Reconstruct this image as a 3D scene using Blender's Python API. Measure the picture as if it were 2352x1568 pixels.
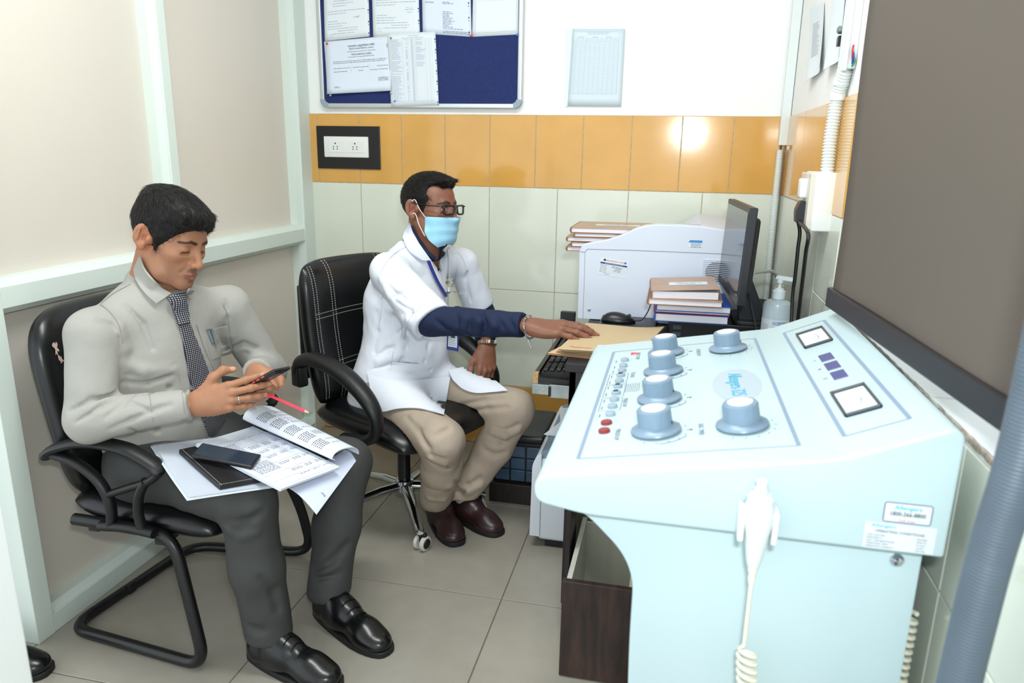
import bpy, bmesh, math, random
import numpy as np
from mathutils import Vector, Matrix
random.seed(7); np.random.seed(7)
for o in list(bpy.data.objects): bpy.data.objects.remove(o)
SC = bpy.context.scene
COL = SC.collection

# ------------------------------------------------------------------ camera
CAM = Vector((1.597, -3.124, 1.340)); FPX = 1667.0
YAW, PITCH, ROLL = math.radians(12.36), math.radians(14.59), math.radians(1.0)
cy, sy, cp, sp, cr, sr = math.cos(YAW), math.sin(YAW), math.cos(PITCH), math.sin(PITCH), math.cos(ROLL), math.sin(ROLL)
FW = Vector((-sy*cp, cy*cp, -sp)); R0 = Vector((cy, sy, 0)); U0 = R0.cross(FW)
RT = R0*cr + U0*sr; UP = U0*cr - R0*sr
cd = bpy.data.cameras.new('camera'); cam = bpy.data.objects.new('camera', cd); COL.objects.link(cam)
cam.matrix_world = Matrix(((RT.x, UP.x, -FW.x, CAM.x), (RT.y, UP.y, -FW.y, CAM.y), (RT.z, UP.z, -FW.z, CAM.z), (0, 0, 0, 1)))
cd.sensor_width = 36.0; cd.lens = FPX*36/2352; cd.clip_start = 0.02
cd.dof.use_dof = True; cd.dof.focus_distance = 2.25; cd.dof.aperture_fstop = 4.5
SC.camera = cam
def ray(px, py): return FW + RT*((px-1176)/FPX) + UP*((784-py)/FPX)
def atZ(px, py, z): d = ray(px, py); return CAM + d*((z-CAM.z)/d.z)
def atY(px, py, y): d = ray(px, py); return CAM + d*((y-CAM.y)/d.y)
def atX(px, py, x): d = ray(px, py); return CAM + d*((x-CAM.x)/d.x)

# ------------------------------------------------------------------ light
SC.view_settings.view_transform = 'Standard'; SC.view_settings.look = 'None'
SC.view_settings.exposure = 0.24; SC.view_settings.gamma = 1.0
SC.view_settings.use_curve_mapping = False
w = bpy.data.worlds.new('world'); SC.world = w; w.use_nodes = True
w.node_tree.nodes['Background'].inputs[0].default_value = (0.88, 0.96, 1.0, 1)
w.node_tree.nodes['Background'].inputs[1].default_value = 1.5
def area(name, loc, target, sx, sy_, power, color):
    l = bpy.data.lights.new(name, 'AREA'); l.shape = 'RECTANGLE'; l.size = sx; l.size_y = sy_; l.energy = power; l.color = color
    o = bpy.data.objects.new(name, l); COL.objects.link(o); o.location = loc
    o.rotation_euler = (Vector(target)-Vector(loc)).to_track_quat('-Z', 'Y').to_euler(); return o
area('camera_flash_offscreen', (1.66, -3.16, 1.52), (1.15, -1.0, 1.12), 0.10, 0.06, 13, (0.93, 1.0, 1.0))
area('ceiling_lamp_offscreen', (1.0, -1.7, 2.66), (1.0, -1.7, 0), 1.2, 0.3, 27, (0.96, 1.0, 0.985))

# ------------------------------------------------------------------ materials
def lin(c):
    r = []
    for v in c[:3]:
        v = v/255.0; r.append(v/12.92 if v <= .04045 else ((v+.055)/1.055)**2.4)
    return (r[0], r[1], r[2], 1.0)
MATS = {}
def P(name, c, rough=.5, metal=0, noise=None, bump=None, coat=0, spec=.5, c2=None, emit=None, alpha=None, trans=0, sss=0, stretch=None, ior=None):
    m = bpy.data.materials.new(name); m.use_nodes = True; nt = m.node_tree; b = nt.nodes['Principled BSDF']
    b.inputs['Base Color'].default_value = lin(c); b.inputs['Roughness'].default_value = rough; b.inputs['Metallic'].default_value = metal
    b.inputs['Coat Weight'].default_value = coat; b.inputs['Specular IOR Level'].default_value = spec
    b.inputs['Transmission Weight'].default_value = trans
    if ior: b.inputs['IOR'].default_value = ior
    if sss:
        b.inputs['Subsurface Weight'].default_value = sss; b.inputs['Subsurface Radius'].default_value = (.008, .003, .0015); b.inputs['Subsurface Scale'].default_value = 1.0
    if alpha is not None: b.inputs['Alpha'].default_value = alpha
    if emit:
        b.inputs['Emission Color'].default_value = lin(emit[0]); b.inputs['Emission Strength'].default_value = emit[1]
    tc = nt.nodes.new('ShaderNodeTexCoord'); src = tc.outputs['Object']
    if stretch:
        mp = nt.nodes.new('ShaderNodeMapping'); mp.inputs['Scale'].default_value = stretch; nt.links.new(src, mp.inputs[0]); src = mp.outputs[0]
    if noise or c2:
        sc, amt = noise or (6, .5)
        n = nt.nodes.new('ShaderNodeTexNoise'); n.inputs['Scale'].default_value = sc; n.inputs['Detail'].default_value = 6; nt.links.new(src, n.inputs['Vector'])
        mx = nt.nodes.new('ShaderNodeMix'); mx.data_type = 'RGBA'
        a = lin(c); bb = lin(c2) if c2 else tuple(x*(1-amt) for x in a[:3])+(1,)
        mx.inputs[6].default_value = a; mx.inputs[7].default_value = bb
        rp = nt.nodes.new('ShaderNodeValToRGB'); rp.color_ramp.elements[0].position = .35; rp.color_ramp.elements[1].position = .68
        nt.links.new(n.outputs['Fac'], rp.inputs[0]); nt.links.new(rp.outputs[0], mx.inputs[0]); nt.links.new(mx.outputs[2], b.inputs['Base Color'])
    if bump:
        n2 = nt.nodes.new('ShaderNodeTexNoise'); n2.inputs['Scale'].default_value = bump[0]; n2.inputs['Detail'].default_value = 4; nt.links.new(src, n2.inputs['Vector'])
        bp = nt.nodes.new('ShaderNodeBump'); bp.inputs['Strength'].default_value = bump[1]; bp.inputs['Distance'].default_value = bump[2] if len(bump) > 2 else .002
        nt.links.new(n2.outputs['Fac'], bp.inputs['Height']); nt.links.new(bp.outputs[0], b.inputs['Normal'])
    MATS[name] = m; return m

M_plaster = P('painted_plaster', (246, 246, 244), .55, noise=(3, .03), bump=(30, .15))
M_grout = P('tile_grout', (196, 184, 160), .9, noise=(60, .3))
M_groutf = P('floor_grout', (120, 112, 100), .9)
M_orange = P('orange_glazed_tile', (220, 166, 84), .12, noise=(5, .10), bump=(7, .06, .003), coat=.3)
M_cream = P('cream_glazed_tile', (222, 226, 212), .14, noise=(5, .03), bump=(7, .05, .003), coat=.3)
M_floor = P('beige_vitrified_tile', (156, 150, 139), .22, noise=(14, .07), bump=(200, .03))
M_alu = P('white_green_aluminium', (220, 231, 224), .35, noise=(4, .02), spec=.4)
M_panel = P('cream_laminate_panel', (224, 216, 205), .45, noise=(1.2, .05))
M_whitewall = P('white_paint', (236, 240, 240), .6)
M_ceil = P('ceiling_paint', (235, 236, 232), .8)

# ------------------------------------------------------------------ mesh helpers
def mesh_obj(name, me, mat, parent=None, smooth=False, local=False):
    """local=True: the mesh is given in the parent's own axes, otherwise in world axes"""
    if mat is not None and not me.materials:
        for mm in (mat if isinstance(mat, (list, tuple)) else [mat]): me.materials.append(mm)
    o = bpy.data.objects.new(name, me); COL.objects.link(o)
    if smooth:
        me.polygons.foreach_set('use_smooth', [True]*len(me.polygons))
    if parent:
        o.parent = parent
        if not local: o.matrix_parent_inverse = wmat(parent).inverted()
    return o
def wmat(o):
    m = Matrix.LocRotScale(o.location, o.rotation_euler, o.scale)
    if o.parent: m = wmat(o.parent) @ o.matrix_parent_inverse @ m
    return m
def tag(o, label, cat, group=None, kind=None):
    o['label'] = label; o['category'] = cat
    if group: o['group'] = group
    if kind: o['kind'] = kind
    return o
def struct(o): o['kind'] = 'structure'; return o
def thing(name, label, cat, loc=(0, 0, 0), rz=0, group=None):
    o = bpy.data.objects.new(name, None); COL.objects.link(o); o.empty_display_size = .05
    o.location = loc; o.rotation_euler = (0, 0, rz); return tag(o, label, cat, group)
def pyd(name, vs, fs, mat, parent=None, smooth=False, local=False):
    me = bpy.data.meshes.new(name); me.from_pydata([tuple(v) for v in vs], [], [tuple(f) for f in fs]); me.update()
    return mesh_obj(name, me, mat, parent, smooth, local)
def bm_me(bm, name):
    me = bpy.data.meshes.new(name); bm.normal_update(); bm.to_mesh(me); bm.free(); return me
def bm_bevel(bm, w, seg=2, ang=None):
    if w <= 0: return
    es = [e for e in bm.edges if ang is None or (len(e.link_faces) == 2 and e.calc_face_angle(0) > ang)]
    bmesh.ops.bevel(bm, geom=es, offset=w, segments=seg, profile=.5, affect='EDGES', clamp_overlap=True)
def boxbm(x0, x1, y0, y1, z0, z1, bev=0, seg=2):
    bm = bmesh.new(); bmesh.ops.create_cube(bm, size=1)
    for v in bm.verts: v.co = Vector(((x0+x1)/2+v.co.x*(x1-x0), (y0+y1)/2+v.co.y*(y1-y0), (z0+z1)/2+v.co.z*(z1-z0)))
    bm_bevel(bm, bev, seg); return bm
def box(name, x0, x1, y0, y1, z0, z1, mat, parent=None, bev=0, seg=2, local=False, xf=None):
    bm = boxbm(x0, x1, y0, y1, z0, z1, bev, seg)
    if xf is not None: bm.transform(xf)
    return mesh_obj(name, bm_me(bm, name), mat, parent, seg > 2, local)
def prism(name, pts, axis, a0, a1, mat, parent=None, bev=0, seg=2, smooth=False, local=False, xf=None, ang=.4):
    """extrude a closed 2-D outline along an axis; the outline is (y,z), (x,z) or (x,y)"""
    bm = bmesh.new()
    def mk(p, a): return {'x': (a, p[0], p[1]), 'y': (p[0], a, p[1]), 'z': (p[0], p[1], a)}[axis]
    A = [bm.verts.new(mk(p, a0)) for p in pts]; B = [bm.verts.new(mk(p, a1)) for p in pts]
    n = len(pts)
    bm.faces.new(A); bm.faces.new(B[::-1])
    for i in range(n): bm.faces.new((A[i], B[i], B[(i+1) % n], A[(i+1) % n]))
    bmesh.ops.recalc_face_normals(bm, faces=bm.faces)
    if bev: bm_bevel(bm, bev, seg, ang)
    if xf is not None: bm.transform(xf)
    return mesh_obj(name, bm_me(bm, name), mat, parent, smooth, local)
def smooth_by_angle(o, a=.6):
    me = o.data; me.polygons.foreach_set('use_smooth', [True]*len(me.polygons))
    try: me.set_sharp_from_angle(angle=a)
    except Exception: pass
    return o
def catmull(pts, n=8, closed=False):
    P_ = [np.array(p, float) for p in pts]; out = []; m = len(P_)
    rng = range(m) if closed else range(m-1)
    for i in rng:
        p0 = P_[(i-1) % m] if (closed or i > 0) else 2*P_[0]-P_[1]
        p1 = P_[i]; p2 = P_[(i+1) % m]
        p3 = P_[(i+2) % m] if (closed or i+2 < m) else 2*P_[-1]-P_[-2]
        for k in range(n):
            t = k/n; out.append(.5*((2*p1)+(-p0+p2)*t+(2*p0-5*p1+4*p2-p3)*t*t+(-p0+3*p1-3*p2+p3)*t**3))
    if not closed: out.append(P_[-1])
    return out
def fillet(pts, r, n=6):
    """polyline with rounded corners"""
    P_ = [Vector(p) for p in pts]; out = [P_[0]]
    rr = r if isinstance(r, (list, tuple)) else [r]*len(P_)
    for i in range(1, len(P_)-1):
        a = (P_[i-1]-P_[i]); b = (P_[i+1]-P_[i]); d = min(rr[i], a.length*.49, b.length*.49)
        s = P_[i]+a.normalized()*d; e = P_[i]+b.normalized()*d
        for k in range(n+1):
            t = k/n; out.append(s*(1-t)**2+P_[i]*2*t*(1-t)+e*t*t)
    out.append(P_[-1]); return out
def tube_geo(path, rad, sides=10, closed=False, cap=True, sect=None):
    """sweep a round (or given 2-D) section along a path with a turning-free frame"""
    pts = [Vector(p) for p in path]; n = len(pts)
    T = []
    for i in range(n):
        if closed: t = pts[(i+1) % n]-pts[i-1]
        else: t = pts[min(i+1, n-1)]-pts[max(i-1, 0)]
        T.append(t.normalized() if t.length > 1e-9 else Vector((0, 0, 1)))
    up = Vector((0, 0, 1)) if abs(T[0].z) < .95 else Vector((0, 1, 0))
    N = (up-T[0]*up.dot(T[0])).normalized(); vs = []; fs = []
    if sect is None: sect = [(math.cos(2*math.pi*k/sides), math.sin(2*math.pi*k/sides)) for k in range(sides)]
    s = len(sect)
    for i in range(n):
        N = (N-T[i]*N.dot(T[i])).normalized(); B = T[i].cross(N)
        r = rad[i] if isinstance(rad, (list, np.ndarray)) else rad
        rx, ry = r if isinstance(r, (tuple, list)) else (r, r)
        for (u, v) in sect: vs.append(pts[i]+B*u*rx+N*v*ry)
    m = n if closed else n-1
    for i in range(m):
        for k in range(s):
            a = i*s+k; b = i*s+(k+1) % s; c = ((i+1) % n)*s+(k+1) % s; d = ((i+1) % n)*s+k
            fs.append((a, b, c, d))
    if cap and not closed:
        fs.append(tuple(range(s))[::-1]); fs.append(tuple(range((n-1)*s, n*s)))
    return vs, fs
def tube(name, path, rad, mat, parent=None, sides=10, closed=False, local=False, sect=None):
    vs, fs = tube_geo(path, rad, sides, closed, True, sect)
    return smooth_by_angle(pyd(name, vs, fs, mat, parent, True, local), .8)
def lathe(name, prof, mat, parent=None, seg=28, xf=None, local=False, ang=.5):
    """prof: list of (radius, height) about z"""
    vs = []; fs = []
    for (r, z) in prof:
        for k in range(seg): a = 2*math.pi*k/seg; vs.append(Vector((r*math.cos(a), r*math.sin(a), z)))
    for i in range(len(prof)-1):
        for k in range(seg): fs.append((i*seg+k, i*seg+(k+1) % seg, (i+1)*seg+(k+1) % seg, (i+1)*seg+k))
    fs.append(tuple(range(seg))[::-1]); fs.append(tuple(range((len(prof)-1)*seg, len(prof)*seg)))
    if xf is not None: vs = [xf @ v for v in vs]
    return smooth_by_angle(pyd(name, vs, fs, mat, parent, True, local), ang)
def frame(o, x, y, z):
    """4x4 from an origin and three axes"""
    o, x, y, z = Vector(o), Vector(x).normalized(), Vector(y).normalized(), Vector(z).normalized()
    return Matrix(((x.x, y.x, z.x, o.x), (x.y, y.y, z.y, o.y), (x.z, y.z, z.z, o.z), (0, 0, 0, 1)))
def frame_xz(o, x, zhint):
    x = Vector(x).normalized(); zz = Vector(zhint); y = zz.cross(x).normalized(); return frame(o, x, y, x.cross(y))
class Print:
    """flat print (lettering and lines) collected in a sheet's own x/y plane"""
    def __init__(s): s.v = []; s.f = []
    def rect(s, x0, y0, x1, y1):
        i = len(s.v); s.v += [(x0, y0), (x1, y0), (x1, y1), (x0, y1)]; s.f.append((i, i+1, i+2, i+3))
    def line(s, x0, y0, x1, y1, w):
        d = math.hypot(x1-x0, y1-y0) or 1; nx, ny = -(y1-y0)/d*w/2, (x1-x0)/d*w/2
        i = len(s.v); s.v += [(x0+nx, y0+ny), (x0-nx, y0-ny), (x1-nx, y1-ny), (x1+nx, y1+ny)]; s.f.append((i, i+1, i+2, i+3))
    def frame(s, x0, y0, x1, y1, w):
        s.line(x0, y0, x1, y0, w); s.line(x0, y1, x1, y1, w); s.line(x0, y0, x0, y1, w); s.line(x1, y0, x1, y1, w)
    def poly(s, pts): i = len(s.v); s.v += list(pts); s.f.append(tuple(range(i, i+len(pts))))
    def disc(s, x, y, r, n=16, ry=None): s.poly([(x+r*math.cos(2*math.pi*k/n), y+(ry or r)*math.sin(2*math.pi*k/n)) for k in range(n)])
    def ring(s, x, y, r, w, n=20, a0=0, a1=2*math.pi):
        for k in range(n):
            a = a0+(a1-a0)*k/n; b = a0+(a1-a0)*(k+1)/n
            s.poly([(x+r*math.cos(a), y+r*math.sin(a)), (x+(r+w)*math.cos(a), y+(r+w)*math.sin(a)), (x+(r+w)*math.cos(b), y+(r+w)*math.sin(b)), (x+r*math.cos(b), y+r*math.sin(b))])
    def words(s, x0, x1, y, h, rnd, wmin=1.2, wmax=4.5, gap=.7):
        """a row of unreadably small words"""
        x = x0
        while x < x1:
            w_ = min(h*rnd.uniform(wmin, wmax), x1-x)
            if w_ < h*.5: break
            s.rect(x, y-h*.22, x+w_, y+h*.22); x += w_+h*gap
    def text(s, body, x, y, h, align='CENTER', rot=0, sx=1.0, shear=0, bold=0):
        c = bpy.data.curves.new('t', 'FONT'); c.body = body; c.size = h*1.38; c.align_x = align; c.align_y = 'CENTER'; c.resolution_u = 2; c.shear = shear; c.offset = bold*h*2.4
        o = bpy.data.objects.new('t', c); COL.objects.link(o)
        me = bpy.data.meshes.new_from_object(o); bpy.data.objects.remove(o); bpy.data.curves.remove(c)
        i = len(s.v); ca, sa = math.cos(rot), math.sin(rot)
        for v in me.vertices: a, b = v.co.x*sx, v.co.y; s.v.append((x+a*ca-b*sa, y+a*sa+b*ca))
        for p in me.polygons: s.f.append(tuple(i+k for k in p.vertices))
        bpy.data.meshes.remove(me); return s
    def scribble(s, x0, x1, y, h, rnd, w):
        x = x0; px, py_ = x, y
        while x < x1:
            x += h*rnd.uniform(.25, .6); q = y+h*rnd.uniform(-.5, .5); s.line(px, py_, x, q, w); px, py_ = x, q
    def build(s, name, mat, parent, xf, lift=.0006, bend=None):
        """bend(x,y)->(x,y,z) puts the print on a curved sheet"""
        vs = [(bend(x, y) if bend else Vector((x, y, lift))) for x, y in s.v]
        vs = [xf @ Vector(v) for v in vs]
        return pyd(name, vs, s.f, mat, parent)

# ------------------------------------------------------------------ the room
ZT = 1.494                                     # top of the tiled dado
TG = .0016                                     # half a joint
floor = struct(box('floor', -1.6, 2.35, -4.4, .12, -.06, -.004, M_groutf))
XL, XR = -.075, 2.008
fxs = [-1.6, -1.244, -.644, -.044, .556, 1.156, 1.756, 2.0085]; fys = [-4.4, -4.197, -3.597, -2.997, -2.397, -1.797, -1.197, -.597, 0]
def tile(name, x0, x1, y0, y1, z0, z1, mat, parent): return box(name, x0, x1, y0, y1, z0, z1, mat, parent, bev=.0012, seg=1)
for i in range(len(fxs)-1):
    for j in range(len(fys)-1):
        tile('floor_tile', fxs[i]+TG, fxs[i+1]-TG, fys[j]+TG, fys[j+1]-TG, -.006, 0, M_floor, floor)
wall_back = struct(box('wall_back', -1.6, 2.35, .006, .12, 0, 2.7, M_plaster))
box('grout_bed', -.09, 2.009, .002, .007, 0, ZT, M_grout, wall_back)
def bt(name, xs, z0, z1, mat):
    for a, b in zip(xs[:-1], xs[1:]):
        if b-a > .01: tile(name, max(a+TG, -.08), min(b-TG, XR), -.0, .007, z0+TG, z1-TG, mat, wall_back)
ox = [-.08]+[.2*k for k in range(0, 10)]+[2.0]; cx = [-.08]+[.2+.3*k for k in range(-0, 7)]
bt('orange_tile', ox, ZT-.3, ZT, M_orange); bt('cream_tile', cx, ZT-.75, ZT-.3, M_cream); bt('cream_tile', cx, ZT-1.2, ZT-.75, M_cream); bt('orange_tile', ox, 0, ZT-1.2, M_orange)
# right wall: solid next to the corner, a window opening with a tiled sill behind the blind
ZS = .982; YW = -1.16
wall_right = struct(box('wall_right', XR, 2.35, YW, .006, 0, 2.7, M_plaster))
box('wall_below_sill', XR, 2.35, -4.4, YW, 0, ZS-.012, M_plaster, wall_right)
box('wall_beyond_window', XR, 2.35, -4.4, -3.3, ZS, 2.7, M_plaster, wall_right)
box('lintel', XR, 2.35, -3.3, YW, 2.25, 2.7, M_plaster, wall_right)
def rtile(name, y0, y1, z0, z1, mat): tile(name, XR-.006, XR+.001, y0+TG, y1-TG, z0+TG, z1-TG, mat, wall_right)
ry = [-.002, -.42, -.78, YW]
for b, a in zip(ry[:-1], ry[1:]): rtile('orange_tile', a, b, ZT-.3, ZT, M_orange)
ry = [-.002, -.3, -.6, -.9, -1.2, -1.5, -1.8, -2.1, -2.4, -2.7, -3.0]
for b, a in zip(ry[:-1], ry[1:]):
    rtile('cream_tile', a, b, ZT-.75 if a < -1.19 else ZT-.75, (ZT-.3) if a > -1.21 and b > -1.1 and a >= YW-.05 else ZS-.014, M_cream) if a >= -.91 else rtile('cream_tile', a, b, ZT-.75, ZS-.014, M_cream)
    rtile('cream_tile', a, b, ZT-1.2, ZT-.75, M_cream); rtile('orange_tile', a, b, 0, ZT-1.2, M_orange)
rtile('cream_tile', YW, -.9, ZS-.014, ZT-.3, M_cream)
M_sill = P('white_sill_tile', (236, 240, 238), .2, noise=(6, .03)); M_mortar = P('crumbled_mortar', (176, 158, 140), .95, noise=(80, .5), bump=(120, .8, .004))
sill = struct(box('trim_1', XR-.004, 2.36, -1.93, YW+.002, ZS-.014, ZS, M_sill))
struct(box('trim_2', XR-.004, 2.36, -2.7, -1.934, ZS-.014, ZS, M_sill)); struct(box('trim_3', XR-.004, 2.36, -3.3, -2.704, ZS-.014, ZS, M_sill))
rnd = random.Random(3); vs = []; fs = []; n = 150                       # rough mortar line under the sill's front edge
for i in range(n+1):
    y = YW-.002-(i/n)*2.0; a = rnd.uniform(.0005, .002)+(.003*rnd.random() if rnd.random() < .12 else 0); b = ZS-.008-rnd.uniform(0, .003)
    vs += [(XR-.003, y, ZS+.0005+rnd.uniform(0, .0015)), (XR-.004-a, y, ZS-.003-rnd.uniform(0, .003)), (XR-.004-a*.8, y, b), (XR+.002, y, b-.002)]
for i in range(n):
    for k in range(3): fs.append((i*4+k, i*4+k+1, i*4+5+k, i*4+4+k))
pyd('broken_mortar_edge', vs, fs, M_mortar, wall_right)
M_frame = P('window_frame_paint', (210, 212, 208), .4); M_glass = P('window_glass', (225, 235, 240), .05, spec=.5, alpha=.12)
win = struct(box('window_1', 2.31, 2.33, -3.3, YW, ZS, 2.25, M_glass))
for y in (-3.3, -2.6, -1.9, YW-.04): box('window_frame', 2.29, 2.312, y, y+.04, ZS, 2.25, M_frame, win)
for z in (ZS, 2.21): box('window_frame', 2.289, 2.313, -3.3, YW, z, z+.04, M_frame, win)
ceiling = struct(box('ceiling', -1.6, 2.35, -4.4, .12, 2.7, 2.78, M_ceil))
# left partition: aluminium frame with laminate panels
wall_left = struct(box('wall_left', -.115, -.095, -1.70, .004, .02, 2.7, M_panel))
XF = -.038
def rail(y0, y1, z0, z1, lip_lo, lip_hi):
    box('frame_rail', -.11, XF, y0, y1, z0, z1, M_alu, wall_left, bev=.002)
    if lip_hi: prism('glazing_bead', [(-.096, z1-.001), (XF-.006, z1-.001), (XF-.022, z1+.018), (-.096, z1+.018)], 'y', y0, y1, M_alu, wall_left)
    if lip_lo: prism('glazing_bead', [(-.096, z0+.001), (XF-.006, z0+.001), (XF-.022, z0-.016), (-.096, z0-.016)], 'y', y0, y1, M_alu, wall_left)
def post(y0, y1, beadl, beadr):
    box('frame_post', -.112, XF+.002, y0, y1, 0, 2.7, M_alu, wall_left, bev=.002)
    if beadr: prism('glazing_bead', [(-.096, y0+.001), (XF-.006, y0+.001), (XF-.022, y0-.018), (-.096, y0-.018)], 'z', .11, 2.7, M_alu, wall_left)
    if beadl: prism('glazing_bead', [(-.096, y1-.001), (XF-.006, y1-.001), (XF-.022, y1+.018), (-.096, y1+.018)], 'z', .11, 2.7, M_alu, wall_left)
post(-1.714, -1.657, True, False); post(-.095, .003, False, True); post(-.968, -.926, True, True)
for (y0, y1) in ((-1.657, -.968), (-.926, -.095)):
    rail(y0, y1, .936, .992, True, True); rail(y0, y1, 0, .058, False, True); rail(y0, y1, 2.62, 2.7, True, False)
# white door post beside the photographer
struct(box('door_1', .63, .690, -2.43, -2.36, 0, 2.7, M_whitewall, bev=.004))


# ================================================================== X-ray control console
M_conw = P('console_white_enamel', (186, 207, 212), .36, noise=(4, .015), spec=.5)
M_grey = P('console_grey_plastic', (122, 144, 164), .33, spec=.5); M_greyline = P('console_grey_line', (134, 152, 176), .5)
M_cap = P('knob_cap_white', (214, 218, 220), .4); M_black = P('black_plastic', (16, 17, 19), .35); M_ink = P('print_black', (48, 54, 78), .7)
M_inkg = P('print_grey', (82, 96, 120), .7); M_cyan = P('print_cyan', (40, 180, 220), .6); M_redp = P('print_red', (214, 90, 100), .7); M_disc = P('badge_grey', (176, 190, 200), .5)
M_navyp = P('display_navy', (58, 62, 128), .3); M_redl = P('indicator_red', (140, 44, 52), .3); M_clear = P('button_clear', (150, 168, 182), .15); M_chrome = P('chrome', (200, 205, 210), .12, 1)
M_meter = P('meter_face', (232, 240, 238), .4); M_dark = P('meter_bezel', (52, 62, 70), .4); M_white = P('white_plastic', (232, 234, 232), .4); M_yel = P('yellow_print', (230, 190, 60), .6)
YN, YFAR = -2.167, -1.400
console = thing('control_console', 'white X-ray control console with grey knobs and sloping top beside the blind', 'control console', (1.75, -1.77, 0))
def fil2(pts, r, n=6): return [(p.x, p.y) for p in fillet([(a, b, 0) for a, b in pts]+[(pts[0][0], pts[0][1], 0)], r, n)][:-1]
z0 = .833
def rounded(pts, rs, n=7):
    m = len(pts); out = []
    for i in range(m):
        p = Vector((*pts[i], 0)); a = Vector((*pts[i-1], 0))-p; b = Vector((*pts[(i+1) % m], 0))-p; r = rs[i]
        if r <= 0: out.append((p.x, p.y)); continue
        d = min(r, a.length*.49, b.length*.49); s_ = p+a.normalized()*d; e_ = p+b.normalized()*d
        for k in range(n+1): t = k/n; q = s_*(1-t)**2+p*2*t*(1-t)+e_*t*t; out.append((q.x, q.y))
    return out
# side outline: rounded front lip, gently sloping key panel, steeper meter panel, short flat back
PA, PB = (1.43, .886, .177), (1.83, .957, .43)
outl = rounded([(1.500, z0), (1.424, .845), (1.424, .885), (1.83, .957), (1.962, 1.0138), (1.974, 1.004), (1.974, z0)], [.02, .04, .02, .02, .02, .008, .006])
head = prism('head', outl, 'y', YN, YFAR, M_conw, console, bev=.012, seg=4, ang=.9); smooth_by_angle(head, .5)
stand = rounded([(1.455, z0+.01), (1.957, z0+.01), (1.957, 0), (1.60, 0), (1.574, .60), (1.574, .75), (1.50, .822)], [0, 0, 0, .02, .15, .09, .05], 9)
st = prism('stand', stand, 'y', YN+.022, YFAR-.05, M_conw, console, bev=.004, seg=2); smooth_by_angle(st, .4)
lathe('screw_head', [(0, 0), (.009, 0), (.009, .004), (.006, .008), (0, .009)], M_chrome, console, 16, Matrix.Translation((1.925, YN+.022, .812)) @ Matrix.Rotation(math.pi/2, 4, 'X'))

def panel_frame(pl, x, y): return frame((x, y, pl[1]+pl[2]*(x-pl[0])), (0, -1, 0), (1, 0, pl[2]), (-pl[2], 0, 1))
FA = panel_frame(PA, 1.60, -1.80); FB = panel_frame(PB, 1.89, -1.80)
# print on the key panel; u runs towards the room door (-y), v up the slope
def uA(x, y): return (-(y+1.80), (x-1.60)*math.hypot(1, PA[2]))
def uB(x, y): return (-(y+1.80), (x-1.89)*math.hypot(1, PB[2]))
pr = Print(); a = uA(1.480, -1.482); b = uA(1.789, -2.111)
pr.line(a[0], a[1], b[0], a[1], .006); pr.line(a[0], b[1], b[0], b[1], .006); pr.line(a[0], a[1], a[0], b[1], .0022); pr.line(b[0], a[1], b[0], b[1], .0022)
pr.build('panel_border', M_greyline, console, FA)
pr = Print(); a = uB(1.849, -1.476); b = uB(1.928, -2.099)
pr.line(a[0], a[1], b[0], a[1], .006); pr.line(a[0], b[1], b[0], b[1], .006); pr.line(a[0], a[1], a[0], b[1], .0022); pr.line(b[0], a[1], b[0], b[1], .0022)
pr.build('panel_border', M_greyline, console, FB)
pr = Print(); c = uA(1.728, -1.805); pr.disc(c[0], c[1], .098, 40, .043); pr.build('badge_disc', M_disc, console, FA, .0004)
pr = Print(); pr.text('Allengers-325', c[0], c[1]-.001, .025, sx=.70, bold=.004); pr.build('badge_lettering', M_cyan, console, FA, .0009)
KN = [(1.599, -1.541), (1.596, -1.686), (1.593, -1.86), (1.592, -2.02), (1.728, -1.556), (1.721, -2.022)]
for (x, y), nm in zip(KN, ['VOLT COMP', 'TECHNIC', 'MAJOR KVP', 'MINOR KVP', 'FLUORO KVP', 'RAD. TIMER']):
    pk = Print(); pg = Print(); u, v = uA(x, y); pg.text(nm, u, v-.062, .0085, sx=.8)
    for k in range(11):
        t = math.radians(-20+k*22); pk.disc(u+.049*math.cos(t), v+.049*math.sin(t), .0014, 6)
    if nm not in ('RAD. TIMER', 'FLUORO KVP'): pk.poly([(u-.003, v+.056), (u+.003, v+.056), (u, v+.049)]); pq_ = Print(); pq_.ring(u, v, .052, .0014, 10, .1, 1.1); pq_.build('dial_arc', M_inkg, console, FA)
    pk.build('scale_marks', M_ink, console, FA)['kind'] = 'stuff'; pg.build('knob_lettering', M_inkg, console, FA)
pg = Print()
for i in range(8): pg.words(uA(1.54, -1.745)[0], uA(1.54, -1.80)[0], uA(1.528+.0035*i, 0)[1], .0022, rnd)
BY = [-1.572, -1.617, -1.653, -1.688, -1.727, -1.764, -1.805, -1.844, -1.883, -1.924]
for i, y in enumerate(BY): u, v = uA(1.493, y); pg.words(u-.008, u+.008, v, .004, rnd)
for ya, yb in ((-1.67, -1.742), (-1.748, -1.822), (-1.83, -1.9)): a = uA(1.488, ya); b = uA(1.526, yb); pg.frame(a[0], a[1], b[0], b[1], .0009)
pg.build('lamp_lettering', M_inkg, console, FA)['kind'] = 'stuff'
t_ = uA(1.527, -1.514); pr = Print(); pr.poly([(t_[0]-.012, t_[1]-.006), (t_[0]+.012, t_[1]-.006), (t_[0], t_[1]+.018)]); pr.build('warning_triangle', M_redp, console, FA)
pr = Print(); u, v = uA(1.56, -1.765); pr.rect(u-.001, v-.004, u+.0015, v+.004); pr.build('yellow_mark', M_yel, console, FA)
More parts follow.
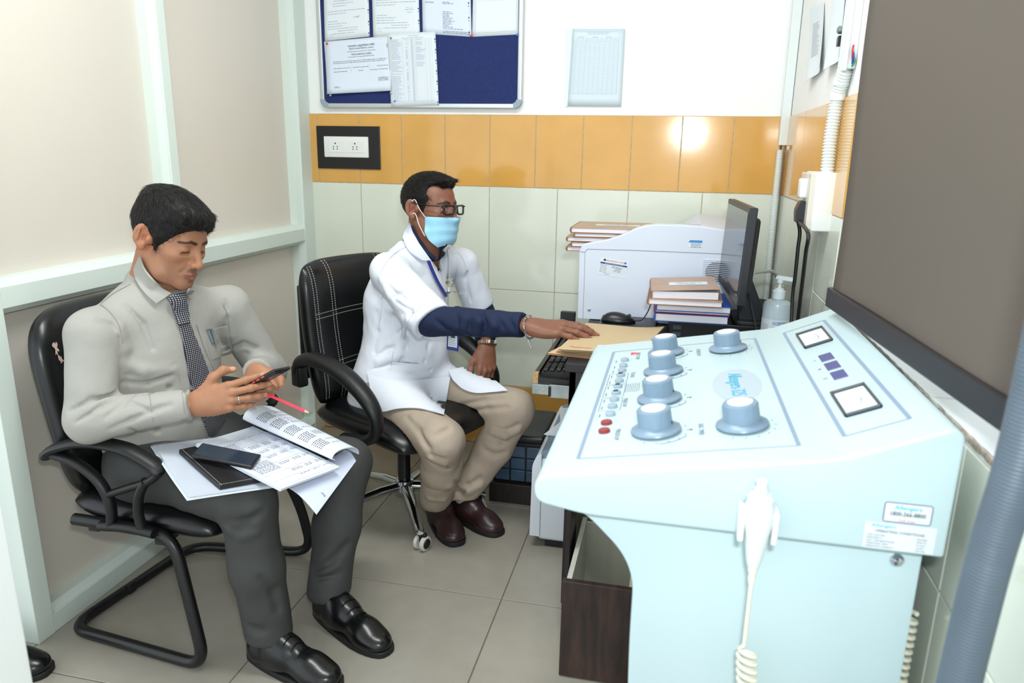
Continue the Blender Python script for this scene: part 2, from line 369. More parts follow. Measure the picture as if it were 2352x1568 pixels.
def knob(x, y, turn):
    xf = panel_frame(PA, x, y) @ Matrix.Rotation(turn, 4, 'Z')
    k = lathe('knob', [(0, .003), (.038, .003), (.040, .0045), (.039, .007), (.030, .0105), (.0275, .013), (.0265, .038), (.025, .040), (0, .040)], M_grey, console, 40, xf)
    lathe('knob_bushing', [(0, 0), (.016, 0), (.016, .0035), (0, .0035)], M_grey, k, 32, xf)
    lathe('knob_cap', [(0, .0395), (.0195, .0395), (.0195, .0415), (.018, .042), (0, .042)], M_cap, k, 32, xf)
    for s in (0, 2.1, 4.2):
        q = xf @ Matrix.Rotation(s, 4, 'Z'); box('knob_flute', .0255, .0278, -.0025, .0025, .013, .037, M_grey, k, bev=.0008, xf=q)
    q = xf @ Matrix.Rotation(1.0, 4, 'Z') @ Matrix.Translation((.0268, 0, .017)) @ Matrix.Rotation(math.pi/2, 4, 'Y')
    lathe('grub_screw', [(0, 0), (.0027, 0), (.0027, .0012), (0, .0012)], M_black, k, 10, q)
for i, (x, y) in enumerate(KN): knob(x, y, [2.4, 1.0, .3, .3, .4, 2.6][i])
for i, y in enumerate(BY):
    xf = panel_frame(PA, 1.512, y)
    bt_ = lathe('indicator_lamp', [(0, 0), (.0088, 0), (.0088, .005), (.0078, .0068), (0, .007)], M_clear, console, 18, xf)
    if i in (3, 5, 6): lathe('lamp_lens', [(0, .0066), (.005, .0066), (.0045, .0078), (0, .008)], M_black, bt_, 14, xf)
for y in (-1.965, -2.004): lathe('indicator_lamp', [(0, 0), (.0098, 0), (.0098, .004), (.0085, .0055), (0, .0058)], M_redl, console, 20, panel_frame(PA, 1.509, y))
for i in range(3):
    y = -1.732-.0565*i; xf = panel_frame(PB, 1.889, y); box('display', -.0215, .0215, -.0115, .0115, -.001, .0012, M_navyp, console, bev=.0008, xf=xf)
    pr = Print(); u, v = uB(1.868, y); pr.text(['T', 'M', 'D'][i], u, v, .007); pr.build('display_letter', M_inkg, console, FB)
def meter(x0, x1, y0, y1):
    xf = panel_frame(PB, (x0+x1)/2, (y0+y1)/2); hu = abs(y1-y0)/2; hv = abs(x1-x0)/2*math.hypot(1, PB[2])
    m = box('panel_meter', -hu, hu, -hv, hv, -.004, .0012, M_meter, console, xf=xf)
    for (a, b, c, d) in ((-hu, hu, -hv, -hv+.004), (-hu, hu, hv-.004, hv), (-hu, -hu+.005, -hv, hv), (hu-.005, hu, -hv, hv)): box('meter_bezel', a, b, c, d, -.002, .0055, M_dark, m, bev=.0012, xf=xf)
    pr = Print(); pr.line(-hu*.5, -hv*.8, hu*.1, hv*.35, .0009); pr.ring(0, -hv*1.2, hv*1.5, .001, 14, .9, 2.2); pr.build('meter_scale', M_inkg, m, xf, .0016)
meter(1.866, 1.917, -1.528, -1.642); meter(1.862, 1.911, -1.925, -2.036)
FS = frame((0, YN-.0002, 0), (1, 0, 0), (0, 0, 1), (0, -1, 0))
def sideq(px, py): p = atY(px, py, YN); return p.x, p.z
def rrect(pr, x0, y0, x1, y1, r, w):
    pr.line(x0+r, y0, x1-r, y0, w); pr.line(x0+r, y1, x1-r, y1, w); pr.line(x0, y0+r, x0, y1-r, w); pr.line(x1, y0+r, x1, y1-r, w)
    for (cx_, cz_, a) in ((x0+r, y0+r, math.pi), (x1-r, y0+r, 1.5*math.pi), (x1-r, y1-r, 0), (x0+r, y1-r, .5*math.pi)): pr.ring(cx_, cz_, r-w/2, w, 5, a, a+math.pi/2)
M_lab = P('label_white', (214, 222, 228), .35)
x0, z1 = sideq(2034, 1152); x1, zz = sideq(2138, 1196); z1 = (z1+sideq(2138, 1162)[1])/2; zb = z1-.0275
pr = Print(); pr.rect(x0, zb, x1, z1); lb = pr.build('helpline_label', M_lab, console, FS, .0003)
pr = Print(); rrect(pr, x0, zb, x1, z1, .003, .0011); pr.build('label_border', M_navyp, lb, FS, .0006)
pr = Print(); xm = (x0+x1)/2; pr.text('Allengers', xm, z1-.0065, .0058, sx=1.1, bold=.006); pr.build('label_lettering', M_cyan, lb, FS, .0007)
pr = Print(); pr.text('1800-266-8800', xm, z1-.0155, .0060, sx=.86, bold=.008); pr.build('label_lettering', M_ink, lb, FS, .0007)
pr = Print(); pr.text('Toll Free', xm, z1-.0245, .004); pr.build('label_lettering', M_redp, lb, FS, .0007)
x0, z1 = sideq(1988, 1195); x1 = sideq(2150, 1230)[0]; z1 = min(z1, zb-.001); zb = max(z1-.046, .8365); sr_ = (z1-zb)/.046
pr = Print(); pr.rect(x0, zb, x1, z1); lb = pr.build('operating_label', M_lab, console, FS, .0002)
pr = Print(); pr.text('Allengers', x0+.008, z1-.0055*sr_, .0056*sr_, 'LEFT', sx=1.25, bold=.004); pr.build('label_lettering', M_cyan, lb, FS, .0005)
pr = Print(); pr.text('OPERATING CONDITIONS', (x0+x1)/2, z1-.0150*sr_, .0046*sr_, sx=.95, bold=.004)
for i, (a, b) in enumerate([('LINE VOLTAGE', '360-440V'), ('FREQUENCY', '50/60 Hz'), ('MAX. LINE RESISTANCE', '0.4 ohm'), ('OPERATING TEMP.', '10-40 C'), ('OPERATING HUMIDITY', '75% Max.')]):
    pr.text(a, x0+.004, z1-(.0225+.0050*i)*sr_, .0029*sr_, 'LEFT'); pr.text(b, x1-.022, z1-(.0225+.0050*i)*sr_, .0029*sr_, 'LEFT')
pr.build('label_lettering', M_ink, lb, FS, .0005)
# exposure hand switch in its clip, on the console's side
M_sw = P('hand_switch_white', (220, 226, 228), .35); M_cord = P('cream_cord', (228, 226, 208), .45)
sw = thing('exposure_hand_switch', 'white exposure hand switch clipped to the console side, cream coiled cord hanging', 'hand switch', (1.737, YN-.025, .78))
yS = YN-.026; xs_ = atY(1741, 1200, yS); xf = Matrix.Translation((xs_.x, yS, 0))
zt_ = atY(1741, 1100, yS).z; zb_ = atY(1735, 1300, yS).z; H = zt_-zb_
lathe('grip', [(0, zb_), (.008, zb_), (.0105, zb_+.01), (.0165, zb_+H*.40), (.019, zb_+H*.52), (.0195, zb_+H*.70), (.0175, zb_+H*.74), (.017, zb_+H*.80), (.013, zb_+H*.84), (0, zb_+H*.84)], M_sw, sw, 28, xf)
lathe('push_button', [(0, zb_+H*.83), (.0095, zb_+H*.83), (.0095, zb_+H*.9), (.0075, zb_+H*.91), (.0075, zb_+H*.985), (.006, zb_+H), (0, zb_+H)], M_cap, sw, 24, xf)
for s in (-1, 1): box('clip_arm', xs_.x+s*.0215-.004, xs_.x+s*.0215+.004, yS-.010, YN+.001, zb_+H*.30, zb_+H*.66, M_sw, sw, bev=.0025, seg=3)
box('clip_back', xs_.x-.024, xs_.x+.024, YN-.009, YN+.001, zb_+H*.32, zb_+H*.62, M_sw, sw, bev=.002)
lathe('cord_gland', [(0, zb_-.026), (.0042, zb_-.026), (.0055, zb_-.018), (.0048, zb_-.012), (.0068, zb_-.006), (.0062, zb_+.002), (0, zb_+.002)], M_cord, sw, 16, xf)
path = [Vector((xs_.x, yS, zb_-.02-.12*k/8)) for k in range(8)]
a0 = path[-1]; cx0, cz0 = a0.x+.004, a0.z-.006
for k in range(16*20):
    t = k/16*2*math.pi; path.append(Vector((cx0-.012*math.cos(t*.98+.4)+.0012*k/16, yS-.001-.009*math.sin(t*.98), cz0-.0125*k/16)))
tube('coiled_cord', path, .0031, M_cord, sw, 8)
path = []
for k in range(14*52): t = k/14*2*math.pi; path.append(Vector((1.9715+.010*math.cos(t), YN+.074+.010*math.sin(t), .70-.0125*k/14)))
tag(tube('coiled_cable', path, .0036, M_cord, None, 7), 'cream coiled cable hanging down the back edge of the white console', 'cable')

# ================================================================== desk with keyboard tray and open drawer
M_wenge = P('dark_wenge_laminate', (46, 36, 36), .42, c2=(30, 24, 25), noise=(14, .5), stretch=(6, 6, .7)); M_wenged = P('dark_desk_top', (34, 30, 32), .5, noise=(60, .4))
M_wengeb = P('brown_wood_grain', (66, 46, 40), .45, c2=(36, 26, 25), noise=(9, .5), stretch=(5, 1, .8)); M_inner = P('cream_inner_laminate', (196, 196, 182), .5, noise=(30, .12), stretch=(1, 1, .1)); M_raw = P('raw_particle_board', (196, 158, 112), .9, noise=(80, .4))
M_steel = P('zinc_steel', (176, 186, 188), .3, .85, noise=(30, .25))
ZD = .77
desk = thing('computer_desk', 'dark wood computer desk with pulled-out keyboard tray and open lower drawer', 'desk', (1.65, -.6, 0))
box('desk_top', 1.325, 2.000, -1.178, -.004, ZD-.026, ZD, M_wenged, desk, bev=.002)
box('side_panel', 1.337, 1.356, -1.172, -1.035, 0, ZD-.026, M_wenge, desk, bev=.001)
box('side_panel', 1.337, 1.356, -1.035, -.90, 0, .61, M_wenge, desk, bev=.001)
box('side_panel', 1.337, 1.356, -.07, -.01, 0, ZD-.026, M_wenge, desk, bev=.001)
box('lower_side_panel', 1.362, 1.374, -1.30, -1.165, .0, .62, M_wenge, desk, bev=.001)
box('side_panel_lining', 1.356, 1.360, -1.168, -.91, .01, .61, M_inner, desk)
box('cabinet_back', 1.36, 1.985, -.915, -.905, .01, .61, M_inner, desk)
box('right_panel', 1.975, 1.995, -1.172, -.01, 0, ZD-.026, M_wenge, desk)
box('cabinet_divider', 1.58, 1.59, -1.16, -.915, .01, .61, M_inner, desk)
box('apron', 1.337, 1.98, -1.172, -1.155, .60, ZD-.026, M_wenge, desk, bev=.001)
dr = box('drawer', 1.382, 1.566, -1.494, -1.477, .004, .285, M_wengeb, desk, bev=.0012)
for x in (1.387, 1.549): box('drawer_side', x, x+.013, -1.477, -1.10, .02, .262, M_inner, dr)
box('drawer_bottom', 1.39, 1.56, -1.477, -1.20, .012, .02, M_inner, dr); box('drawer_back', 1.39, 1.56, -1.11, -1.10, .02, .25, M_inner, dr)
ty0, ty1, tx0 = -1.012, -.47, 1.203
tray = box('keyboard_tray', tx0, 1.60, ty0, ty1, .648, .666, M_wenged, desk, bev=.001)
box('tray_lip', tx0, tx0+.014, ty0, ty1, .664, .680, M_wenge, tray, bev=.001)
box('raw_corner', tx0-.001, tx0+.016, ty0-.0015, ty0+.02, .646, .682, M_raw, tray)
box('tray_end_stop', tx0+.0, tx0+.055, -.485, -.462, .664, .766, M_black, tray, bev=.002)
box('slide_rail', tx0, 1.36, ty0-.012, ty0-.001, .618, .650, M_steel, tray, bev=.0012); box('slide_rail', tx0+.055, 1.37, ty0-.017, ty0-.010, .612, .654, M_steel, tray, bev=.0012)
box('slide_catch', tx0+.052, tx0+.060, ty0-.021, ty0-.009, .616, .648, M_black, tray, bev=.001)
for x in (tx0+.014, tx0+.036): lathe('slide_screw', [(0, 0), (.004, 0), (.004, .0012), (0, .0015)], M_steel, tray, 12, Matrix.Translation((x, ty0-.012, .634)) @ Matrix.Rotation(math.pi/2, 4, 'X'))
# keyboard: rows run along y, front edge towards the operator
M_kb = P('keyboard_black', (20, 21, 23), .45); M_key = P('key_black', (28, 29, 32), .5)
kb = thing('keyboard', 'black computer keyboard lying on the pulled-out tray', 'keyboard', (1.30, -.75, .666))
prism('keyboard_body', rounded([(1.222, .666), (1.222, .679), (1.360, .690), (1.372, .685), (1.372, .666)], [.002, .005, .006, .004, .002], 3), 'y', -.985, -.54, M_kb, kb, bev=.002)
kme = bm_me(boxbm(-.0078, .0078, -.0078, .0078, 0, .007, .0016, 1), 'key'); kme.materials.append(M_key)
for r_ in range(6):
    for c_ in range(22):
        if c_ in (4, 8): continue
        x = 1.236+r_*.0205; y = -.974+c_*.0194; o = bpy.data.objects.new('key', kme); COL.objects.link(o); o.parent = kb; o.location = (x-kb.location.x, y-kb.location.y, .6795+(x-1.222)*.08-.666)

# ================================================================== film printer on the desk
M_pr = P('light_grey_printer_shell', (206, 213, 226), .38, noise=(3, .02)); M_seam = P('printer_seam', (120, 124, 132), .6); M_blue = P('label_blue', (40, 130, 200), .4); M_hblue = P('label_navy', (40, 44, 120), .4)
YP = -.606
pts = [atY(*q, YP) for q in [(1326, 732), (1331, 574), (1338, 561), (1362, 556), (1400, 549), (1432, 538), (1460, 525), (1482, 518), (1510, 515.5), (1560, 517), (1610, 520), (1660, 527), (1705, 536), (1728, 548), (1733, 570)]]
top = [(p.x, p.z) for p in pts]; top[0] = (top[0][0], ZD+.003); xr_ = top[-1][0]; top.append((xr_, ZD+.003))
printer = thing('film_printer', 'large light grey medical film printer on the desk beneath brown registers', 'printer', (1.57, -.3, ZD))
secs = [(YP, 0, .985, 0), (YP+.004, 0, 1.0, 0), (YP+.026, .002, 1.0, 0), (YP+.034, .003, 1.0, 1), (YP+.10, .008, 1.0, 1), (YP+.25, .016, 1.0, 1), (YP+.42, .014, 1.0, 1), (-.06, .004, 1.0, 1), (-.045, 0, .98, 1)]
vs = []; fs = []; N = len(top); xc = (top[0][0]+xr_)/2
for (y, hump, s, rec) in secs:
    for (x, z) in top:
        rc_ = rec and z > ZD+.1 and x < 1.62
        if rc_: z = min(z, 1.006+max(0, x-1.58)*2)
        wgt = max(0, math.sin(math.pi*min(1, max(0, (x-1.38)/(xr_-1.38)))))
        vs.append((xc+(x-xc)*(.996 if s < 1 else 1), y, z+(0 if rc_ else hump*wgt)-(.004 if s < 1 and z > ZD+.1 else 0)))
for i in range(len(secs)-1):
    for k in range(N): fs.append((i*N+k, i*N+(k+1) % N, (i+1)*N+(k+1) % N, (i+1)*N+k))
fs.append(tuple(range(N))[::-1]); fs.append(tuple(range((len(secs)-1)*N, len(secs)*N)))
smooth_by_angle(pyd('printer_shell', vs, fs, M_pr, printer, True), .7)
FP = frame((0, YP-.0002, 0), (1, 0, 0), (0, 0, 1), (0, -1, 0))
def pq(px, py): p = atY(px, py, YP); return p.x, p.z
pr = Print()
def pline(pts_, w):
    q = [pq(*p) for p in pts_]
    for a, b in zip(q[:-1], q[1:]): pr.line(a[0], a[1], b[0], b[1], w)
pline([(1332, 578), (1344, 579), (1349, 572), (1460, 575), (1560, 579), (1660, 583), (1703, 584), (1706, 592), (1733, 592)], .0018); pline([(1344, 579), (1339, 733)], .0012); pline([(1706, 592), (1700, 735)], .0012)
pr.build('seam_line', M_seam, printer, FP, .0004)
gx, gz = pq(1645, 625); g = lathe('fan_opening', [(0, 0), (.036, 0), (.036, .0006), (0, .0006)], M_black, printer, 28, Matrix.Translation((gx, YP-.0004, gz)) @ Matrix.Rotation(math.pi/2, 4, 'X'))
x0, _ = pq(1615, 600); x1, _ = pq(1702, 600)
for i in range(13): z = pq(1650, 598)[1]-.0062*i; box('vent_bar', x0, x1, YP-.0025, YP+.001, z-.0016, z+.0016, M_pr, printer, bev=.0006)
lathe('lock', [(0, 0), (.0055, 0), (.0055, .002), (.004, .003), (0, .003)], M_steel, printer, 16, Matrix.Translation((*pq(1353, 711)[:1], YP, pq(1353, 711)[1])) @ Matrix.Rotation(math.pi/2, 4, 'X'))
ax, az = pq(1380, 590); bx_, bz = pq(1444, 601); dx_, dz = pq(1373, 628); ex = (Vector((bx_-ax, 0, bz-az))); Lx = ex.length; ey = Vector((ax-dx_, 0, az-dz)); Ly = ey.length
FL = frame((ax, YP-.0004, az), ex, ex.cross(Vector((0, -1, 0)))*-1 if False else Vector((0, -1, 0)).cross(ex), (0, -1, 0))
pr = Print(); pr.rect(0, -Ly, Lx, 0); lb = pr.build('maintenance_label', M_lab, printer, FL, .0003)
pr = Print(); pr.rect(.002, -Ly*.36, Lx-.002, -Ly*.26); pr.build('label_band', M_hblue, lb, FL, .0006)
pr = Print(); pr.text('SSIMS MULTISPECIALITY HOSPITAL', Lx/2, -Ly*.13, .0045, sx=.82, bold=.01); pr.build('label_lettering', M_redp, lb, FL, .0007)
pr = Print(); pr.text('PREVENTIVE MAINTENANCE (PM)', Lx/2, -Ly*.31, .003); pr.build('label_lettering', M_lab, lb, FL, .0008)
pr = Print(); rl = random.Random(5)
for i in range(6): pr.words(.003, .028, -Ly*(.43+.085*i), .0026, rl); pr.line(.03, -Ly*(.45+.085*i), Lx-.003, -Ly*(.45+.085*i), .0003)
pr.text('CR System', Lx*.62, -Ly*.47, .006, shear=.3); pr.text('13/2/22', Lx*.66, -Ly*.59, .005, shear=.3); pr.text('13/11/22', Lx*.64, -Ly*.70, .005, shear=.3); pr.scribble(Lx*.2, Lx*.4, -Ly*.93, .006, rl, .0007)
pr.build('label_writing', M_ink, lb, FL, .0007)
pr = Print(); pr.disc(Lx*.16, -Ly*.12, .0042); pr.build('label_emblem', M_inkg, lb, FL, .0007); pr = Print(); pr.disc(Lx*.9, -Ly*.12, .004); pr.build('label_emblem', M_blue, lb, FL, .0007)
a = pq(1581, 551); b = pq(1612, 568); pr = Print(); pr.rect(a[0], b[1], b[0], a[1]); lb = pr.build('calibration_sticker', M_lab, printer, FP, .0003)
pr = Print(); pr.poly([(a[0], a[1]-.008), (a[0]+.006, a[1]), (b[0], a[1]), (b[0], a[1]-.008)]); pr.build('sticker_band', M_blue, lb, FP, .0006)
pr = Print(); [pr.words(a[0]+.010, b[0]-.002, a[1]-.0115-.0038*i, .003, rl) for i in range(4)]; pr.build('sticker_print', M_ink, lb, FP, .0006)

# ================================================================== registers (books)
M_brownp = P('brown_paper_cover', (176, 140, 112), .42, noise=(10, .16), bump=(18, .3, .003), coat=.3); M_brownd = P('brown_cover_edge', (150, 100, 66), .5, noise=(20, .2)); M_page = P('page_block', (226, 224, 232), .7, noise=(8, .08), stretch=(1, 1, 60)); M_bluec = P('blue_book_cover', (38, 86, 172), .4, noise=(6, .1)); M_redc = P('red_cloth_spine', (168, 40, 40), .6); M_creamp = P('cream_board', (226, 222, 210), .6)
def book(name, label, cen, ax, L, Wd, T, cover, edge=None, tilt=(0, 0), spine='left', group=None, lab=False, gape=0):
    """a closed register: two boards, spine and page block; L along ax, spine on the near left or near long side"""
    x = Vector((math.cos(ax), math.sin(ax), math.tan(tilt[0]))).normalized(); y0_ = Vector((-math.sin(ax), math.cos(ax), math.tan(tilt[1]))); z = x.cross(y0_).normalized(); y = z.cross(x)
    xf = frame(cen, x, y, z); b = thing(name, label, 'book', cen, 0, group); t = .0022; ed = edge or cover
    box('page_block', -L/2+.003, L/2-.003, -Wd/2+.003, Wd/2-.003, t, T-t, M_page, b, xf=xf)
    box('back_cover', -L/2, L/2, -Wd/2, Wd/2, 0, t, ed, b, bev=.0006, xf=xf)
    g = Matrix.Translation((-L/2, 0, 0)) @ Matrix.Rotation(-gape, 4, 'Y') @ Matrix.Translation((L/2, 0, 0)) if gape else Matrix.Identity(4)
    fc = box('front_cover', -L/2, L/2, -Wd/2, Wd/2, T-t, T, cover, b, bev=.0006, xf=xf @ g)
    if spine == 'left': prism('spine', rounded([(-L/2-.001, 0), (-L/2-.005, T*.5), (-L/2-.001, T), (-L/2+.003, T), (-L/2+.003, 0)], [0, T*.3, 0, 0, 0], 4), 'y', -Wd/2, Wd/2, ed, b, xf=xf)
    else: prism('spine', rounded([(-Wd/2-.001, 0), (-Wd/2-.004, T*.5), (-Wd/2-.001, T), (-Wd/2+.003, T), (-Wd/2+.003, 0)], [0, T*.3, 0, 0, 0], 4), 'x', -L/2, L/2, ed, b, xf=xf)
    if lab:
        pr = Print(); pr.rect(-L*.22, -Wd*.13, L*.36, Wd*.09); l_ = pr.build('title_label', M_lab, fc, xf @ g @ Matrix.Translation((0, 0, T)), .0004)
        pr = Print(); pr.words(-L*.12, L*.28, Wd*.02, .006, rl, 3, 8); pr.words(-L*.08, L*.2, -Wd*.06, .005, rl, 3, 8); pr.build('title_print', M_ink, l_, xf @ g @ Matrix.Translation((0, 0, T)), .0007)
    return b
GB = 'brown covered registers on the film printer'
zb0 = atY(1332, 572, YP).z
for i, (px, dz, L, ax, lb_, lab) in enumerate([(1304, .000, .30, -.03, 'brown covered register lowest in the stack on the film printer', False), (1312, .0165, .29, .02, 'brown register with a red corner, second from bottom on the film printer', False), (1304, .034, .29, -.02, 'brown register in the middle of the stack on the film printer', False), (1318, .051, .26, .03, 'thin brown register, second from top on the film printer', False), (1314, .0645, .27, -.05, 'brown covered register with a white title strip, topmost on the film printer', True)]):
    T = [.016, .016, .016, .013, .019][i]; p = atZ(px, 0, 0) if False else atY(px, 572-dz*560, YP+.05); c = Vector((p.x+L/2, YP+.036+.097, 1.0095+dz))
    book('register_book', lb_, c, ax, L, .19, T, M_brownp, M_brownd, (0.012, .03), 'left', None, lab)

E=None
blk = box('black_equipment_box', 1.60, 1.90, -.825, -.625, ZD, .832, M_black, None, bev=.004); tag(blk, 'flat black equipment box under the monitor stand and blue registers', 'equipment box')
for i in range(2): box('front_panel_slot', 1.615, 1.64, -.8265, -.824, .785+.022*i, .797+.022*i, M_dark, blk)
bs = .832
book('account_book', 'thick blue register with bulging pages, lowest in the pile by the monitor', (1.666, -.735, bs), .03, .225, .20, .026, M_bluec, M_bluec, (0, 0), 'left')
book('account_book', 'red-edged register between two blue-covered registers by the monitor', (1.668, -.732, bs+.0265), .02, .23, .19, .011, M_redc, M_redc, (0, 0), 'left')
book('account_book', 'bright blue register with a cream corner in the pile by the monitor', (1.668, -.730, bs+.038), .04, .228, .22, .021, M_bluec, M_bluec, (0, .02), 'left')
book('register_book', 'brown paper covered register lying across the blue register', (1.645, -.77, bs+.061), .0, .225, .19, .019, M_brownp, M_brownd, (.01, .03), 'left', None)
book('register_book', 'brown paper covered register with white title strip on the pile beside the monitor', (1.640, -.765, bs+.082), .05, .205, .18, .026, M_brownp, M_brownd, (.02, .06), 'left', None, True, .05)

# ================================================================== monitor
M_mon = P('monitor_black', (26, 28, 34), .4); M_screen = P('monitor_screen', (44, 54, 68), .12, spec=.6)
mon = thing('computer_monitor', 'black flat computer monitor on a tilted foot facing the keyboard', 'monitor', (1.80, -.84, .832))
pn = Vector((1.782, -1.05, 0)); pf = Vector((1.752, -.62, 0)); yv = (pf-pn).normalized(); xb = yv.cross(Vector((0, 0, 1))).normalized()
if xb.x < 0: xb = -xb
tiltv = (Vector((0, 0, 1))+xb*.04).normalized(); xf = frame(Vector((pn.x, pn.y, .935)), yv, tiltv, yv.cross(tiltv))
Wm = (pf-pn).length; Hm = .272; sg = 1 if (yv.cross(tiltv)).x > 0 else -1
bz_ = box('bezel', 0, Wm, 0, Hm, 0, sg*.022, M_mon, mon, bev=.003, xf=xf)
box('screen', .014, Wm-.014, .026, Hm-.014, -sg*.0015, sg*.002, M_screen, mon, xf=xf)
box('back_shell', .04, Wm-.04, .03, Hm-.03, sg*.02, sg*.042, M_mon, mon, bev=.012, seg=3, xf=xf)
prism('stand_neck', rounded([(1.80, 1.02), (1.822, 1.02), (1.90, .846), (1.815, .846)], [.004, .01, .01, .004], 4), 'y', -.80, -.725, M_mon, mon, bev=.004)
prism('stand_foot', rounded([(1.797, .0), (1.915, .0), (1.915, .20), (1.797, .20)], [.05]*4, 6), 'z', .832, .846, M_mon, mon, bev=.004, xf=Matrix.Translation((0, -.83, 0)))
M_vga = P('cable_grey', (190, 194, 190), .5)
vg = thing('monitor_cable', 'light grey thick video cable looping from the monitor back', 'cable', (1.83, -.78, 1.0))
p0 = Vector((1.820, -.848, .998)); pth = catmull([p0, (1.868, -.80, 1.0), (1.915, -.70, .985), (1.946, -.635, .945), (1.955, -.622, .915)], 8)
tube('cable', pth, .0058, M_vga, vg, 10); box('plug', 1.808, 1.842, -.863, -.833, .985, 1.012, M_vga, vg, bev=.003)
tube('ferrite', [Vector((1.951, -.625, .930)), Vector((1.958, -.620, .893))], .0125, M_vga, vg, 14); tube('cable_end', catmull([(1.958, -.620, .893), (1.966, -.61, .83), (1.972, -.54, ZD+.009), (1.96, -.3, ZD+.006)], 8), .0055, M_vga, vg, 8)
tag(tube('thin_wire', [Vector((q[0], q[1], max(q[2], ZD+.0017))) for q in catmull([(1.815, -.875, .99), (1.832, -.895, .93), (1.852, -.918, .86), (1.866, -.938, ZD+.012), (1.868, -.98, ZD+.002), (1.84, -1.03, ZD+.002)], 8)], .0018, M_mon, None, 6), 'thin dark wire drooping from the monitor to the desk', 'cable')
# mouse on a box, with its lead
mp_ = atZ(1410, 738, .80); ms = thing('computer_mouse', 'black computer mouse with a lead beside the brown folders', 'mouse', (1.43, -.712, .7925))
padb = box('black_folder_tray', 1.372, 1.56, -.757, -.612, ZD, .7925, M_black, None, bev=.003); tag(padb, 'flat black box under the computer mouse', 'box')
bm = bmesh.new(); bmesh.ops.create_uvsphere(bm, u_segments=20, v_segments=12, radius=1)
for v in bm.verts:
    x, y, z = v.co; v.co = Vector((1.435+x*.058, -.712+y*.031*(1-.12*x), .7925+max(0, z)*.033*(1-.25*x)))
mesh_obj('mouse_shell', bm_me(bm, 'mouse_shell'), M_black, ms, True)
tube('mouse_wheel', [Vector((1.47, -.716, .815)), Vector((1.47, -.708, .815))], .007, M_dark, ms, 12)
tube('mouse_lead', catmull([(1.49, -.712, .80), (1.512, -.705, .803), (1.53, -.69, .83), (1.542, -.665, .87)], 8), .0019, M_black, ms, 6)
# brown card folders under the hand
M_card = P('buff_card', (196, 172, 134), .7, noise=(6, .06)); M_card2 = P('buff_card_pink', (214, 172, 132), .7, noise=(6, .06))
def folder(label, corners, z, mat, curl=.012, lab=False):
    """two thin card leaves with a folded edge; corners given clockwise from the near left"""
    f = thing('card_folder', label, 'folder', (*corners[0], z), 0, None)
    c = [Vector((a, b, 0)) for a, b in corners]; n = 14
    def bend(u, v): p = c[0].lerp(c[1], u).lerp(c[3].lerp(c[2], u), v); return Vector((p.x, p.y, z+curl*max(0, u-.55)**2*3+.006*v*v*u))
    for k, nm in enumerate(('back_leaf', 'front_leaf')):
        vs = []; fs = []
        for side in (0, 1):
            for i in range(n+1):
                for j in range(n+1): p = bend(i/n, j/n*(1 if k == 0 else .985)); p.z += k*.0038*(1)+side*.0009; vs.append(p)
        m = n+1; q = m*m
        for i in range(n):
            for j in range(n): a = i*m+j; fs.append((a, a+1, a+m+1, a+m)); fs.append((q+a, q+a+m, q+a+m+1, q+a+1))
        for i in range(n):
            fs.append((i*m, (i+1)*m, q+(i+1)*m, q+i*m)); fs.append((i*m+n, q+i*m+n, q+(i+1)*m+n, (i+1)*m+n)); fs.append((i, q+i, q+i+1, i+1)); a = n*m+i; fs.append((a, a+1, q+a+1, q+a))
        o = smooth_by_angle(pyd(nm, vs, fs, mat, f, True), .5)
    if lab:
        I = Matrix.Identity(4)
        def bl(x, y): p = bend(x, y); return p+Vector((0, 0, .0054))
        pr = Print(); pr.poly([(.42, .12), (.70, .16), (.70, .25), (.42, .21)]); l_ = pr.build('name_label', M_lab, f, I, bend=bl)
        pr = Print()
        for i in range(2): pr.words(.47, .65, .20-.03*i, .012, rl)
        pr.build('label_print', M_inkg, l_, I, bend=lambda x, y: bl(x, y+(x-.42)*.14)+Vector((0, 0, .0003)))
        pr = Print(); pr.text('Majhgawan', .24, .09, .032, sx=1.4, shear=.3); pr.scribble(.1, .14, .12, .02, rl, .003); pr.build('red_handwriting', M_redp, f, I, bend=bl)
    return f
folder('pinkish buff card folder at the bottom of the pile under the hand', [(1.262, -1.105), (1.50, -1.13), (1.56, -.87), (1.34, -.84)], ZD+.001, M_card2)
folder('buff card folder second in the pile under the hand', [(1.285, -1.10), (1.53, -1.12), (1.575, -.84), (1.345, -.80)], ZD+.0075, M_card)
folder('buff card folder third in the pile under the hand', [(1.30, -1.115), (1.535, -1.11), (1.58, -.82), (1.35, -.775)], ZD+.0145, M_card, .014)
folder('top buff card folder with white name label and red handwriting, under the hand', [(1.295, -1.13), (1.53, -1.115), (1.59, -.82), (1.335, -.765)], ZD+.0215, M_card, .02, True)
# hand rub bottle
M_bot = P('frosted_bottle', (188, 204, 212), .25, spec=.5, noise=(20, .08)); M_pump = P('pump_white', (226, 236, 240), .35); M_pblue = P('pump_blue', (60, 160, 214), .35)
bx0, by0 = 1.914, -.876
bot = thing('sanitizer_bottle', 'translucent hand rub pump bottle with black label behind the console', 'bottle', (bx0, by0, ZD)); xf = Matrix.Translation((bx0, by0, ZD))
lathe('bottle_body', [(0, 0), (.038, 0), (.041, .004), (.041, .142), (.039, .150), (.030, .157), (.017, .160), (.017, .166), (0, .166)], M_bot, bot, 36, xf)
lathe('collar', [(0, .164), (.0185, .164), (.0185, .186), (.013, .189), (.0125, .194), (.0055, .195), (.0055, .210), (.010, .211), (.010, .226), (0, .228)], M_pump, bot, 28, xf)
noz = prism('pump_head', rounded([(-.012, .221), (.036, .218), (.044, .213), (.044, .217), (.034, .228), (-.010, .231)], [.002]*6, 3), 'y', -.008, .008, M_pump, bot, bev=.002, xf=xf @ Matrix.Rotation(-.35, 4, 'Z'))
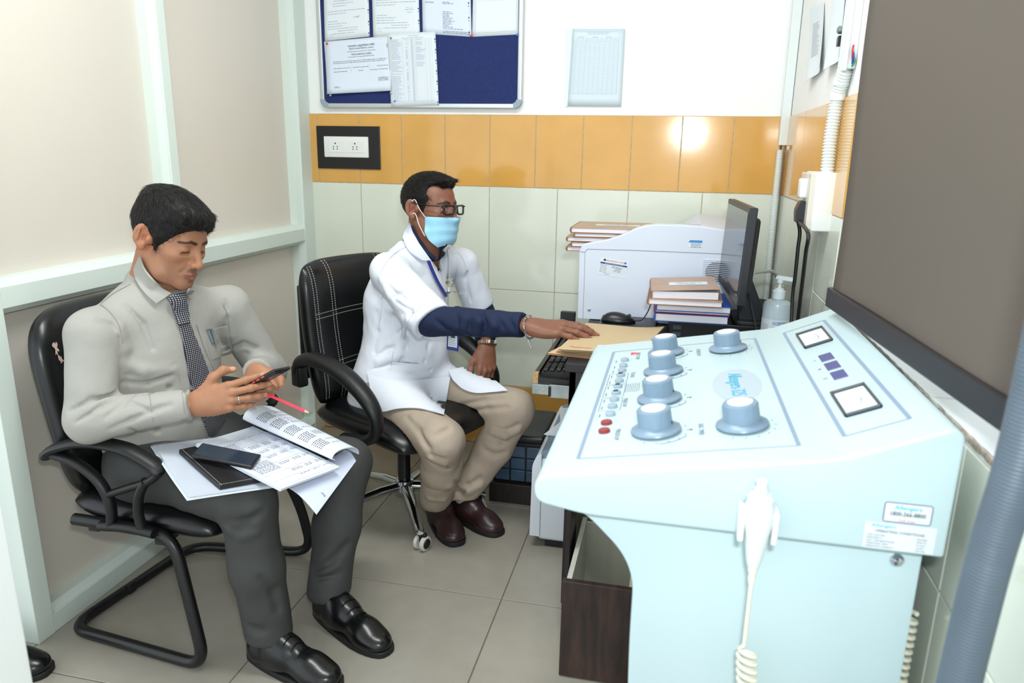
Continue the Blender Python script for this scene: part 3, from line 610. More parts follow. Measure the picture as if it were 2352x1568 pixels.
box('nozzle_tip', .036, .046, -.005, .005, .2125, .2175, M_pblue, noz, bev=.001, xf=xf @ Matrix.Rotation(-.35, 4, 'Z'))
def cyl_print(rad): return lambda x, y: Vector((bx0+rad*math.cos(x/rad), by0+rad*math.sin(x/rad), ZD+y))
angc = math.atan2(CAM.y-by0, CAM.x-bx0); u0 = angc*.0413
vs = []; fs = []
for k in range(25): a = angc-1.45+2.9*k/24; vs += [(bx0+.0413*math.cos(a), by0+.0413*math.sin(a), ZD+.02), (bx0+.0413*math.cos(a), by0+.0413*math.sin(a), ZD+.105)]
for k in range(24): fs.append((2*k, 2*k+2, 2*k+3, 2*k+1))
lb = pyd('bottle_label', vs, fs, M_lab, bot, True)
pr = Print(); pr.text('SCEPTO', u0+.012, .094, .0085, bold=.01); pr.build('label_lettering', M_blue, lb, Matrix.Identity(4), bend=cyl_print(.0416))
pr = Print()
for k in range(12): pr.rect(u0-.008+.0035*k, .040, u0-.008+.0035*(k+1), .083)
pr.build('label_panel', M_black, lb, Matrix.Identity(4), bend=cyl_print(.0416))
pr = Print(); pr.text('Scepto Rub X', u0+.013, .072, .0062, sx=.9, bold=.012); pr.words(u0-.005, u0+.03, .062, .002, rl); pr.words(u0-.005, u0+.03, .058, .002, rl); pr.build('label_lettering', M_lab, lb, Matrix.Identity(4), bend=cyl_print(.0419))
pr = Print(); [pr.words(u0-.042, u0-.022, .088-.004*i, .0026, rl) for i in range(8)]; pr.build('label_smallprint', M_inkg, lb, Matrix.Identity(4), bend=cyl_print(.0416))

# ================================================================== things on the back wall
M_paper = P('paper_white', (230, 237, 243), .6); M_form = P('form_paper', (212, 226, 234), .6); M_paperb = P('paper_bluish', (222, 232, 246), .6); M_film = P('plastic_sleeve', (224, 234, 240), .15, spec=.7); M_fabric = P('navy_felt', (26, 44, 104), .85, noise=(90, .25), bump=(300, .3)); M_alum = P('brushed_aluminium', (206, 212, 214), .35, .6); M_crn = P('corner_grey', (150, 164, 178), .4)
M_pinr = P('pin_red', (214, 30, 40), .3); M_pinb = P('pin_blue', (30, 120, 220), .3); M_ping = P('pin_teal', (20, 150, 130), .3); M_inkl = P('print_faint', (150, 160, 190), .7); M_inkp = P('print_purple', (96, 96, 150), .7)
x0, x1, zb, zt_ = .030, .940, 1.517, 2.12
nb = thing('notice_board', 'blue felt notice board with aluminium frame above the orange tiles', 'notice board', ((x0+x1)/2, 0, zb))
box('felt', x0+.015, x1-.015, -.014, .003, zb+.015, zt_-.015, M_fabric, nb)
for (a, b, c, d) in ((x0+.03, x1-.03, zb, zb+.02), (x0+.03, x1-.03, zt_-.02, zt_)): box('frame_bar', a, b, -.020, .003, c, d, M_alum, nb, bev=.004, seg=3)
for (a, b) in ((x0, x0+.02), (x1-.02, x1)): box('frame_bar', a, b, -.020, .003, zb+.03, zt_-.03, M_alum, nb, bev=.004, seg=3)
for sx_, X_ in ((1, x0), (-1, x1)):
    for sz_, Z_ in ((1, zb), (-1, zt_)):
        n = 7; o_ = [(X_+sx_*(.036-.036*math.cos(k/n*math.pi/2)), Z_+sz_*(.036-.036*math.sin(k/n*math.pi/2))) for k in range(n+1)]; i_ = [(X_+sx_*(.036-.013*math.cos(k/n*math.pi/2)), Z_+sz_*(.036-.013*math.sin(k/n*math.pi/2))) for k in range(n+1)]
        prism('frame_corner', o_+i_[::-1], 'y', -.022, .003, M_crn, nb)
def sheet(name, label, cat, cor, off, mat=M_paper, curl=0, thick=.0005, group=None, n=10):
    """a paper sheet; corners top-left, top-right, bottom-right, bottom-left on the back wall plane (x,z)"""
    c = [Vector((a, 0, b)) for a, b in cor]
    def bend(u, v):                       # u 0..1 across, v 0..1 down
        p = c[0].lerp(c[1], u).lerp(c[3].lerp(c[2], u), v); p.y = -off-curl*(v**3)*(1+.3*math.sin(7*u)); return p
    vs = []; fs = []; m = n+1
    for s in (0, 1):
        for i in range(m):
            for j in range(m): p = bend(i/n, j/n); p.y += s*thick; vs.append(p)
    q = m*m
    for i in range(n):
        for j in range(n): a = i*m+j; fs += [(a, a+1, a+m+1, a+m), (q+a, q+a+m, q+a+m+1, q+a+1)]
    for i in range(n): fs += [(i*m, (i+1)*m, q+(i+1)*m, q+i*m), (i*m+n, q+i*m+n, q+(i+1)*m+n, (i+1)*m+n), (i, q+i, q+i+1, i+1), (n*m+i, n*m+i+1, q+n*m+i+1, q+n*m+i)]
    o = pyd(name, vs, fs, mat, None, True); tag(o, label, cat, group); W_ = (c[1]-c[0]).length; H_ = (c[3]-c[0]).length
    def B(x, y): p = bend(x/W_, -y/H_); return p+Vector((0, -.0005, 0))
    return o, W_, H_, B
I4 = Matrix.Identity(4); rp_ = random.Random(11)
def strip_holes(o, W_, H_, B, x, k=6):
    pr = Print()
    for i in range(k): pr.disc(x, -H_*(i+.7)/k, .0024, 8, .0038); pr.disc(x, -H_*(i+.7)/k-.011, .002, 8)
    pr.build('punched_holes', M_fabric, o, I4, bend=B)
# four upper sheets run out of the top of the picture
o, W_, H_, B = sheet('notice_sheet', 'faint printed notice sheet with an ink signature, above the registration certificate', 'paper', [(.070, 2.07), (.272, 2.08), (.272, 1.808), (.064, 1.792)], .0165, M_paper)
pr = Print()
for i, (a, b) in enumerate([(.10, .9), (.10, .85), (.12, .7), (.1, .9), (.1, .6), (.2, .65), (.2, .6), (.22, .85), (.22, .8), (.22, .85), (.2, .65), (.2, .5), (0, 0), (.08, .92), (.08, .5), (0, 0), (.65, .8), (.08, .3), (.08, .5), (.08, .4), (.08, .75), (.3, .75), (.18, .65)]):
    if b: pr.words(W_*a, W_*b, -H_*(.12+.036*i), .0042, rp_)
pr.ring(W_*.14, -H_*.93, .006, .0009); pr.build('print_lines', M_inkl, o, I4, bend=B); pr = Print(); pr.scribble(W_*.68, W_*.8, -H_*.69, .012, rp_, .0006); pr.build('ink_signature', M_inkp, o, I4, bend=B); strip_holes(o, W_, H_, B, W_*.985)
o, W_, H_, B = sheet('notice_sheet', 'faint printed notice sheet behind the two-column rate list', 'paper', [(.288, 2.08), (.492, 2.085), (.497, 1.806), (.288, 1.806)], .0162, M_paper)
pr = Print()
for i, (a, b) in enumerate([(.10, .9), (.10, .85), (.12, .7), (.1, .9), (.2, .75), (.2, .9), (.22, .85), (.22, .6), (.2, .75), (0, 0), (.08, .95), (.08, .95), (.08, .5), (0, 0), (.7, .9), (.75, .85), (.1, .3), (.08, .5), (.08, .45), (.08, .75), (.4, .8), (.22, .75)]):
    if b: pr.words(W_*a, W_*b, -H_*(.12+.036*i), .0042, rp_)
pr.ring(W_*.14, -H_*.90, .007, .0009); pr.build('print_lines', M_inkl, o, I4, bend=B); pr = Print(); pr.scribble(W_*.72, W_*.85, -H_*.60, .012, rp_, .0006); pr.build('ink_signature', M_inkp, o, I4, bend=B); strip_holes(o, W_, H_, B, W_*.985)
o, W_, H_, B = sheet('notice_sheet', 'notice sheet listing USG Thorax and X-Ray of any bone in bold print', 'paper', [(.508, 2.08), (.714, 2.08), (.722, 1.800), (.510, 1.816)], .0158, M_paperb)
pr = Print(); yb = -H_*.50
pr.text('X-Ray of any bone', W_*.06, -H_*.42, .0052, 'LEFT', bold=.01); pr.text('USG Thorax', W_*.06, -H_*.54, .0052, 'LEFT', bold=.01)
for i, L in enumerate([.5, .75]): pr.words(W_*.42, W_*(.42+.3*L), -H_*(.535+.02*i), .0042, rp_)
pr.words(W_*.42, W_*.92, -H_*.42, .0042, rp_)
for i, L in enumerate([.5, .62, .45, .4, .6, .5, .7, .55, .55, .35, .6, 1.2]): pr.words(W_*.42, W_*(.42+.34*L), -H_*(.67+.0215*i), .0042, rp_)
for i in range(2): pr.words(W_*.42, W_*.97, -H_*(.945+.02*i), .0042, rp_)
pr.build('print_lines', M_inkp, o, I4, bend=B)['kind'] = 'stuff'; strip_holes(o, W_, H_, B, W_*.955, 5)
o, W_, H_, B = sheet('notice_sheet', 'blank-bodied notice sheet with a boxed table, at the right end of the notice board', 'paper', [(.730, 2.08), (.917, 2.08), (.918, 1.806), (.724, 1.800)], .0154, M_paper)
pr = Print(); pr.frame(W_*.07, -H_*.95, W_*.96, -H_*.05, .0006); pr.frame(W_*.12, -H_*.52, W_*.92, -H_*.40, .0004)
for k in (.25, .45, .68): pr.line(W_*k, -H_*.52, W_*k, -H_*.40, .0004)
for k in (.15, .29, .5, .73): pr.words(W_*k, W_*(k+.12), -H_*.46, .0035, rp_)
pr.build('print_lines', M_inkl, o, I4, bend=B)['kind'] = 'stuff'
# the registration certificate in its sleeve
o, W_, H_, B = sheet('registration_certificate', 'landscape medical council registration certificate in a plastic sleeve on the notice board', 'certificate', [(.060, 1.790), (.372, 1.810), (.366, 1.588), (.068, 1.574)], .0172, M_paperb, .010)
pr = Print(); cxm = W_*.55
pr.text('\u092e\u0927\u094d\u092f\u092a\u094d\u0930\u0926\u0947\u0936 \u0906\u092f\u0941\u0930\u094d\u0935\u093f\u091c\u094d\u091e\u093e\u0928 \u092a\u0930\u093f\u0937\u0926', cxm, -.028, .0075, bold=.005)
pr.text('MADHYA PRADESH MEDICAL COUNCIL', cxm, -.0385, .0046, bold=.01); pr.text('Additional Registration Certificate', cxm, -.060, .0050, bold=.01); pr.line(cxm-.045, -.064, cxm+.045, -.064, .0006)
pr.words(cxm-.066, cxm+.066, -.0495, .0036, rp_); pr.words(cxm-.062, cxm+.062, -.071, .0036, rp_); pr.words(W_*.12, W_*.93, -.086, .0040, rp_); pr.words(W_*.12, W_*.9, -.0925, .0040, rp_)
for a, b in ((.12, .37), (.41, .65), (.78, .95)): pr.words(W_*a, W_*b, -.113, .0036, rp_)
for a, b in ((.12, .33), (.5, .57), (.68, .95)): pr.words(W_*a, W_*b, -.127, .0040, rp_)
pr.line(W_*.39, -.106, W_*.39, -.134, .0004); pr.line(W_*.67, -.106, W_*.67, -.134, .0004); pr.words(W_*.12, W_*.22, -.192, .0034, rp_); pr.words(W_*.12, W_*.2, -.188, .0034, rp_)
for i in range(4): pr.words(W_*.8, W_*.96, -.160-.004*i, .0030, rp_)
pr.scribble(W_*.84, W_*.94, -.164, .014, rp_, .0006); pr.ring(W_*.955, -.036, .0075, .002); pr.disc(W_*.955, -.036, .004); pr.build('certificate_print', M_ink, o, I4, bend=B)['kind'] = 'stuff'
# the rate list hanging over the certificate
o, W_, H_, B = sheet('rate_list_sheet', 'two-column rate list with ruled rows pinned over the certificate', 'paper', [(.352, 1.818), (.566, 1.822), (.580, 1.530), (.364, 1.522)], .0195, M_paper, .004)
pr = Print(); pr.text('S.S.I.M.S HOSPITAL', W_*.55, -H_*.045, .0042, sx=1.1); pr.words(W_*.3, W_*.75, -H_*.07, .0038, rp_)
xa, xb_, ya, yb = W_*.06, W_*.92, -H_*.085, -H_*.935; pr.frame(xa, yb, xb_, ya, .0004)
for k in (.30, .42, .485, .54, .57, .78, .86): pr.line(W_*k, ya, W_*k, yb, .0004)
for i in range(50):
    y = ya+(yb-ya)*(i+.5)/50; pr.line(xa, y-.0025, xb_, y-.0025, .0002)
    if rp_.random() < .8: pr.words(W_*.075, W_*rp_.uniform(.18, .3), y, .0030, rp_)
    if rp_.random() < .6: pr.rect(W_*.37, y-.0008, W_*.40, y+.0008)
    pr.rect(W_*.49, y-.0008, W_*.52, y+.0008)
    if i < 22 and rp_.random() < .8: pr.words(W_*.585, W_*rp_.uniform(.68, .78), y, .0030, rp_)
pr.build('table_print', M_inkl, o, I4, bend=B)['kind'] = 'stuff'; strip_holes(o, W_, H_, B, W_*.985, 7)
def pin(px, py, mat, col):
    p = atY(px, py, -.026); t_ = thing('push_pin', col, 'push pin', (p.x, -.014, p.z), 0, None); xf = Matrix.Translation((p.x, -.0165, p.z)) @ Matrix.Rotation(math.pi/2+.25, 4, 'X') @ Matrix.Rotation(.3, 4, 'Y')
    lathe('pin_head', [(0, 0), (.0048, 0), (.0048, .0015), (.0028, .0025), (.0026, .008), (.0042, .009), (.0042, .0105), (0, .011)], mat, t_, 14, xf); tube('pin_point', [xf @ Vector((0, 0, .001)), xf @ Vector((0, 0, -.007))], .0006, M_steel, t_, 6)
pin(749, 99, M_pinr, 'red push pin at the top left corner of the registration certificate'); pin(1081, 81, M_pinr, 'red push pin under the USG notice sheet'); pin(1187, 79, M_pinb, 'blue push pin under the boxed-table notice sheet')
pin(896, 86, M_ping, 'teal push pin at the top corner of the rate list'); pin(905, 231, M_pinb, 'blue push pin at the bottom corner of the rate list'); pin(757, 218, M_steel, 'steel push pin at the bottom left of the certificate'); pin(896, 213, M_steel, 'steel push pin between the certificate and the rate list')
# lone monitoring form in a clear sleeve
o, W_, H_, B = sheet('monitoring_form', 'monitoring form in a clear plastic sleeve alone on the white wall', 'paper', [(1.140, 1.826), (1.350, 1.822), (1.350, 1.529), (1.130, 1.530)], .002, M_form)
pr = Print(); pr.text('SSIMS, GOVT. INSTITUTE OF MEDICAL SCIENCES', W_*.5, -H_*.045, .0030); pr.text('TEMPERATURE & HUMIDITY MONITORING', W_*.5, -H_*.067, .0030); pr.frame(W_*.03, -H_*.84, W_*.9, -H_*.033, .0004)
for i in range(36): pr.line(W_*.03, -H_*(.16+.0192*i), W_*.9, -H_*(.16+.0192*i), .0003)
for k in range(10): pr.line(W_*(.09+.09*k), -H_*.12, W_*(.09+.09*k), -H_*.84, .0003)
for k in (.13, .4, .65): pr.words(W_*k, W_*(k+.1), -H_*.105, .0034, rp_)
for k in range(9): pr.words(W_*(.10+.09*k), W_*(.15+.09*k), -H_*.128, .0026, rp_)
for k in range(9): pr.scribble(W_*(.10+.09*k), W_*(.15+.09*k), -H_*.15, .004, rp_, .0004)
pr.build('form_print', M_inkl, o, I4, bend=B)['kind'] = 'stuff'
slv = pyd('sleeve_strip', [(1.112, -.0016, 1.828), (1.140, -.0022, 1.827), (1.130, -.0022, 1.528), (1.120, -.0016, 1.528)], [(0, 1, 2, 3)], M_film, o)
# twin socket on its black plate
ps = thing('wall_socket', 'white twin power socket on a black board among the orange tiles', 'socket', (.15, 0, 1.35)); a = (-.002, .300, 1.256, 1.441)
box('mounting_board', a[0], a[1], -.008, .004, a[2], a[3], M_black, ps, bev=.0015)
fp = box('face_plate', .036, .248, -.016, -.006, 1.306, 1.396, M_white, ps, bev=.003, seg=3); FW_ = frame((0, -.0163, 0), (1, 0, 0), (0, 0, 1), (0, -1, 0))
for xo in (.098, .192):
    box('socket_module', xo-.036, xo+.036, -.0175, -.012, 1.327, 1.377, M_white, fp, bev=.001); pr = Print()
    for (u, v, r) in ((0, .014, .0036), (-.009, 0, .0028), (.009, 0, .0028), (-.009, -.010, .0028), (.009, -.010, .0028)): pr.disc(xo+u-.006, 1.352+v, r, 12)
    pr.build('socket_holes', M_black, fp, FW_, .0016)
# conduit and trunking in the corner
M_cond = P('white_conduit', (226, 232, 230), .4)
def ribbed(name, path, r, mat, parent, pitch=.006, amp=.12, sides=12):
    pts = [Vector(p) for p in path]; d = [0]
    for a, b in zip(pts[:-1], pts[1:]): d.append(d[-1]+(b-a).length)
    n = int(d[-1]/pitch*4); out = []; rad = []; j = 0
    for k in range(n+1):
        s = d[-1]*k/n
        while j < len(d)-2 and d[j+1] < s: j += 1
        t = (s-d[j])/max(1e-9, d[j+1]-d[j]); out.append(pts[j].lerp(pts[j+1], t)); rad.append(r*(1+amp*(1 if k % 4 in (0, 1) else -1)))
    vs, fs = tube_geo(out, rad, sides); return pyd(name, vs, fs, mat, parent, True)
tr = thing('corner_trunking', 'white cable trunking running down the corner above the ribbed conduit', 'trunking', (1.99, -.02, 1.4))
box('trunking_channel', 1.972, 2.006, -.022, -.001, 1.385, 2.7, M_cond, tr, bev=.002); tube('wire', [Vector((1.985, -.014, 1.40)), Vector((1.981, -.016, 1.35))], .003, M_black, tr, 6)
tag(ribbed('ribbed_conduit', [(1.981, -.017, 1.368), (1.983, -.017, 1.1), (1.986, -.017, ZD+.001)], .0125, M_cond, None, .006), 'thin white ribbed conduit running down the room corner to the desk', 'conduit')
# ================================================================== right wall
XRT = XR-.006
def rsheet(label, cor, off):
    c = [Vector((0, a, b)) for a, b in cor]; n = 8; m = 9; vs = []; fs = []
    def bend(u, v): p = c[0].lerp(c[1], u).lerp(c[3].lerp(c[2], u), v); p.x = XR-off-.02*(v**2)*(.5+.5*math.sin(5*u+1))-.01*u*v; return p
    for s in (0, 1):
        for i in range(m):
            for j in range(m): p = bend(i/n, j/n); p.x += s*.0006; vs.append(p)
    q = m*m
    for i in range(n):
        for j in range(n): a = i*m+j; fs += [(a, a+m, a+m+1, a+1), (q+a, q+a+1, q+a+m+1, q+a+m)]
    o = pyd('wall_paper_sheet', vs, fs, M_paper, None, True); return tag(o, label, 'paper'), lambda x, y: bend(x, y)-Vector((.0006, 0, 0))
o, B = rsheet('typed paper list with a wavy lower edge on the right wall', [(-.20, 1.845), (-.50, 1.81), (-.66, 1.600), (-.42, 1.580)], .002)
pr = Print()
for i in range(22): pr.words(.28, .28+rp_.uniform(.3, .5), .25+.022*i, .010, rp_)
pr.build('list_print', M_ink, o, I4, bend=B)
o, B = rsheet('curled blank paper sheet on the right wall next to the switch box', [(-.60, 1.86), (-.82, 1.83), (-.945, 1.598), (-.74, 1.584)], .003)
# distribution box above, thin and half open
db = thing('switch_box', 'white half-open switch box with loose wires high on the right wall', 'switch box', (XR, -1.0, 1.62))
box('box_shell', XR-.022, XR, -1.072, -.955, 1.556, 1.80, M_cond, db, bev=.004); box('box_cover', XR-.030, XR-.022, -1.080, -1.0, 1.55, 1.80, M_cond, db, bev=.003)
lathe('knob_switch', [(0, 0), (.010, 0), (.010, .012), (.005, .016), (0, .016)], M_steel, db, 14, Matrix.Translation((XR-.022, -.975, 1.66)) @ Matrix.Rotation(-math.pi/2, 4, 'Y')); box('breaker', XR-.034, XR-.021, -.988, -.965, 1.62, 1.645, M_black, db, bev=.002)
M_wr = P('wire_red', (190, 40, 50), .4); M_wb = P('wire_blue', (40, 70, 170), .4); M_wg = P('wire_green', (40, 140, 90), .4)
for k, mt in enumerate((M_wr, M_wb, M_wg)): tube('loose_wire', catmull([(XR-.012, -1.072, 1.61-.012*k), (XR-.014+.004*k, -1.081, 1.595-.010*k), (XR-.010, -1.074, 1.572-.006*k)], 6), .0022, mt, db, 6)
sb = thing('socket_box', 'white surface-mounted socket box with a black plug on the right wall', 'socket box', (XR, -.98, 1.2))
box('box_body', 1.955, XR+.001, -1.03, -.86, 1.148, 1.303, M_white, sb, bev=.004, seg=3); box('front_plate', 1.942, 1.957, -1.024, -.862, 1.152, 1.300, P('beige_plate', (214, 208, 196), .4), sb, bev=.003)
box('white_plug', 1.924, 1.944, -.985, -.935, 1.232, 1.285, M_white, sb, bev=.006, seg=3)
ribbed('corrugated_conduit', catmull([(1.985, -1.0, 1.303), (1.983, -1.0, 1.38), (1.985, -1.0, 1.45), (1.987, -1.005, 1.50), (1.992, -1.04, 1.557)], 6), .0165, M_cond, sb, .008)
for z in (1.485, 1.52): lathe('conduit_coupling', [(.012, 0), (.0195, 0), (.0195, .018), (.012, .018)], M_cond, sb, 18, Matrix.Translation((1.987 if z < 1.5 else 1.989, -1.004 if z < 1.5 else -1.018, z)))
pc = thing('power_cord', 'black power cord with a moulded plug hanging from the white socket box', 'power cord', (1.93, -.95, 1.16), 0, 'power cords on the right wall')
pc2 = thing('power_cord', 'plain black power cord hanging right beside the corded plug, without a plug of its own', 'power cord', (1.93, -.97, 1.17), 0, 'power cords on the right wall')
prism('plug_body', rounded([(1.922, 1.165), (1.944, 1.165), (1.944, 1.225), (1.928, 1.225), (1.919, 1.20)], [.006]*5, 3), 'y', -.99, -.945, M_black, pc, bev=.005, seg=3)
def on_desk(path): return [Vector((q[0], q[1], max(q[2], ZD+.0050))) for q in path]
tube('cord', on_desk(catmull([(1.943, -.922, 1.205), (1.930, -.922, 1.192)]+[atY(*q, -.924) for q in ((1837, 530), (1833, 570), (1827, 630), (1820, 690))]+[(1.958, -.945, ZD+.02), (1.985, -.94, ZD+.006)], 8)), .0052, M_black, pc2, 8)
tube('cord', on_desk(catmull([(1.930, -.968, 1.172)]+[atX(*q, x) for *q, x in ((1856, 535, 1.932), (1851, 580, 1.934), (1844, 640, 1.938), (1837, 700, 1.942))]+[(1.955, -1.02, ZD+.02), (1.985, -1.0, ZD+.006)], 8)), .0052, M_black, pc, 8)
# roller blind
M_blind = P('brown_blind_fabric', (96, 87, 79), .7, noise=(2, .05), bump=(250, .12)); M_bar = P('blind_bar_black', (30, 27, 32), .4)
bl = thing('roller_blind', 'large brown fabric roller blind with dark bottom bar over the window', 'blind', (1.96, -2.0, 1.03)); d_ = Vector((.0637, -.765, 0)).normalized(); nrm = Vector((-d_.y, d_.x, 0)); nrm = nrm if nrm.x < 0 else -nrm
o_ = Vector((1.938, -1.47, 0)); vs = []; fs = []; nu, nv = 30, 24; LB = 1.75
for s in (0, 1):
    for i in range(nu+1):
        for j in range(nv+1):
            t = i/nu*LB; z = 1.055+j/nv*1.25; wv = .004*math.sin(t*7+z*3)*(1-j/nv)+.003*math.sin(z*9+t*2)
            p = o_+d_*t+nrm*wv*.8+Vector((0, 0, z))-nrm*(s*.0012); vs.append(p)
m = nv+1; q = (nu+1)*m
for i in range(nu):
    for j in range(nv): a = i*m+j; fs += [(a, a+1, a+m+1, a+m), (q+a, q+a+m, q+a+m+1, q+a+1)]
for j in range(nv): fs += [(j, q+j, q+j+1, j+1), (nu*m+j, nu*m+j+1, q+nu*m+j+1, q+nu*m+j)]
pyd('fabric', vs, fs, M_blind, bl, True)
xf = frame(o_+Vector((0, 0, 1.028)), d_, Vector((0, 0, 1)), d_.cross(Vector((0, 0, 1))))
box('bottom_bar', -.012, LB+.01, 0, .042, -.008, .008, M_bar, bl, bev=.003, xf=xf); tube('roller', [o_+Vector((0, 0, 2.31)), o_+d_*LB+Vector((0, 0, 2.31))], .03, M_bar, bl, 16)
# ribbed grey hose near the photographer
M_hose = P('grey_ribbed_hose', (86, 99, 112), .45, noise=(20, .12))
tag(ribbed('ribbed_hose', catmull([(1.950, -2.31, .02), (1.950, -2.315, .5), (1.952, -2.33, .9), (1.955, -2.35, 1.1), (1.952, -2.36, 1.6), (1.948, -2.36, 2.69)], 10), .0215, M_hose, None, .0045, .03, 20), 'thick grey ribbed cable hose running up the wall beside the console', 'hose')

# ================================================================== under the desk
M_lid = P('blue_grey_lid', (128, 146, 166), .4); M_body = P('floor_printer_white', (222, 228, 236), .4)
fpz = thing('floor_printer', 'white printer with blue-grey top standing on the floor under the desk', 'printer', (1.4, -.6, 0))
box('printer_body', 1.205, 1.62, -.87, -.36, .03, .335, M_body, fpz, bev=.014, seg=3); box('base', 1.23, 1.6, -.85, -.38, 0, .032, M_black, fpz)
prism('front_panel', rounded([(1.178, .045), (1.182, .315), (1.200, .350), (1.214, .350), (1.214, .045)], [.004, .03, .012, .004, .004], 5), 'y', -.875, -.36, M_body, fpz, bev=.002)
prism('top_lid', rounded([(1.20, .335), (1.215, .362), (1.60, .392), (1.62, .335)], [.01]*4, 4), 'y', -.86, -.37, M_lid, fpz, bev=.006)
def slab(name, label, cat, cen, L, Wd, T, rz, tilt, mat, bev=.0008):
    xf = Matrix.Translation(cen) @ Matrix.Rotation(-tilt, 4, 'Y') @ Matrix.Rotation(rz, 4, 'Z'); o = box(name, -L/2, L/2, -Wd/2, Wd/2, 0, T, mat, None, bev=bev, xf=xf); return tag(o, label, cat), xf
for k in range(5): slab('loose_paper', ['white paper lowest in the loose heap on the floor printer', 'creased white paper second from the bottom on the floor printer', 'white paper in the middle of the heap on the floor printer', 'white paper fourth in the heap on the floor printer', 'white paper just under the brown clip file on the floor printer'][k], 'paper', (1.335, -.60+.008*k, .3716+.0014*k), .21, .30, .0012, .12*k-.3, .078, M_paper)
M_clip = P('brown_grey_board', (104, 96, 84), .5, noise=(10, .1)); o, xf = slab('clip_file', 'brown-grey file board on papers on the floor printer', 'file', (1.35, -.62, .3798), .17, .26, .004, -.18, .078, M_clip)
pr = Print(); pr.rect(-.01, -.10, .015, -.09); pr.build('file_label', M_lab, o, xf @ Matrix.Translation((0, 0, .004)), .0004)
kbx = thing('black_storage_cabinet', 'low black cabinet with bluish plastic bins beside the floor printer', 'cabinet', (1.06, -.35, 0))
box('plinth', .955, 1.165, -.572, -.26, 0, .082, M_wenge, kbx, bev=.002); box('cabinet_shell', .965, 1.165, -.545, -.26, .082, .25, M_black, kbx, bev=.004); box('cabinet_lid', .955, 1.168, -.56, -.25, .25, .285, M_black, kbx, bev=.012, seg=3)
M_bin = P('blue_translucent_bin', (66, 88, 110), .25, noise=(12, .3))
for i in range(3):
    for j in range(3): box('bin', .975+.062*i, 1.032+.062*i, -.554, -.543, .09+.050*j, .136+.050*j, M_bin, kbx, bev=.003)

# ================================================================== visitor chair (left)
M_leather = P('black_leatherette', (13, 14, 16), .30, noise=(12, .3), bump=(160, .12, .001), spec=.5); M_rub = P('worn_black_plastic', (17, 18, 20), .45, noise=(10, .35), bump=(120, .15)); M_tub = P('black_powder_coat', (18, 19, 20), .35, noise=(40, .3)); M_peel = P('peeled_backing', (196, 166, 156), .8, noise=(30, .2)); M_stitch = P('white_stitching', (196, 194, 186), .7)
def pillow(name, f, T, mat, parent, nu=24, nv=24, corner=.5, pw=5, local=False):
    """cushion: f(u,v) centre surface for u,v in -1..1, half thickness T falling off at the rim"""
    P0 = []; 
    for i in range(nu+1):
        for j in range(nv+1):
            u = -math.cos(math.pi*i/nu) if False else math.sin(math.pi/2*(-1+2*i/nu)); v = math.sin(math.pi/2*(-1+2*j/nv))
            uu = u*math.sqrt(max(0, 1-corner*v**4*.5*abs(v))); vv = v*math.sqrt(max(0, 1-corner*u**4*.5*abs(u)))
            t = T*max(0, 1-abs(u)**pw)**.5*max(0, 1-abs(v)**pw)**.5
            e = .01; c = Vector(f(uu, vv)); du = Vector(f(uu+e, vv))-Vector(f(uu-e, vv)); dv = Vector(f(uu, vv+e))-Vector(f(uu, vv-e)); n_ = du.cross(dv).normalized(); P0.append((c+n_*t, c-n_*t))
    m = nv+1; q = len(P0); vs = [a for a, b in P0]+[b for a, b in P0]; fs = []
    for i in range(nu):
        for j in range(nv): a = i*m+j; fs += [(a, a+m, a+m+1, a+1), (q+a, q+a+1, q+a+m+1, q+a+m)]
    for i in range(nu): fs += [(i*m, q+i*m, q+(i+1)*m, (i+1)*m), (i*m+nv, (i+1)*m+nv, q+(i+1)*m+nv, q+i*m+nv)]
    for j in range(nv): fs += [(j, j+1, q+j+1, q+j), (nu*m+j, q+nu*m+j, q+nu*m+j+1, nu*m+j+1)]
    me = bpy.data.meshes.new(name); me.from_pydata([tuple(v) for v in vs], [], fs); me.update()
    bm = bmesh.new(); bm.from_mesh(me); bmesh.ops.remove_doubles(bm, verts=bm.verts, dist=1e-5); bmesh.ops.recalc_face_normals(bm, faces=bm.faces); bm.to_mesh(me); bm.free()
    return mesh_obj(name, me, mat, parent, True, local)
chl = thing('visitor_chair', 'black cantilever visitor chair with peeling leatherette back against the partition', 'chair', (.25, -1.42, 0))
def cbl(u, v): y = -1.425+u*.245; z = .665+v*.262; return (.040-.045*v+.030*u*u, y, z)
cb = pillow('backrest', cbl, .042, M_leather, chl, 28, 28, .55, 6)
pillow('seat', lambda u, v: (.285+u*.225, -1.43+v*.235, .395-.018*u**3-.01*u), .048, M_leather, chl, 24, 24, .35, 5)
def peel(cu, cv, sc, seed, nm='peeled_patch'):
    r2 = random.Random(seed); pts = []
    for k in range(16): a = 2*math.pi*k/16; rr = sc*r2.uniform(.25, 1.0); pts.append((cu+rr*math.cos(a)*.45, cv+rr*math.sin(a)))
    vs = []
    for (u, v) in pts+[(cu, cv)]:
        e = .01; c = Vector(cbl(u, v)); n_ = (Vector(cbl(u+e, v))-Vector(cbl(u-e, v))).cross(Vector(cbl(u, v+e))-Vector(cbl(u, v-e))).normalized(); n_ = n_ if n_.x > 0 else -n_; t = .042*max(0, 1-abs(u)**6)**.5*max(0, 1-abs(v)**6)**.5; vs.append(c+n_*(t+.0012))
    pyd(nm, vs, [(k, (k+1) % 16, 16) for k in range(16)], M_peel, cb)
peel(-.82, .62, .10, 1); peel(-.80, .50, .08, 4); peel(-.84, .20, .085, 2)
z_ = .0165
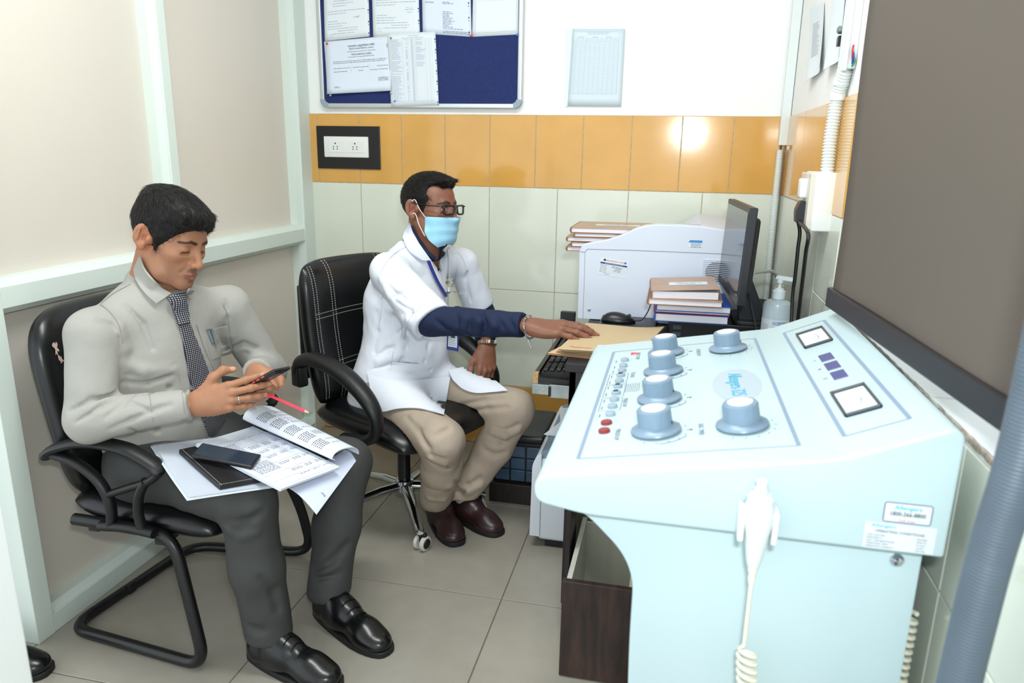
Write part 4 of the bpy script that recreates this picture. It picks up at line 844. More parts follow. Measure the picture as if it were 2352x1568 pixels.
fr = fillet([(.10, -1.672, .381), (.392, -1.668, .374), (.446, -1.69, .15), (.474, -1.70, z_), (.006, -1.650, z_), (.060, -1.178, z_), (.478, -1.118, z_), (.452, -1.136, .21), (.395, -1.175, .374), (.10, -1.18, .381)], [0, .07, .3, .075, .07, .07, .075, .3, .07, 0], 8)
tube('sled_frame', fr, .0158, M_tub, chl, 14)
box('cross_bar', .14, .17, -1.672, -1.18, .352, .372, M_tub, chl); box('cross_bar', .34, .37, -1.672, -1.18, .340, .36, M_tub, chl)
box('frame_clip', .03, .045, -1.46, -1.43, .004, .036, M_rub, chl, bev=.003)
E_SEC = [(math.cos(2*math.pi*k/12), math.sin(2*math.pi*k/12)) for k in range(12)]
def arm(y, nm='armrest'):
    s = 1 if y > -1.4 else -1
    a = tube(nm, catmull([(.062, y, .566), (.10, y, .592), (.19, y, .617), (.30, y, .612), (.375, y, .582), (.402, y, .558)], 6), [(.022, .014)]*2+[(.026, .013)]*28+[(.022, .012)], M_rub, chl, sect=E_SEC)
    for pth, r in ([(.085, y, .572), (.15, y, .556), (.205, y, .520), (.232, y, .475), (.238, y, .43), (.232, y, .385)], .0125), ([(.398, y, .560), (.36, y, .530), (.30, y, .505), (.235, y, .478)], .010), ([(.352, y, .530), (.328, y, .49), (.318, y, .44), (.325, y, .388)], .0115), ([(.20, y, .386), (.28, y, .392), (.36, y, .386)], .0135):
        tube('armrest_strut', catmull(pth, 6), (r*1.25, r), M_rub, a, sect=E_SEC)
arm(-1.692); arm(-1.158)

# ================================================================== operator chair (right)
AZ = math.radians(-25.5); chr_ = thing('office_chair', 'black stitched leatherette office chair on a chrome star base with castors', 'chair', (.665, -.735, 0), AZ)
def cbr(u, v): y = u*.245; z = .695+v*.262; return (-.262-.035*v-.02*v*v+.055*u*u-.012*math.cos(v*3), y, z)
bk = pillow('backrest', cbr, .046, M_leather, chr_, 28, 28, .32, 6, True)
def backsurf(u, v, lift=.0008):
    e = .01; c = Vector(cbr(u, v)); n_ = (Vector(cbr(u+e, v))-Vector(cbr(u-e, v))).cross(Vector(cbr(u, v+e))-Vector(cbr(u, v-e))).normalized(); n_ = n_ if n_.x > 0 else -n_; t = .046*max(0, 1-abs(u)**6)**.5*max(0, 1-abs(v)**6)**.5; return c+n_*(t+lift)
vs = []; fs = []
def stitch(f0, n, ln=.55, w=.0011, up=(0, 0, 1)):
    for k in range(n):
        a = f0(k/n); b = f0((k+ln)/n); d = (b-a); n_ = d.cross(Vector((1, 0, 0)))
        if n_.length < 1e-9: continue
        n_ = n_.normalized()*w; i = len(vs); vs.extend([a+n_, a-n_, b-n_, b+n_]); fs.append((i, i+1, i+2, i+3))
for uo in (-.56, -.49, .49, .56): stitch(lambda t, uo=uo: backsurf(uo*(1+.0*t), .97-1.9*t), 60)
for vo in (.30, .235, -.42, -.485): stitch(lambda t, vo=vo: backsurf(-.90+1.8*t, vo), 60)
for uo in (-.91, -.86, .86, .91): stitch(lambda t, uo=uo: backsurf(uo, .93-1.8*t), 60)
sto = pyd('stitching', vs, fs, M_stitch, bk, False, False); sto.matrix_parent_inverse = Matrix.Identity(4); sto['kind'] = 'stuff'
pillow('seat', lambda u, v: (.01+u*.25, v*.245, .408-.03*u**3*(u > 0)-.006*u), .052, M_leather, chr_, 24, 24, .35, 5, True)
seam = [Vector((.20+.035*k/10, -.13-.01*k/10, .462-.045*(k/10)**2)) for k in range(11)]
box('back_plate', -.36, -.335, -.18, .18, .50, .86, M_rub, chr_, bev=.01, local=True, xf=Matrix.Rotation(.0, 4, 'Y')); box('back_bracket', -.34, -.05, -.035, .035, .335, .352, M_rub, chr_, bev=.004, local=True); box('back_upright', -.35, -.325, -.035, .035, .335, .56, M_rub, chr_, bev=.004, local=True)
def arm2(y):
    pth = catmull([(-.225, y, .575), (-.20, y, .622), (-.12, y, .642), (.0, y, .628), (.10, y, .585), (.165, y, .53), (.18, y, .475), (.155, y, .43), (.09, y, .402), (.01, y, .392)], 6); n = len(pth)
    a = tube('armrest', pth, [((.024+.012*math.sin(math.pi*min(1, i/n*1.6))), .019+.008*math.sin(math.pi*min(1, i/n*1.6))) for i in range(n)], M_rub, chr_, sect=E_SEC, local=True)
    b = box('arm_bracket', -.24, -.19, y-.022, y+.018, .53, .605, M_rub, a, bev=.008, seg=3, local=True); lathe('arm_bolt', [(0, 0), (.006, 0), (.005, .003), (0, .0035)], M_steel, a, 12, Matrix.Translation((.03, y-.016 if y < 0 else y+.016, .395)) @ Matrix.Rotation(math.pi/2 if y < 0 else -math.pi/2, 4, 'X'), local=True)
    return a
arm2(-.285); arm2(.312)
lathe('gas_lift', [(0, .09), (.024, .09), (.024, .345), (0, .345)], M_tub, chr_, 20, local=True); lathe('hub', [(0, .075), (.036, .075), (.04, .10), (.034, .135), (.028, .14), (0, .14)], M_chrome, chr_, 24, local=True)
tube('lift_lever', [Vector((-.02, -.05, .345)), Vector((-.05, -.20, .34)), Vector((-.06, -.27, .335))], .005, M_tub, chr_, 8, local=True)
box('seat_mechanism', -.12, .10, -.09, .09, .335, .362, M_tub, chr_, bev=.006, local=True)
CA = -AZ+math.atan2(-.98+.735, .80-.665)+.03
for k in range(5):
    a = CA+k*2*math.pi/5; d = Vector((math.cos(a), math.sin(a), 0)); sd = Vector((-d.y, d.x, 0))
    leg = tube('base_leg', [d*.02+Vector((0, 0, .112)), d*.10+Vector((0, 0, .112)), d*.21+Vector((0, 0, .096)), d*.295+Vector((0, 0, .078)), d*.308+Vector((0, 0, .072))], [(.022, .016), (.021, .015), (.018, .013), (.016, .012), (.012, .010)], M_chrome, chr_, sect=E_SEC, local=True)
    c = d*.298; ca = a+.7+k; ax_ = Vector((math.cos(ca), math.sin(ca), 0)); cc = c+Vector((-ax_.y, ax_.x, 0))*.012
    cst = box('castor_fork', -.019, .019, -.008, .008, -.004, .036, M_rub, leg, bev=.006, seg=3, local=True, xf=frame(cc+Vector((0, 0, .030)), ax_, Vector((-ax_.y, ax_.x, 0)), (0, 0, 1)))
    for s in (-1, 1):
        wx = frame(cc+ax_*s*.014+Vector((0, 0, .0265)), Vector((0, 0, 1)), ax_.cross(Vector((0, 0, 1))), ax_*s)
        lathe('castor_wheel', [(0, -.007), (.0255, -.007), (.0265, -.003), (.0265, .005), (.0225, .008), (.020, .007), (0, .007)], M_cap if False else P('castor_tyre', (206, 204, 196), .5) if 'castor_tyre' not in MATS else MATS['castor_tyre'], cst, 22, wx, local=True)
        lathe('wheel_cover', [(0, .006), (.0185, .006), (.017, .010), (0, .0115)], M_rub, cst, 20, wx, local=True)
# the shoe of somebody standing just outside the doorway is built with the people

# ================================================================== implicit-surface modelling for the people
def vnoise(P, seed=0):
    """smooth value noise, P (n,3)"""
    rs = np.random.RandomState(seed); L = rs.rand(24, 24, 24).astype(np.float32)*2-1
    i = np.floor(P).astype(int); f = P-i; f = f*f*(3-2*f); i %= 24; j = (i+1) % 24
    def g(a, b, c): return L[a, b, c]
    x0, y0, z0_ = i.T; x1, y1, z1 = j.T; fx, fy, fz = f.T
    c00 = g(x0, y0, z0_)*(1-fx)+g(x1, y0, z0_)*fx; c10 = g(x0, y1, z0_)*(1-fx)+g(x1, y1, z0_)*fx
    c01 = g(x0, y0, z1)*(1-fx)+g(x1, y0, z1)*fx; c11 = g(x0, y1, z1)*(1-fx)+g(x1, y1, z1)*fx
    return (c00*(1-fy)+c10*fy)*(1-fz)+(c01*(1-fy)+c11*fy)*fz
class Field:
    def __init__(s): s.p = []; s.disp = None
    def _add(s, fn, lo, hi, k, op): s.p.append((fn, np.array(lo), np.array(hi), k, op)); return s
    def cap(s, a, b, ra, rb=None, k=.02, op='u', ax=None):
        """tapered capsule; ax=(3x3 rows, scales) squashes it along chosen axes"""
        rb = ra if rb is None else rb; a = np.array(a, float); b = np.array(b, float)
        A = np.eye(3); m = 1.0
        if ax is not None: A = np.diag(ax[1]) @ np.array(ax[0], float); m = 1/max(ax[1])**.6
        a2 = A @ a; b2 = A @ b; ba = b2-a2; L2 = max(1e-12, ba @ ba)
        def fn(P):
            q = P @ A.T-a2; t = np.clip(q @ ba/L2, 0, 1); d = q-t[:, None]*ba
            return (np.sqrt((d*d).sum(1))-(ra+(rb-ra)*t))*m
        r = max(ra, rb)*(1/min(ax[1]) if ax is not None else 1); return s._add(fn, np.minimum(a, b)-r, np.maximum(a, b)+r, k, op)
    def chain(s, pts, rad, k=.02, op='u', ax=None):
        for i in range(len(pts)-1): s.cap(pts[i], pts[i+1], rad[i] if not np.isscalar(rad) else rad, rad[i+1] if not np.isscalar(rad) else rad, k, op, ax)
        return s
    def ell(s, c, r, k=.02, op='u', R=None):
        c = np.array(c, float); r = np.array(r, float); Rm = np.eye(3) if R is None else np.array(R, float)
        def fn(P):
            q = (P-c) @ Rm.T; k0 = np.sqrt(((q/r)**2).sum(1)); k1 = np.sqrt(((q/(r*r))**2).sum(1)); return np.where(k1 > 1e-9, k0*(k0-1)/np.maximum(k1, 1e-9), -r.min())
        return s._add(fn, c-r.max(), c+r.max(), k, op)
    def cut(s, c, n, rad, k=.004):
        """remove what lies beyond a plane, only inside a ball round c"""
        c = np.array(c, float); n = np.array(n, float); n = n/np.linalg.norm(n)
        def fn(P): q = P-c; return np.maximum(-(q @ n), np.sqrt((q*q).sum(1))-rad)
        return s._add(fn, c-rad, c+rad, k, 's')
    def seat(s, M, cx, hx, hy, cz, T, drop, sink=.010):
        """press a cushion into the shape: what would sink more than a little below the seat's top is taken away"""
        iv = np.array(M.inverted()); c0 = np.array(M @ Vector((cx, 0, cz)))
        def fn(P):
            q = P @ iv[:3, :3].T+iv[:3, 3]; u = np.clip((q[:, 0]-cx)/hx, -1, 1); z = q[:, 2]-cz-drop(u); r = .035
            d = np.abs(np.stack([q[:, 0]-cx, q[:, 1], z], 1))-np.array((hx-sink, hy-sink, T-sink))+r; return np.sqrt((np.maximum(d, 0)**2).sum(1))+np.minimum(d.max(1), 0)-r
        return s._add(fn, c0-.36, c0+.36, .008, 's')
    @staticmethod
    def comb(a, d, k, op):
        if op == 'u': h = np.maximum(k-np.abs(a-d), 0)/k; return np.minimum(a, d)-h*h*k*.25
        h = np.maximum(k-np.abs(a+d), 0)/k; return np.maximum(a, -d)+h*h*k*.25
    def __call__(s, P):
        P = np.atleast_2d(np.array(P, float)); v = np.full(len(P), 1.0)
        for fn, lo, hi, k, op in s.p: v = s.comb(v, fn(P), k, op)
        return v
    def mesh(s, lo, hi, h):
        lo = np.array(lo, float); n = np.ceil((np.array(hi)-lo)/h).astype(int)+1
        ax = [lo[i]+h*np.arange(n[i]) for i in range(3)]; V = np.full(n, 1.0, np.float32)
        for fn, a, b, k, op in s.p:
            m = k+3*h; i0 = np.maximum(0, np.floor((a-m-lo)/h).astype(int)); i1 = np.minimum(n, np.ceil((b+m-lo)/h).astype(int)+1)
            if (i1 <= i0).any(): continue
            G = np.stack(np.meshgrid(ax[0][i0[0]:i1[0]], ax[1][i0[1]:i1[1]], ax[2][i0[2]:i1[2]], indexing='ij'), -1); sh = G.shape[:3]
            sl = tuple(slice(i0[q], i1[q]) for q in range(3)); V[sl] = s.comb(V[sl].ravel().astype(float), fn(G.reshape(-1, 3)), k, op).reshape(sh)
        if s.disp is not None:
            I = np.argwhere(np.abs(V) < .035); P = lo+I*h; V[tuple(I.T)] += s.disp(P)
        return surfnet(V, lo, h)
    def hits(s, pix, t0=1.2, t1=3.6, off=0.0):
        """first points on the surface seen along photo rays, all at once"""
        o = np.array(CAM); D = np.array([ray(*q) for q in pix]); D /= np.linalg.norm(D, axis=1)[:, None]; t = np.full(len(D), t0); live = np.ones(len(D), bool)
        for _ in range(90):
            ix = np.where(live)[0]
            if not len(ix): break
            v = s(o+D[ix]*t[ix, None])-off; t[ix] += np.maximum(v*.75, 2e-4); live[ix] = (v > 3e-4) & (t[ix] < t1)
        return [None if (t[i] >= t1 or live[i]) else Vector(o+D[i]*t[i]) for i in range(len(D))]
    def normals(s, pts, e=.002):
        p = np.array(pts, float); n = len(p); Q = np.concatenate([p+np.eye(3)[a]*e*g for a in range(3) for g in (1, -1)]); v = s(Q).reshape(6, n); N = np.stack([v[0]-v[1], v[2]-v[3], v[4]-v[5]], 1); N /= np.maximum(1e-9, np.linalg.norm(N, axis=1))[:, None]; return [Vector(a) for a in N]
def surfnet(V, lo, h):
    S = V < 0; nx, ny, nz = V.shape
    c = np.zeros((nx-1, ny-1, nz-1), np.int8)
    for a in (0, 1):
        for b in (0, 1):
            for d in (0, 1): c += S[a:nx-1+a, b:ny-1+b, d:nz-1+d]
    I = np.argwhere((c > 0) & (c < 8)); idx = np.full(c.shape, -1, np.int64); idx[tuple(I.T)] = np.arange(len(I))
    off = np.array([[a, b, d] for a in (0, 1) for b in (0, 1) for d in (0, 1)]); val = np.stack([V[tuple((I+o).T)] for o in off], 1)
    acc = np.zeros((len(I), 3)); cnt = np.zeros(len(I))
    for i in range(8):
        for j in range(i+1, 8):
            if np.abs(off[i]-off[j]).sum() == 1:
                a, b = val[:, i], val[:, j]; m = (a < 0) != (b < 0); t = np.where(m, a/np.where(m, a-b, 1), 0)
                acc += m[:, None]*(off[i]+(off[j]-off[i])*t[:, None]); cnt += m
    verts = lo+h*(I+acc/cnt[:, None]); quads = []
    for ax in range(3):
        A = [slice(None)]*3; B = [slice(None)]*3; A[ax] = slice(0, -1); B[ax] = slice(1, None)
        E = np.argwhere(S[tuple(A)] != S[tuple(B)]); u, v = [(1, 2), (2, 0), (0, 1)][ax]
        ok = (E[:, u] > 0) & (E[:, v] > 0) & (E[:, u] < c.shape[u]) & (E[:, v] < c.shape[v]); E = E[ok]
        def at(du, dv): q = E.copy(); q[:, u] += du; q[:, v] += dv; return idx[tuple(q.T)]
        Q = np.stack([at(-1, -1), at(0, -1), at(0, 0), at(-1, 0)], 1); flip = ~S[tuple(E.T)]; Q[flip] = Q[flip][:, ::-1]; quads.append(Q[(Q >= 0).all(1)])
    return verts, np.concatenate(quads)
def np_mesh(name, V, Q):
    me = bpy.data.meshes.new(name); me.vertices.add(len(V)); me.vertices.foreach_set('co', np.asarray(V, np.float32).ravel())
    me.loops.add(Q.size); me.loops.foreach_set('vertex_index', Q.ravel().astype(np.int32)); me.polygons.add(len(Q))
    me.polygons.foreach_set('loop_start', np.arange(0, Q.size, 4, dtype=np.int32)); me.polygons.foreach_set('use_smooth', np.ones(len(Q), bool)); me.update(calc_edges=True); me.validate(); return me
def set_col(me, C):
    a = me.color_attributes.new('Col', 'FLOAT_COLOR', 'POINT'); a.data.foreach_set('color', np.concatenate([C, np.ones((len(C), 1))], 1).astype(np.float32).ravel())
def skin_mat(name, rough=.42):
    m = P(name, (160, 110, 80), rough, bump=(420, .10, .001), sss=.06, spec=.38); nt = m.node_tree; b = nt.nodes['Principled BSDF']
    at = nt.nodes.new('ShaderNodeAttribute'); at.attribute_name = 'Col'; n = nt.nodes.new('ShaderNodeTexNoise'); n.inputs['Scale'].default_value = 60; n.inputs['Detail'].default_value = 5
    mx = nt.nodes.new('ShaderNodeMix'); mx.data_type = 'RGBA'; mx.blend_type = 'MULTIPLY'; mx.inputs[0].default_value = .22; nt.links.new(at.outputs['Color'], mx.inputs[6]); nt.links.new(n.outputs['Color'], mx.inputs[7]); nt.links.new(mx.outputs[2], b.inputs['Base Color']); return m
def xform(V, M): A = np.array(M); return V @ A[:3, :3].T+A[:3, 3]
def field_obj(name, F, lo, hi, h, mat, parent, M=None):
    V, Q = F.mesh(lo, hi, h)
    if M is not None: V = xform(V, M)
    return mesh_obj(name, np_mesh(name, V, Q), mat, parent)
def strip_on(F, left, right, name, mat, parent, off=.003, th=.003, n=8, sub=4, soft=False):
    """a cloth strip laid on a surface: two edge lines given as photo pixels, found on the surface by looking along the ray"""
    L = catmull([(*p, 0) for p in left], sub); R_ = catmull([(*p, 0) for p in right], sub); m = len(L); w = n+1; fs = []
    flat = F.hits([((a+(b-a)*k/n)[0], (a+(b-a)*k/n)[1]) for a, b in zip(L, R_) for k in range(w)], off=off); good = [p for p in flat if p is not None]
    last = good[0]
    for i in range(len(flat)):
        if flat[i] is None: flat[i] = last
        last = flat[i]
    N = F.normals(flat); vs = flat+[p-nn*th for p, nn in zip(flat, N)]
    q = m*w
    for i in range(m-1):
        for k in range(n): a = i*w+k; fs += [(a, a+1, a+w+1, a+w), (q+a, q+a+w, q+a+w+1, q+a+1)]
        fs += [(i*w, (i+1)*w, q+(i+1)*w, q+i*w), (i*w+n, q+i*w+n, q+(i+1)*w+n, (i+1)*w+n)]
    for k in range(n): fs += [(k, q+k, q+k+1, k+1), ((m-1)*w+k, (m-1)*w+k+1, q+(m-1)*w+k+1, q+(m-1)*w+k)]
    o = pyd(name, vs, fs, mat, parent, True)
    bm = bmesh.new(); bm.from_mesh(o.data); bmesh.ops.recalc_face_normals(bm, faces=bm.faces); bm.to_mesh(o.data); bm.free(); smooth_by_angle(o, .9); return o
def crease(F, lines, r=.004, depth=.5, k=.012):
    """press fold lines (given as photo pixels) into a cloth surface"""
    H = F.hits([q for ln in lines for q in ln]); add = []; i0 = 0
    for ln in lines:
        pts = [p for p in H[i0:i0+len(ln)] if p is not None]; i0 += len(ln)
        if len(pts) > 1: add.append(pts)
    for pts in add:
        m = len(pts)
        for i in range(m-1):
            ra = r*(.35+.65*math.sin(math.pi*(i+.15)/(m))); rb = r*(.35+.65*math.sin(math.pi*(i+1.0)/(m+.1)))
            F.cap(pts[i], pts[i+1], max(ra, .0012), max(rb, .0012), k, 's')
def ridge(F, lines, r=.006, k=.018, sink=.003):
    H = F.hits([q for ln in lines for q in ln]); add = []; i0 = 0
    for ln in lines:
        pts = [p for p in H[i0:i0+len(ln)] if p is not None]; i0 += len(ln)
        if len(pts) > 1: add.append([p-nn*sink for p, nn in zip(pts, F.normals(pts))])
    for pts in add: F.chain([np.array(p) for p in pts], [r*(.5+.5*math.sin(math.pi*(i+.3)/len(pts))) for i in range(len(pts))], k)

def seam(F, lines, mat, parent, r=.0011, off=.0006):
    for ln in lines:
        q = catmull([(*p, 0) for p in ln], 5); h = [p for p in F.hits([(a[0], a[1]) for a in q], off=off) if p is not None]
        if len(h) > 2: tube('seam', h, r, mat, parent, 5)
# ------------------------------------------------------------------ head, hands
def head_field(kind):
    F = Field()
    F.ell((-.014, 0, .035), (.094, .073, .082)).ell((.028, 0, .034), (.058, .060, .060), .03).ell((.034, 0, -.030), (.055, .056, .070), .03)
    for s in (-1, 1):
        F.cap((-.008, s*.050, -.050), (.030, s*.044, -.084), .020, .018, .03); F.cap((.030, s*.044, -.084), (.066, s*.014, -.100), .018, .017, .025)
        F.ell((.056, s*.043, -.022), (.020, .017, .015), .025)
    F.ell((.074, 0, -.101), (.017, .019, .016), .018).ell((.068, 0, -.064), (.027, .029, .028), .02)
    F.cap((.078, -.030, .019), (.078, .030, .019), .0105, None, .014)
    for s in (-1, 1): F.ell((.098, s*.031, -.001), (.017, .018, .011), .012, 's')
    F.cap((.083, 0, .014), (.106, 0, -.034), .0072, .0098, .012).ell((.107, 0, -.039), (.0115, .0115, .0105), .006)
    for s in (-1, 1): F.ell((.096, s*.0125, -.042), (.0105, .0075, .0078), .006); F.ell((.103, s*.0062, -.0508), (.004, .003, .003), .003, 's')
    for s in (-1, 1): F.ell((.0725, s*.0305, -.001), (.0135, .0145, .0128), .004)
    for s in (-1, 1):                                                           # soft furrow beside the nose and under the eye
        F.cap((.094, s*.021, -.044), (.082, s*.031, -.066), .0026, .0016, .010, 's'); F.cap((.083, s*.018, -.0145), (.077, s*.043, -.0155), .0016, .0012, .007, 's')
    F.chain([(.090, -.021, -.0705), (.0965, -.008, -.0668), (.0975, 0, -.0675), (.0965, .008, -.0668), (.090, .021, -.0705)], [.0022, .0046, .0044, .0046, .0022], .004)
    F.chain([(.089, -.018, -.0765), (.0955, 0, -.0790), (.089, .018, -.0765)], [.0026, .0058, .0026], .004)
    F.chain([(.0905, -.024, -.0735), (.1015, -.008, -.0725), (.1025, 0, -.073), (.1015, .008, -.0725), (.0905, .024, -.0735)], [.0012, .0016, .0016, .0016, .0012], .0025, 's')
    for s in (-1, 1):                                                           # ears
        c, sn = math.cos(.60), math.sin(.60); R = [[c, -s*sn, 0], [s*sn, c, 0], [0, 0, 1]]; E0 = np.array((-.024, s*.0835, .004)); en = np.array((sn, s*c, 0)); ex_ = np.array((c, -s*sn, 0))
        F.ell(E0, (.0195, .0054, .0310), .006, 'u', R); F.ell(E0+ex_*.006+np.array((0, 0, -.029)), (.0105, .0062, .0125), .006, 'u', R); F.cap((-.008, s*.072, .0), E0+ex_*.01, .016, .008, .008)
        F.ell(E0+en*.0062+ex_*.002+np.array((0, 0, .002)), (.0150, .0060, .0240), .003, 's', R); F.cap(E0+en*.0035-ex_*.004+np.array((0, 0, .018)), E0+en*.003-ex_*.006+np.array((0, 0, -.012)), .0032, .0026, .003); F.ell(E0+ex_*.018+en*.003+np.array((0, 0, -.006)), (.0048, .005, .008), .004); F.ell(E0+ex_*.009+en*.004+np.array((0, 0, -.006)), (.0075, .0075, .0105), .003, 's')
    F.cap((-.028, 0, -.050), (-.050, 0, -.215), .050, .056, .03); F.cap((.012, 0, -.10), (-.012, 0, -.20), .026, .030, .03)
    return F
def srgb(c): return np.array(lin(c)[:3])
def head_colors(V, skin, kind):
    C = np.tile(srgb(skin), (len(V), 1)); x, y, z = V.T; ay = np.abs(y)
    def mixc(w, col):
        nonlocal C; w = np.clip(w, 0, 1)[:, None]; C = C*(1-w)+srgb(col)*w
    def seg(a, b, r, soft):
        a, b = np.array(a)[1:], np.array(b)[1:]; q = np.stack([ay, z], 1)-a; t = np.clip(q @ (b-a)/((b-a) @ (b-a)), 0, 1); d = np.sqrt(((q-t[:, None]*(b-a))**2).sum(1)); return (1-np.clip((d-r)/soft, 0, 1))*(x > .045)
    mixc((np.exp(-((ay-.072)/.02)**2)*(x < .01)*(z < .035)*(z > -.04))*.45, tuple(min(255, v*1.12) if i == 0 else v*.94 for i, v in enumerate(skin)))   # ears redder
    mixc(np.exp(-(((x-.1)/.02)**2+(y/.015)**2+((z+.04)/.015)**2))*.35, (min(255, skin[0]*1.1), skin[1]*.95, skin[2]*.92))
    st = np.clip((-z-.050)/.012, 0, 1)*np.clip((x-.012)/.03, 0, 1)*np.clip((z+.125)/.02, 0, 1); mixc(st*(.20 if kind == 'L' else .12), (92, 76, 68))
    mus = np.exp(-((z+.058)/.006)**2)*(x > .075)*np.clip((.026-ay)/.008, 0, 1); mixc(mus*(.50 if kind == 'L' else .2), (84, 68, 62))
    goat = np.exp(-((z+.089)/.0045)**2)*(x > .075)*np.clip((.012-ay)/.006, 0, 1); mixc(goat*(.55 if kind == 'L' else 0), (78, 64, 58))
    lip = np.maximum(seg((.099, 0, -.068), (.092, .020, -.0705), .0042, .0018), seg((.098, 0, -.079), (.091, .017, -.0765), .0048, .002)); mixc(lip*.6, (142, 84, 76) if kind == 'L' else (112, 66, 60))
    lash = -.0068 if kind == 'L' else .0045
    if kind == 'R':
        e = np.exp(-((z+.001)/.0035)**4)*(np.abs(ay-.031) < .0115)*(x > .079); mixc(e, (205, 196, 188)); mixc((((ay-.032)**2+(z+.001)**2) < .0045**2)*(x > .079), (30, 18, 14))
    mixc(seg((.0835, .0195, lash), (.0795, .0425, lash-.002), .0012, .0014)*(.95), (26, 18, 16)); 
    br = seg((.0875, .0125, .0185), (.0865, .030, .0235), .0030, .0028); br = np.maximum(br, seg((.0865, .030, .0235), (.070, .0490, .0165), .0020, .0026)); mixc(br*(.92), (34, 25, 22))
    if kind == 'R': mixc((np.abs(y) < .0022)*np.clip(1-np.abs(z-.040)/.016, 0, 1)*(x > .06)*4, (196, 26, 34))
    sc = np.clip((z-.075)/.02, 0, 1); mixc(sc*.0, (30, 22, 20)); return C
FING = {'index': ((.090, .027, .000), (.043, .026, .021), (.0099, .0078)), 'middle': ((.094, .007, .002), (.047, .030, .022), (.0101, .0080)), 'ring': ((.088, -.013, .000), (.043, .028, .022), (.0096, .0076)), 'pinky': ((.079, -.031, -.004), (.034, .021, .019), (.0086, .0068))}
def hand_field(curl, spread=(.08, .01, -.06, -.14), thumb=((.030, .030, -.010), (.058, .052, -.016), (.082, .058, -.018), (.103, .057, -.018)), mirror=False, scale=1.0, arm=.012):
    """right hand: x to the fingertips, y to the thumb, z out of the back of the hand"""
    F = Field(); sy_ = -1 if mirror else 1; nails = []
    def m(p): return np.array((p[0], p[1]*sy_, p[2]))*scale
    for (b, _, r) in FING.values(): F.cap(m((.006, b[1]*.62, -.004)), m((b[0]-.004, b[1], b[2]-.003)), .0145*scale, r[0]*1.22*scale, .014)
    F.ell(m((.045, -.003, -.008)), np.array((.048, .036, .0135))*scale, .015); F.ell(m((.034, .020, -.013)), np.array((.030, .018, .014))*scale, .012); F.ell(m((.038, -.024, -.011)), np.array((.034, .013, .012))*scale, .012)
    F.cap(m((-arm, 0, -.002)), m((.012, 0, -.003)), .0225*scale, .0240*scale, .02, ax=(np.eye(3), (1, 1, 1.28)))
    for q, nm in enumerate(('index', 'middle', 'ring', 'pinky')):
        b, ln, r = FING[nm]; a = spread[q]; p = np.array(b); th = 0; pts = [p.copy()]; dirs = []
        for j in range(3):
            th += curl[q][j]; d = np.array((math.cos(th)*math.cos(a), math.cos(th)*math.sin(a), -math.sin(th))); p = p+d*ln[j]; pts.append(p.copy()); dirs.append(d)
        rr = [r[0], (r[0]*.6+r[1]*.4)*1.04, r[1]*1.05, r[1]*.86]
        F.chain([m(x) for x in pts], [v*scale for v in rr], .004)
        F.ell(m(pts[0]+np.array((0, 0, .003))), np.array((.010, .008, .007))*scale, .008); F.ell(m(pts[1]), np.array((.0085, .0085, .0078))*scale*r[0]/.0092, .004)
        up = np.cross(np.cross(dirs[2], (0, 0, 1)), dirs[2]); up = up/np.linalg.norm(up) if np.linalg.norm(up) > .1 else np.array((0, 0, 1.)); up = np.array((math.sin(th)*math.cos(a), math.sin(th)*math.sin(a), math.cos(th))); nails.append((m(pts[3]-dirs[2]*.003+up*r[1]*.80), m(dirs[2]), m(up), r[1]*.72*scale))
    t = [np.array(v) for v in thumb]; F.chain([m(v) for v in t], [.0150*scale, .0118*scale, .0105*scale, .0078*scale], .010); d = (t[3]-t[2])/np.linalg.norm(t[3]-t[2]); up = np.array((.0, .35, .94)); up = up-d*(up @ d); up /= np.linalg.norm(up); nails.append((m(t[3]-d*.002+up*.0068), m(d), m(up), .0068*scale))
    return F, nails
def hand_colors(V, skin, nails):
    C = np.tile(srgb(skin), (len(V), 1)); pale = srgb(tuple(min(255, v*1.0+w) for v, w in zip(skin, (34, 30, 30)))); 
    for (c, d, u, r) in nails:
        y = np.cross(u, d); q = V-c; a, b, z = q @ d, q @ y, q @ u; w = ((a/(r*1.25))**2+(b/r)**2 < 1)*(z > -.005); C[w] = pale
    pw = np.clip((-V[:, 2]-.008)/.01, 0, 1)[:, None]*.35; C = C*(1-pw)+pale*pw; return C
def person(name, label, parts, mat, extra):
    """one body mesh out of the head, the hands and the trunk and limbs inside the clothes"""
    Vs, Qs, Cs = [], [], []; n = 0
    for V, Q, C in parts: Vs.append(V); Qs.append(Q+n); Cs.append(C); n += len(V)
    me = np_mesh(name, np.concatenate(Vs), np.concatenate(Qs)); set_col(me, np.concatenate(Cs)); return tag(mesh_obj(name, me, mat), label, 'person')
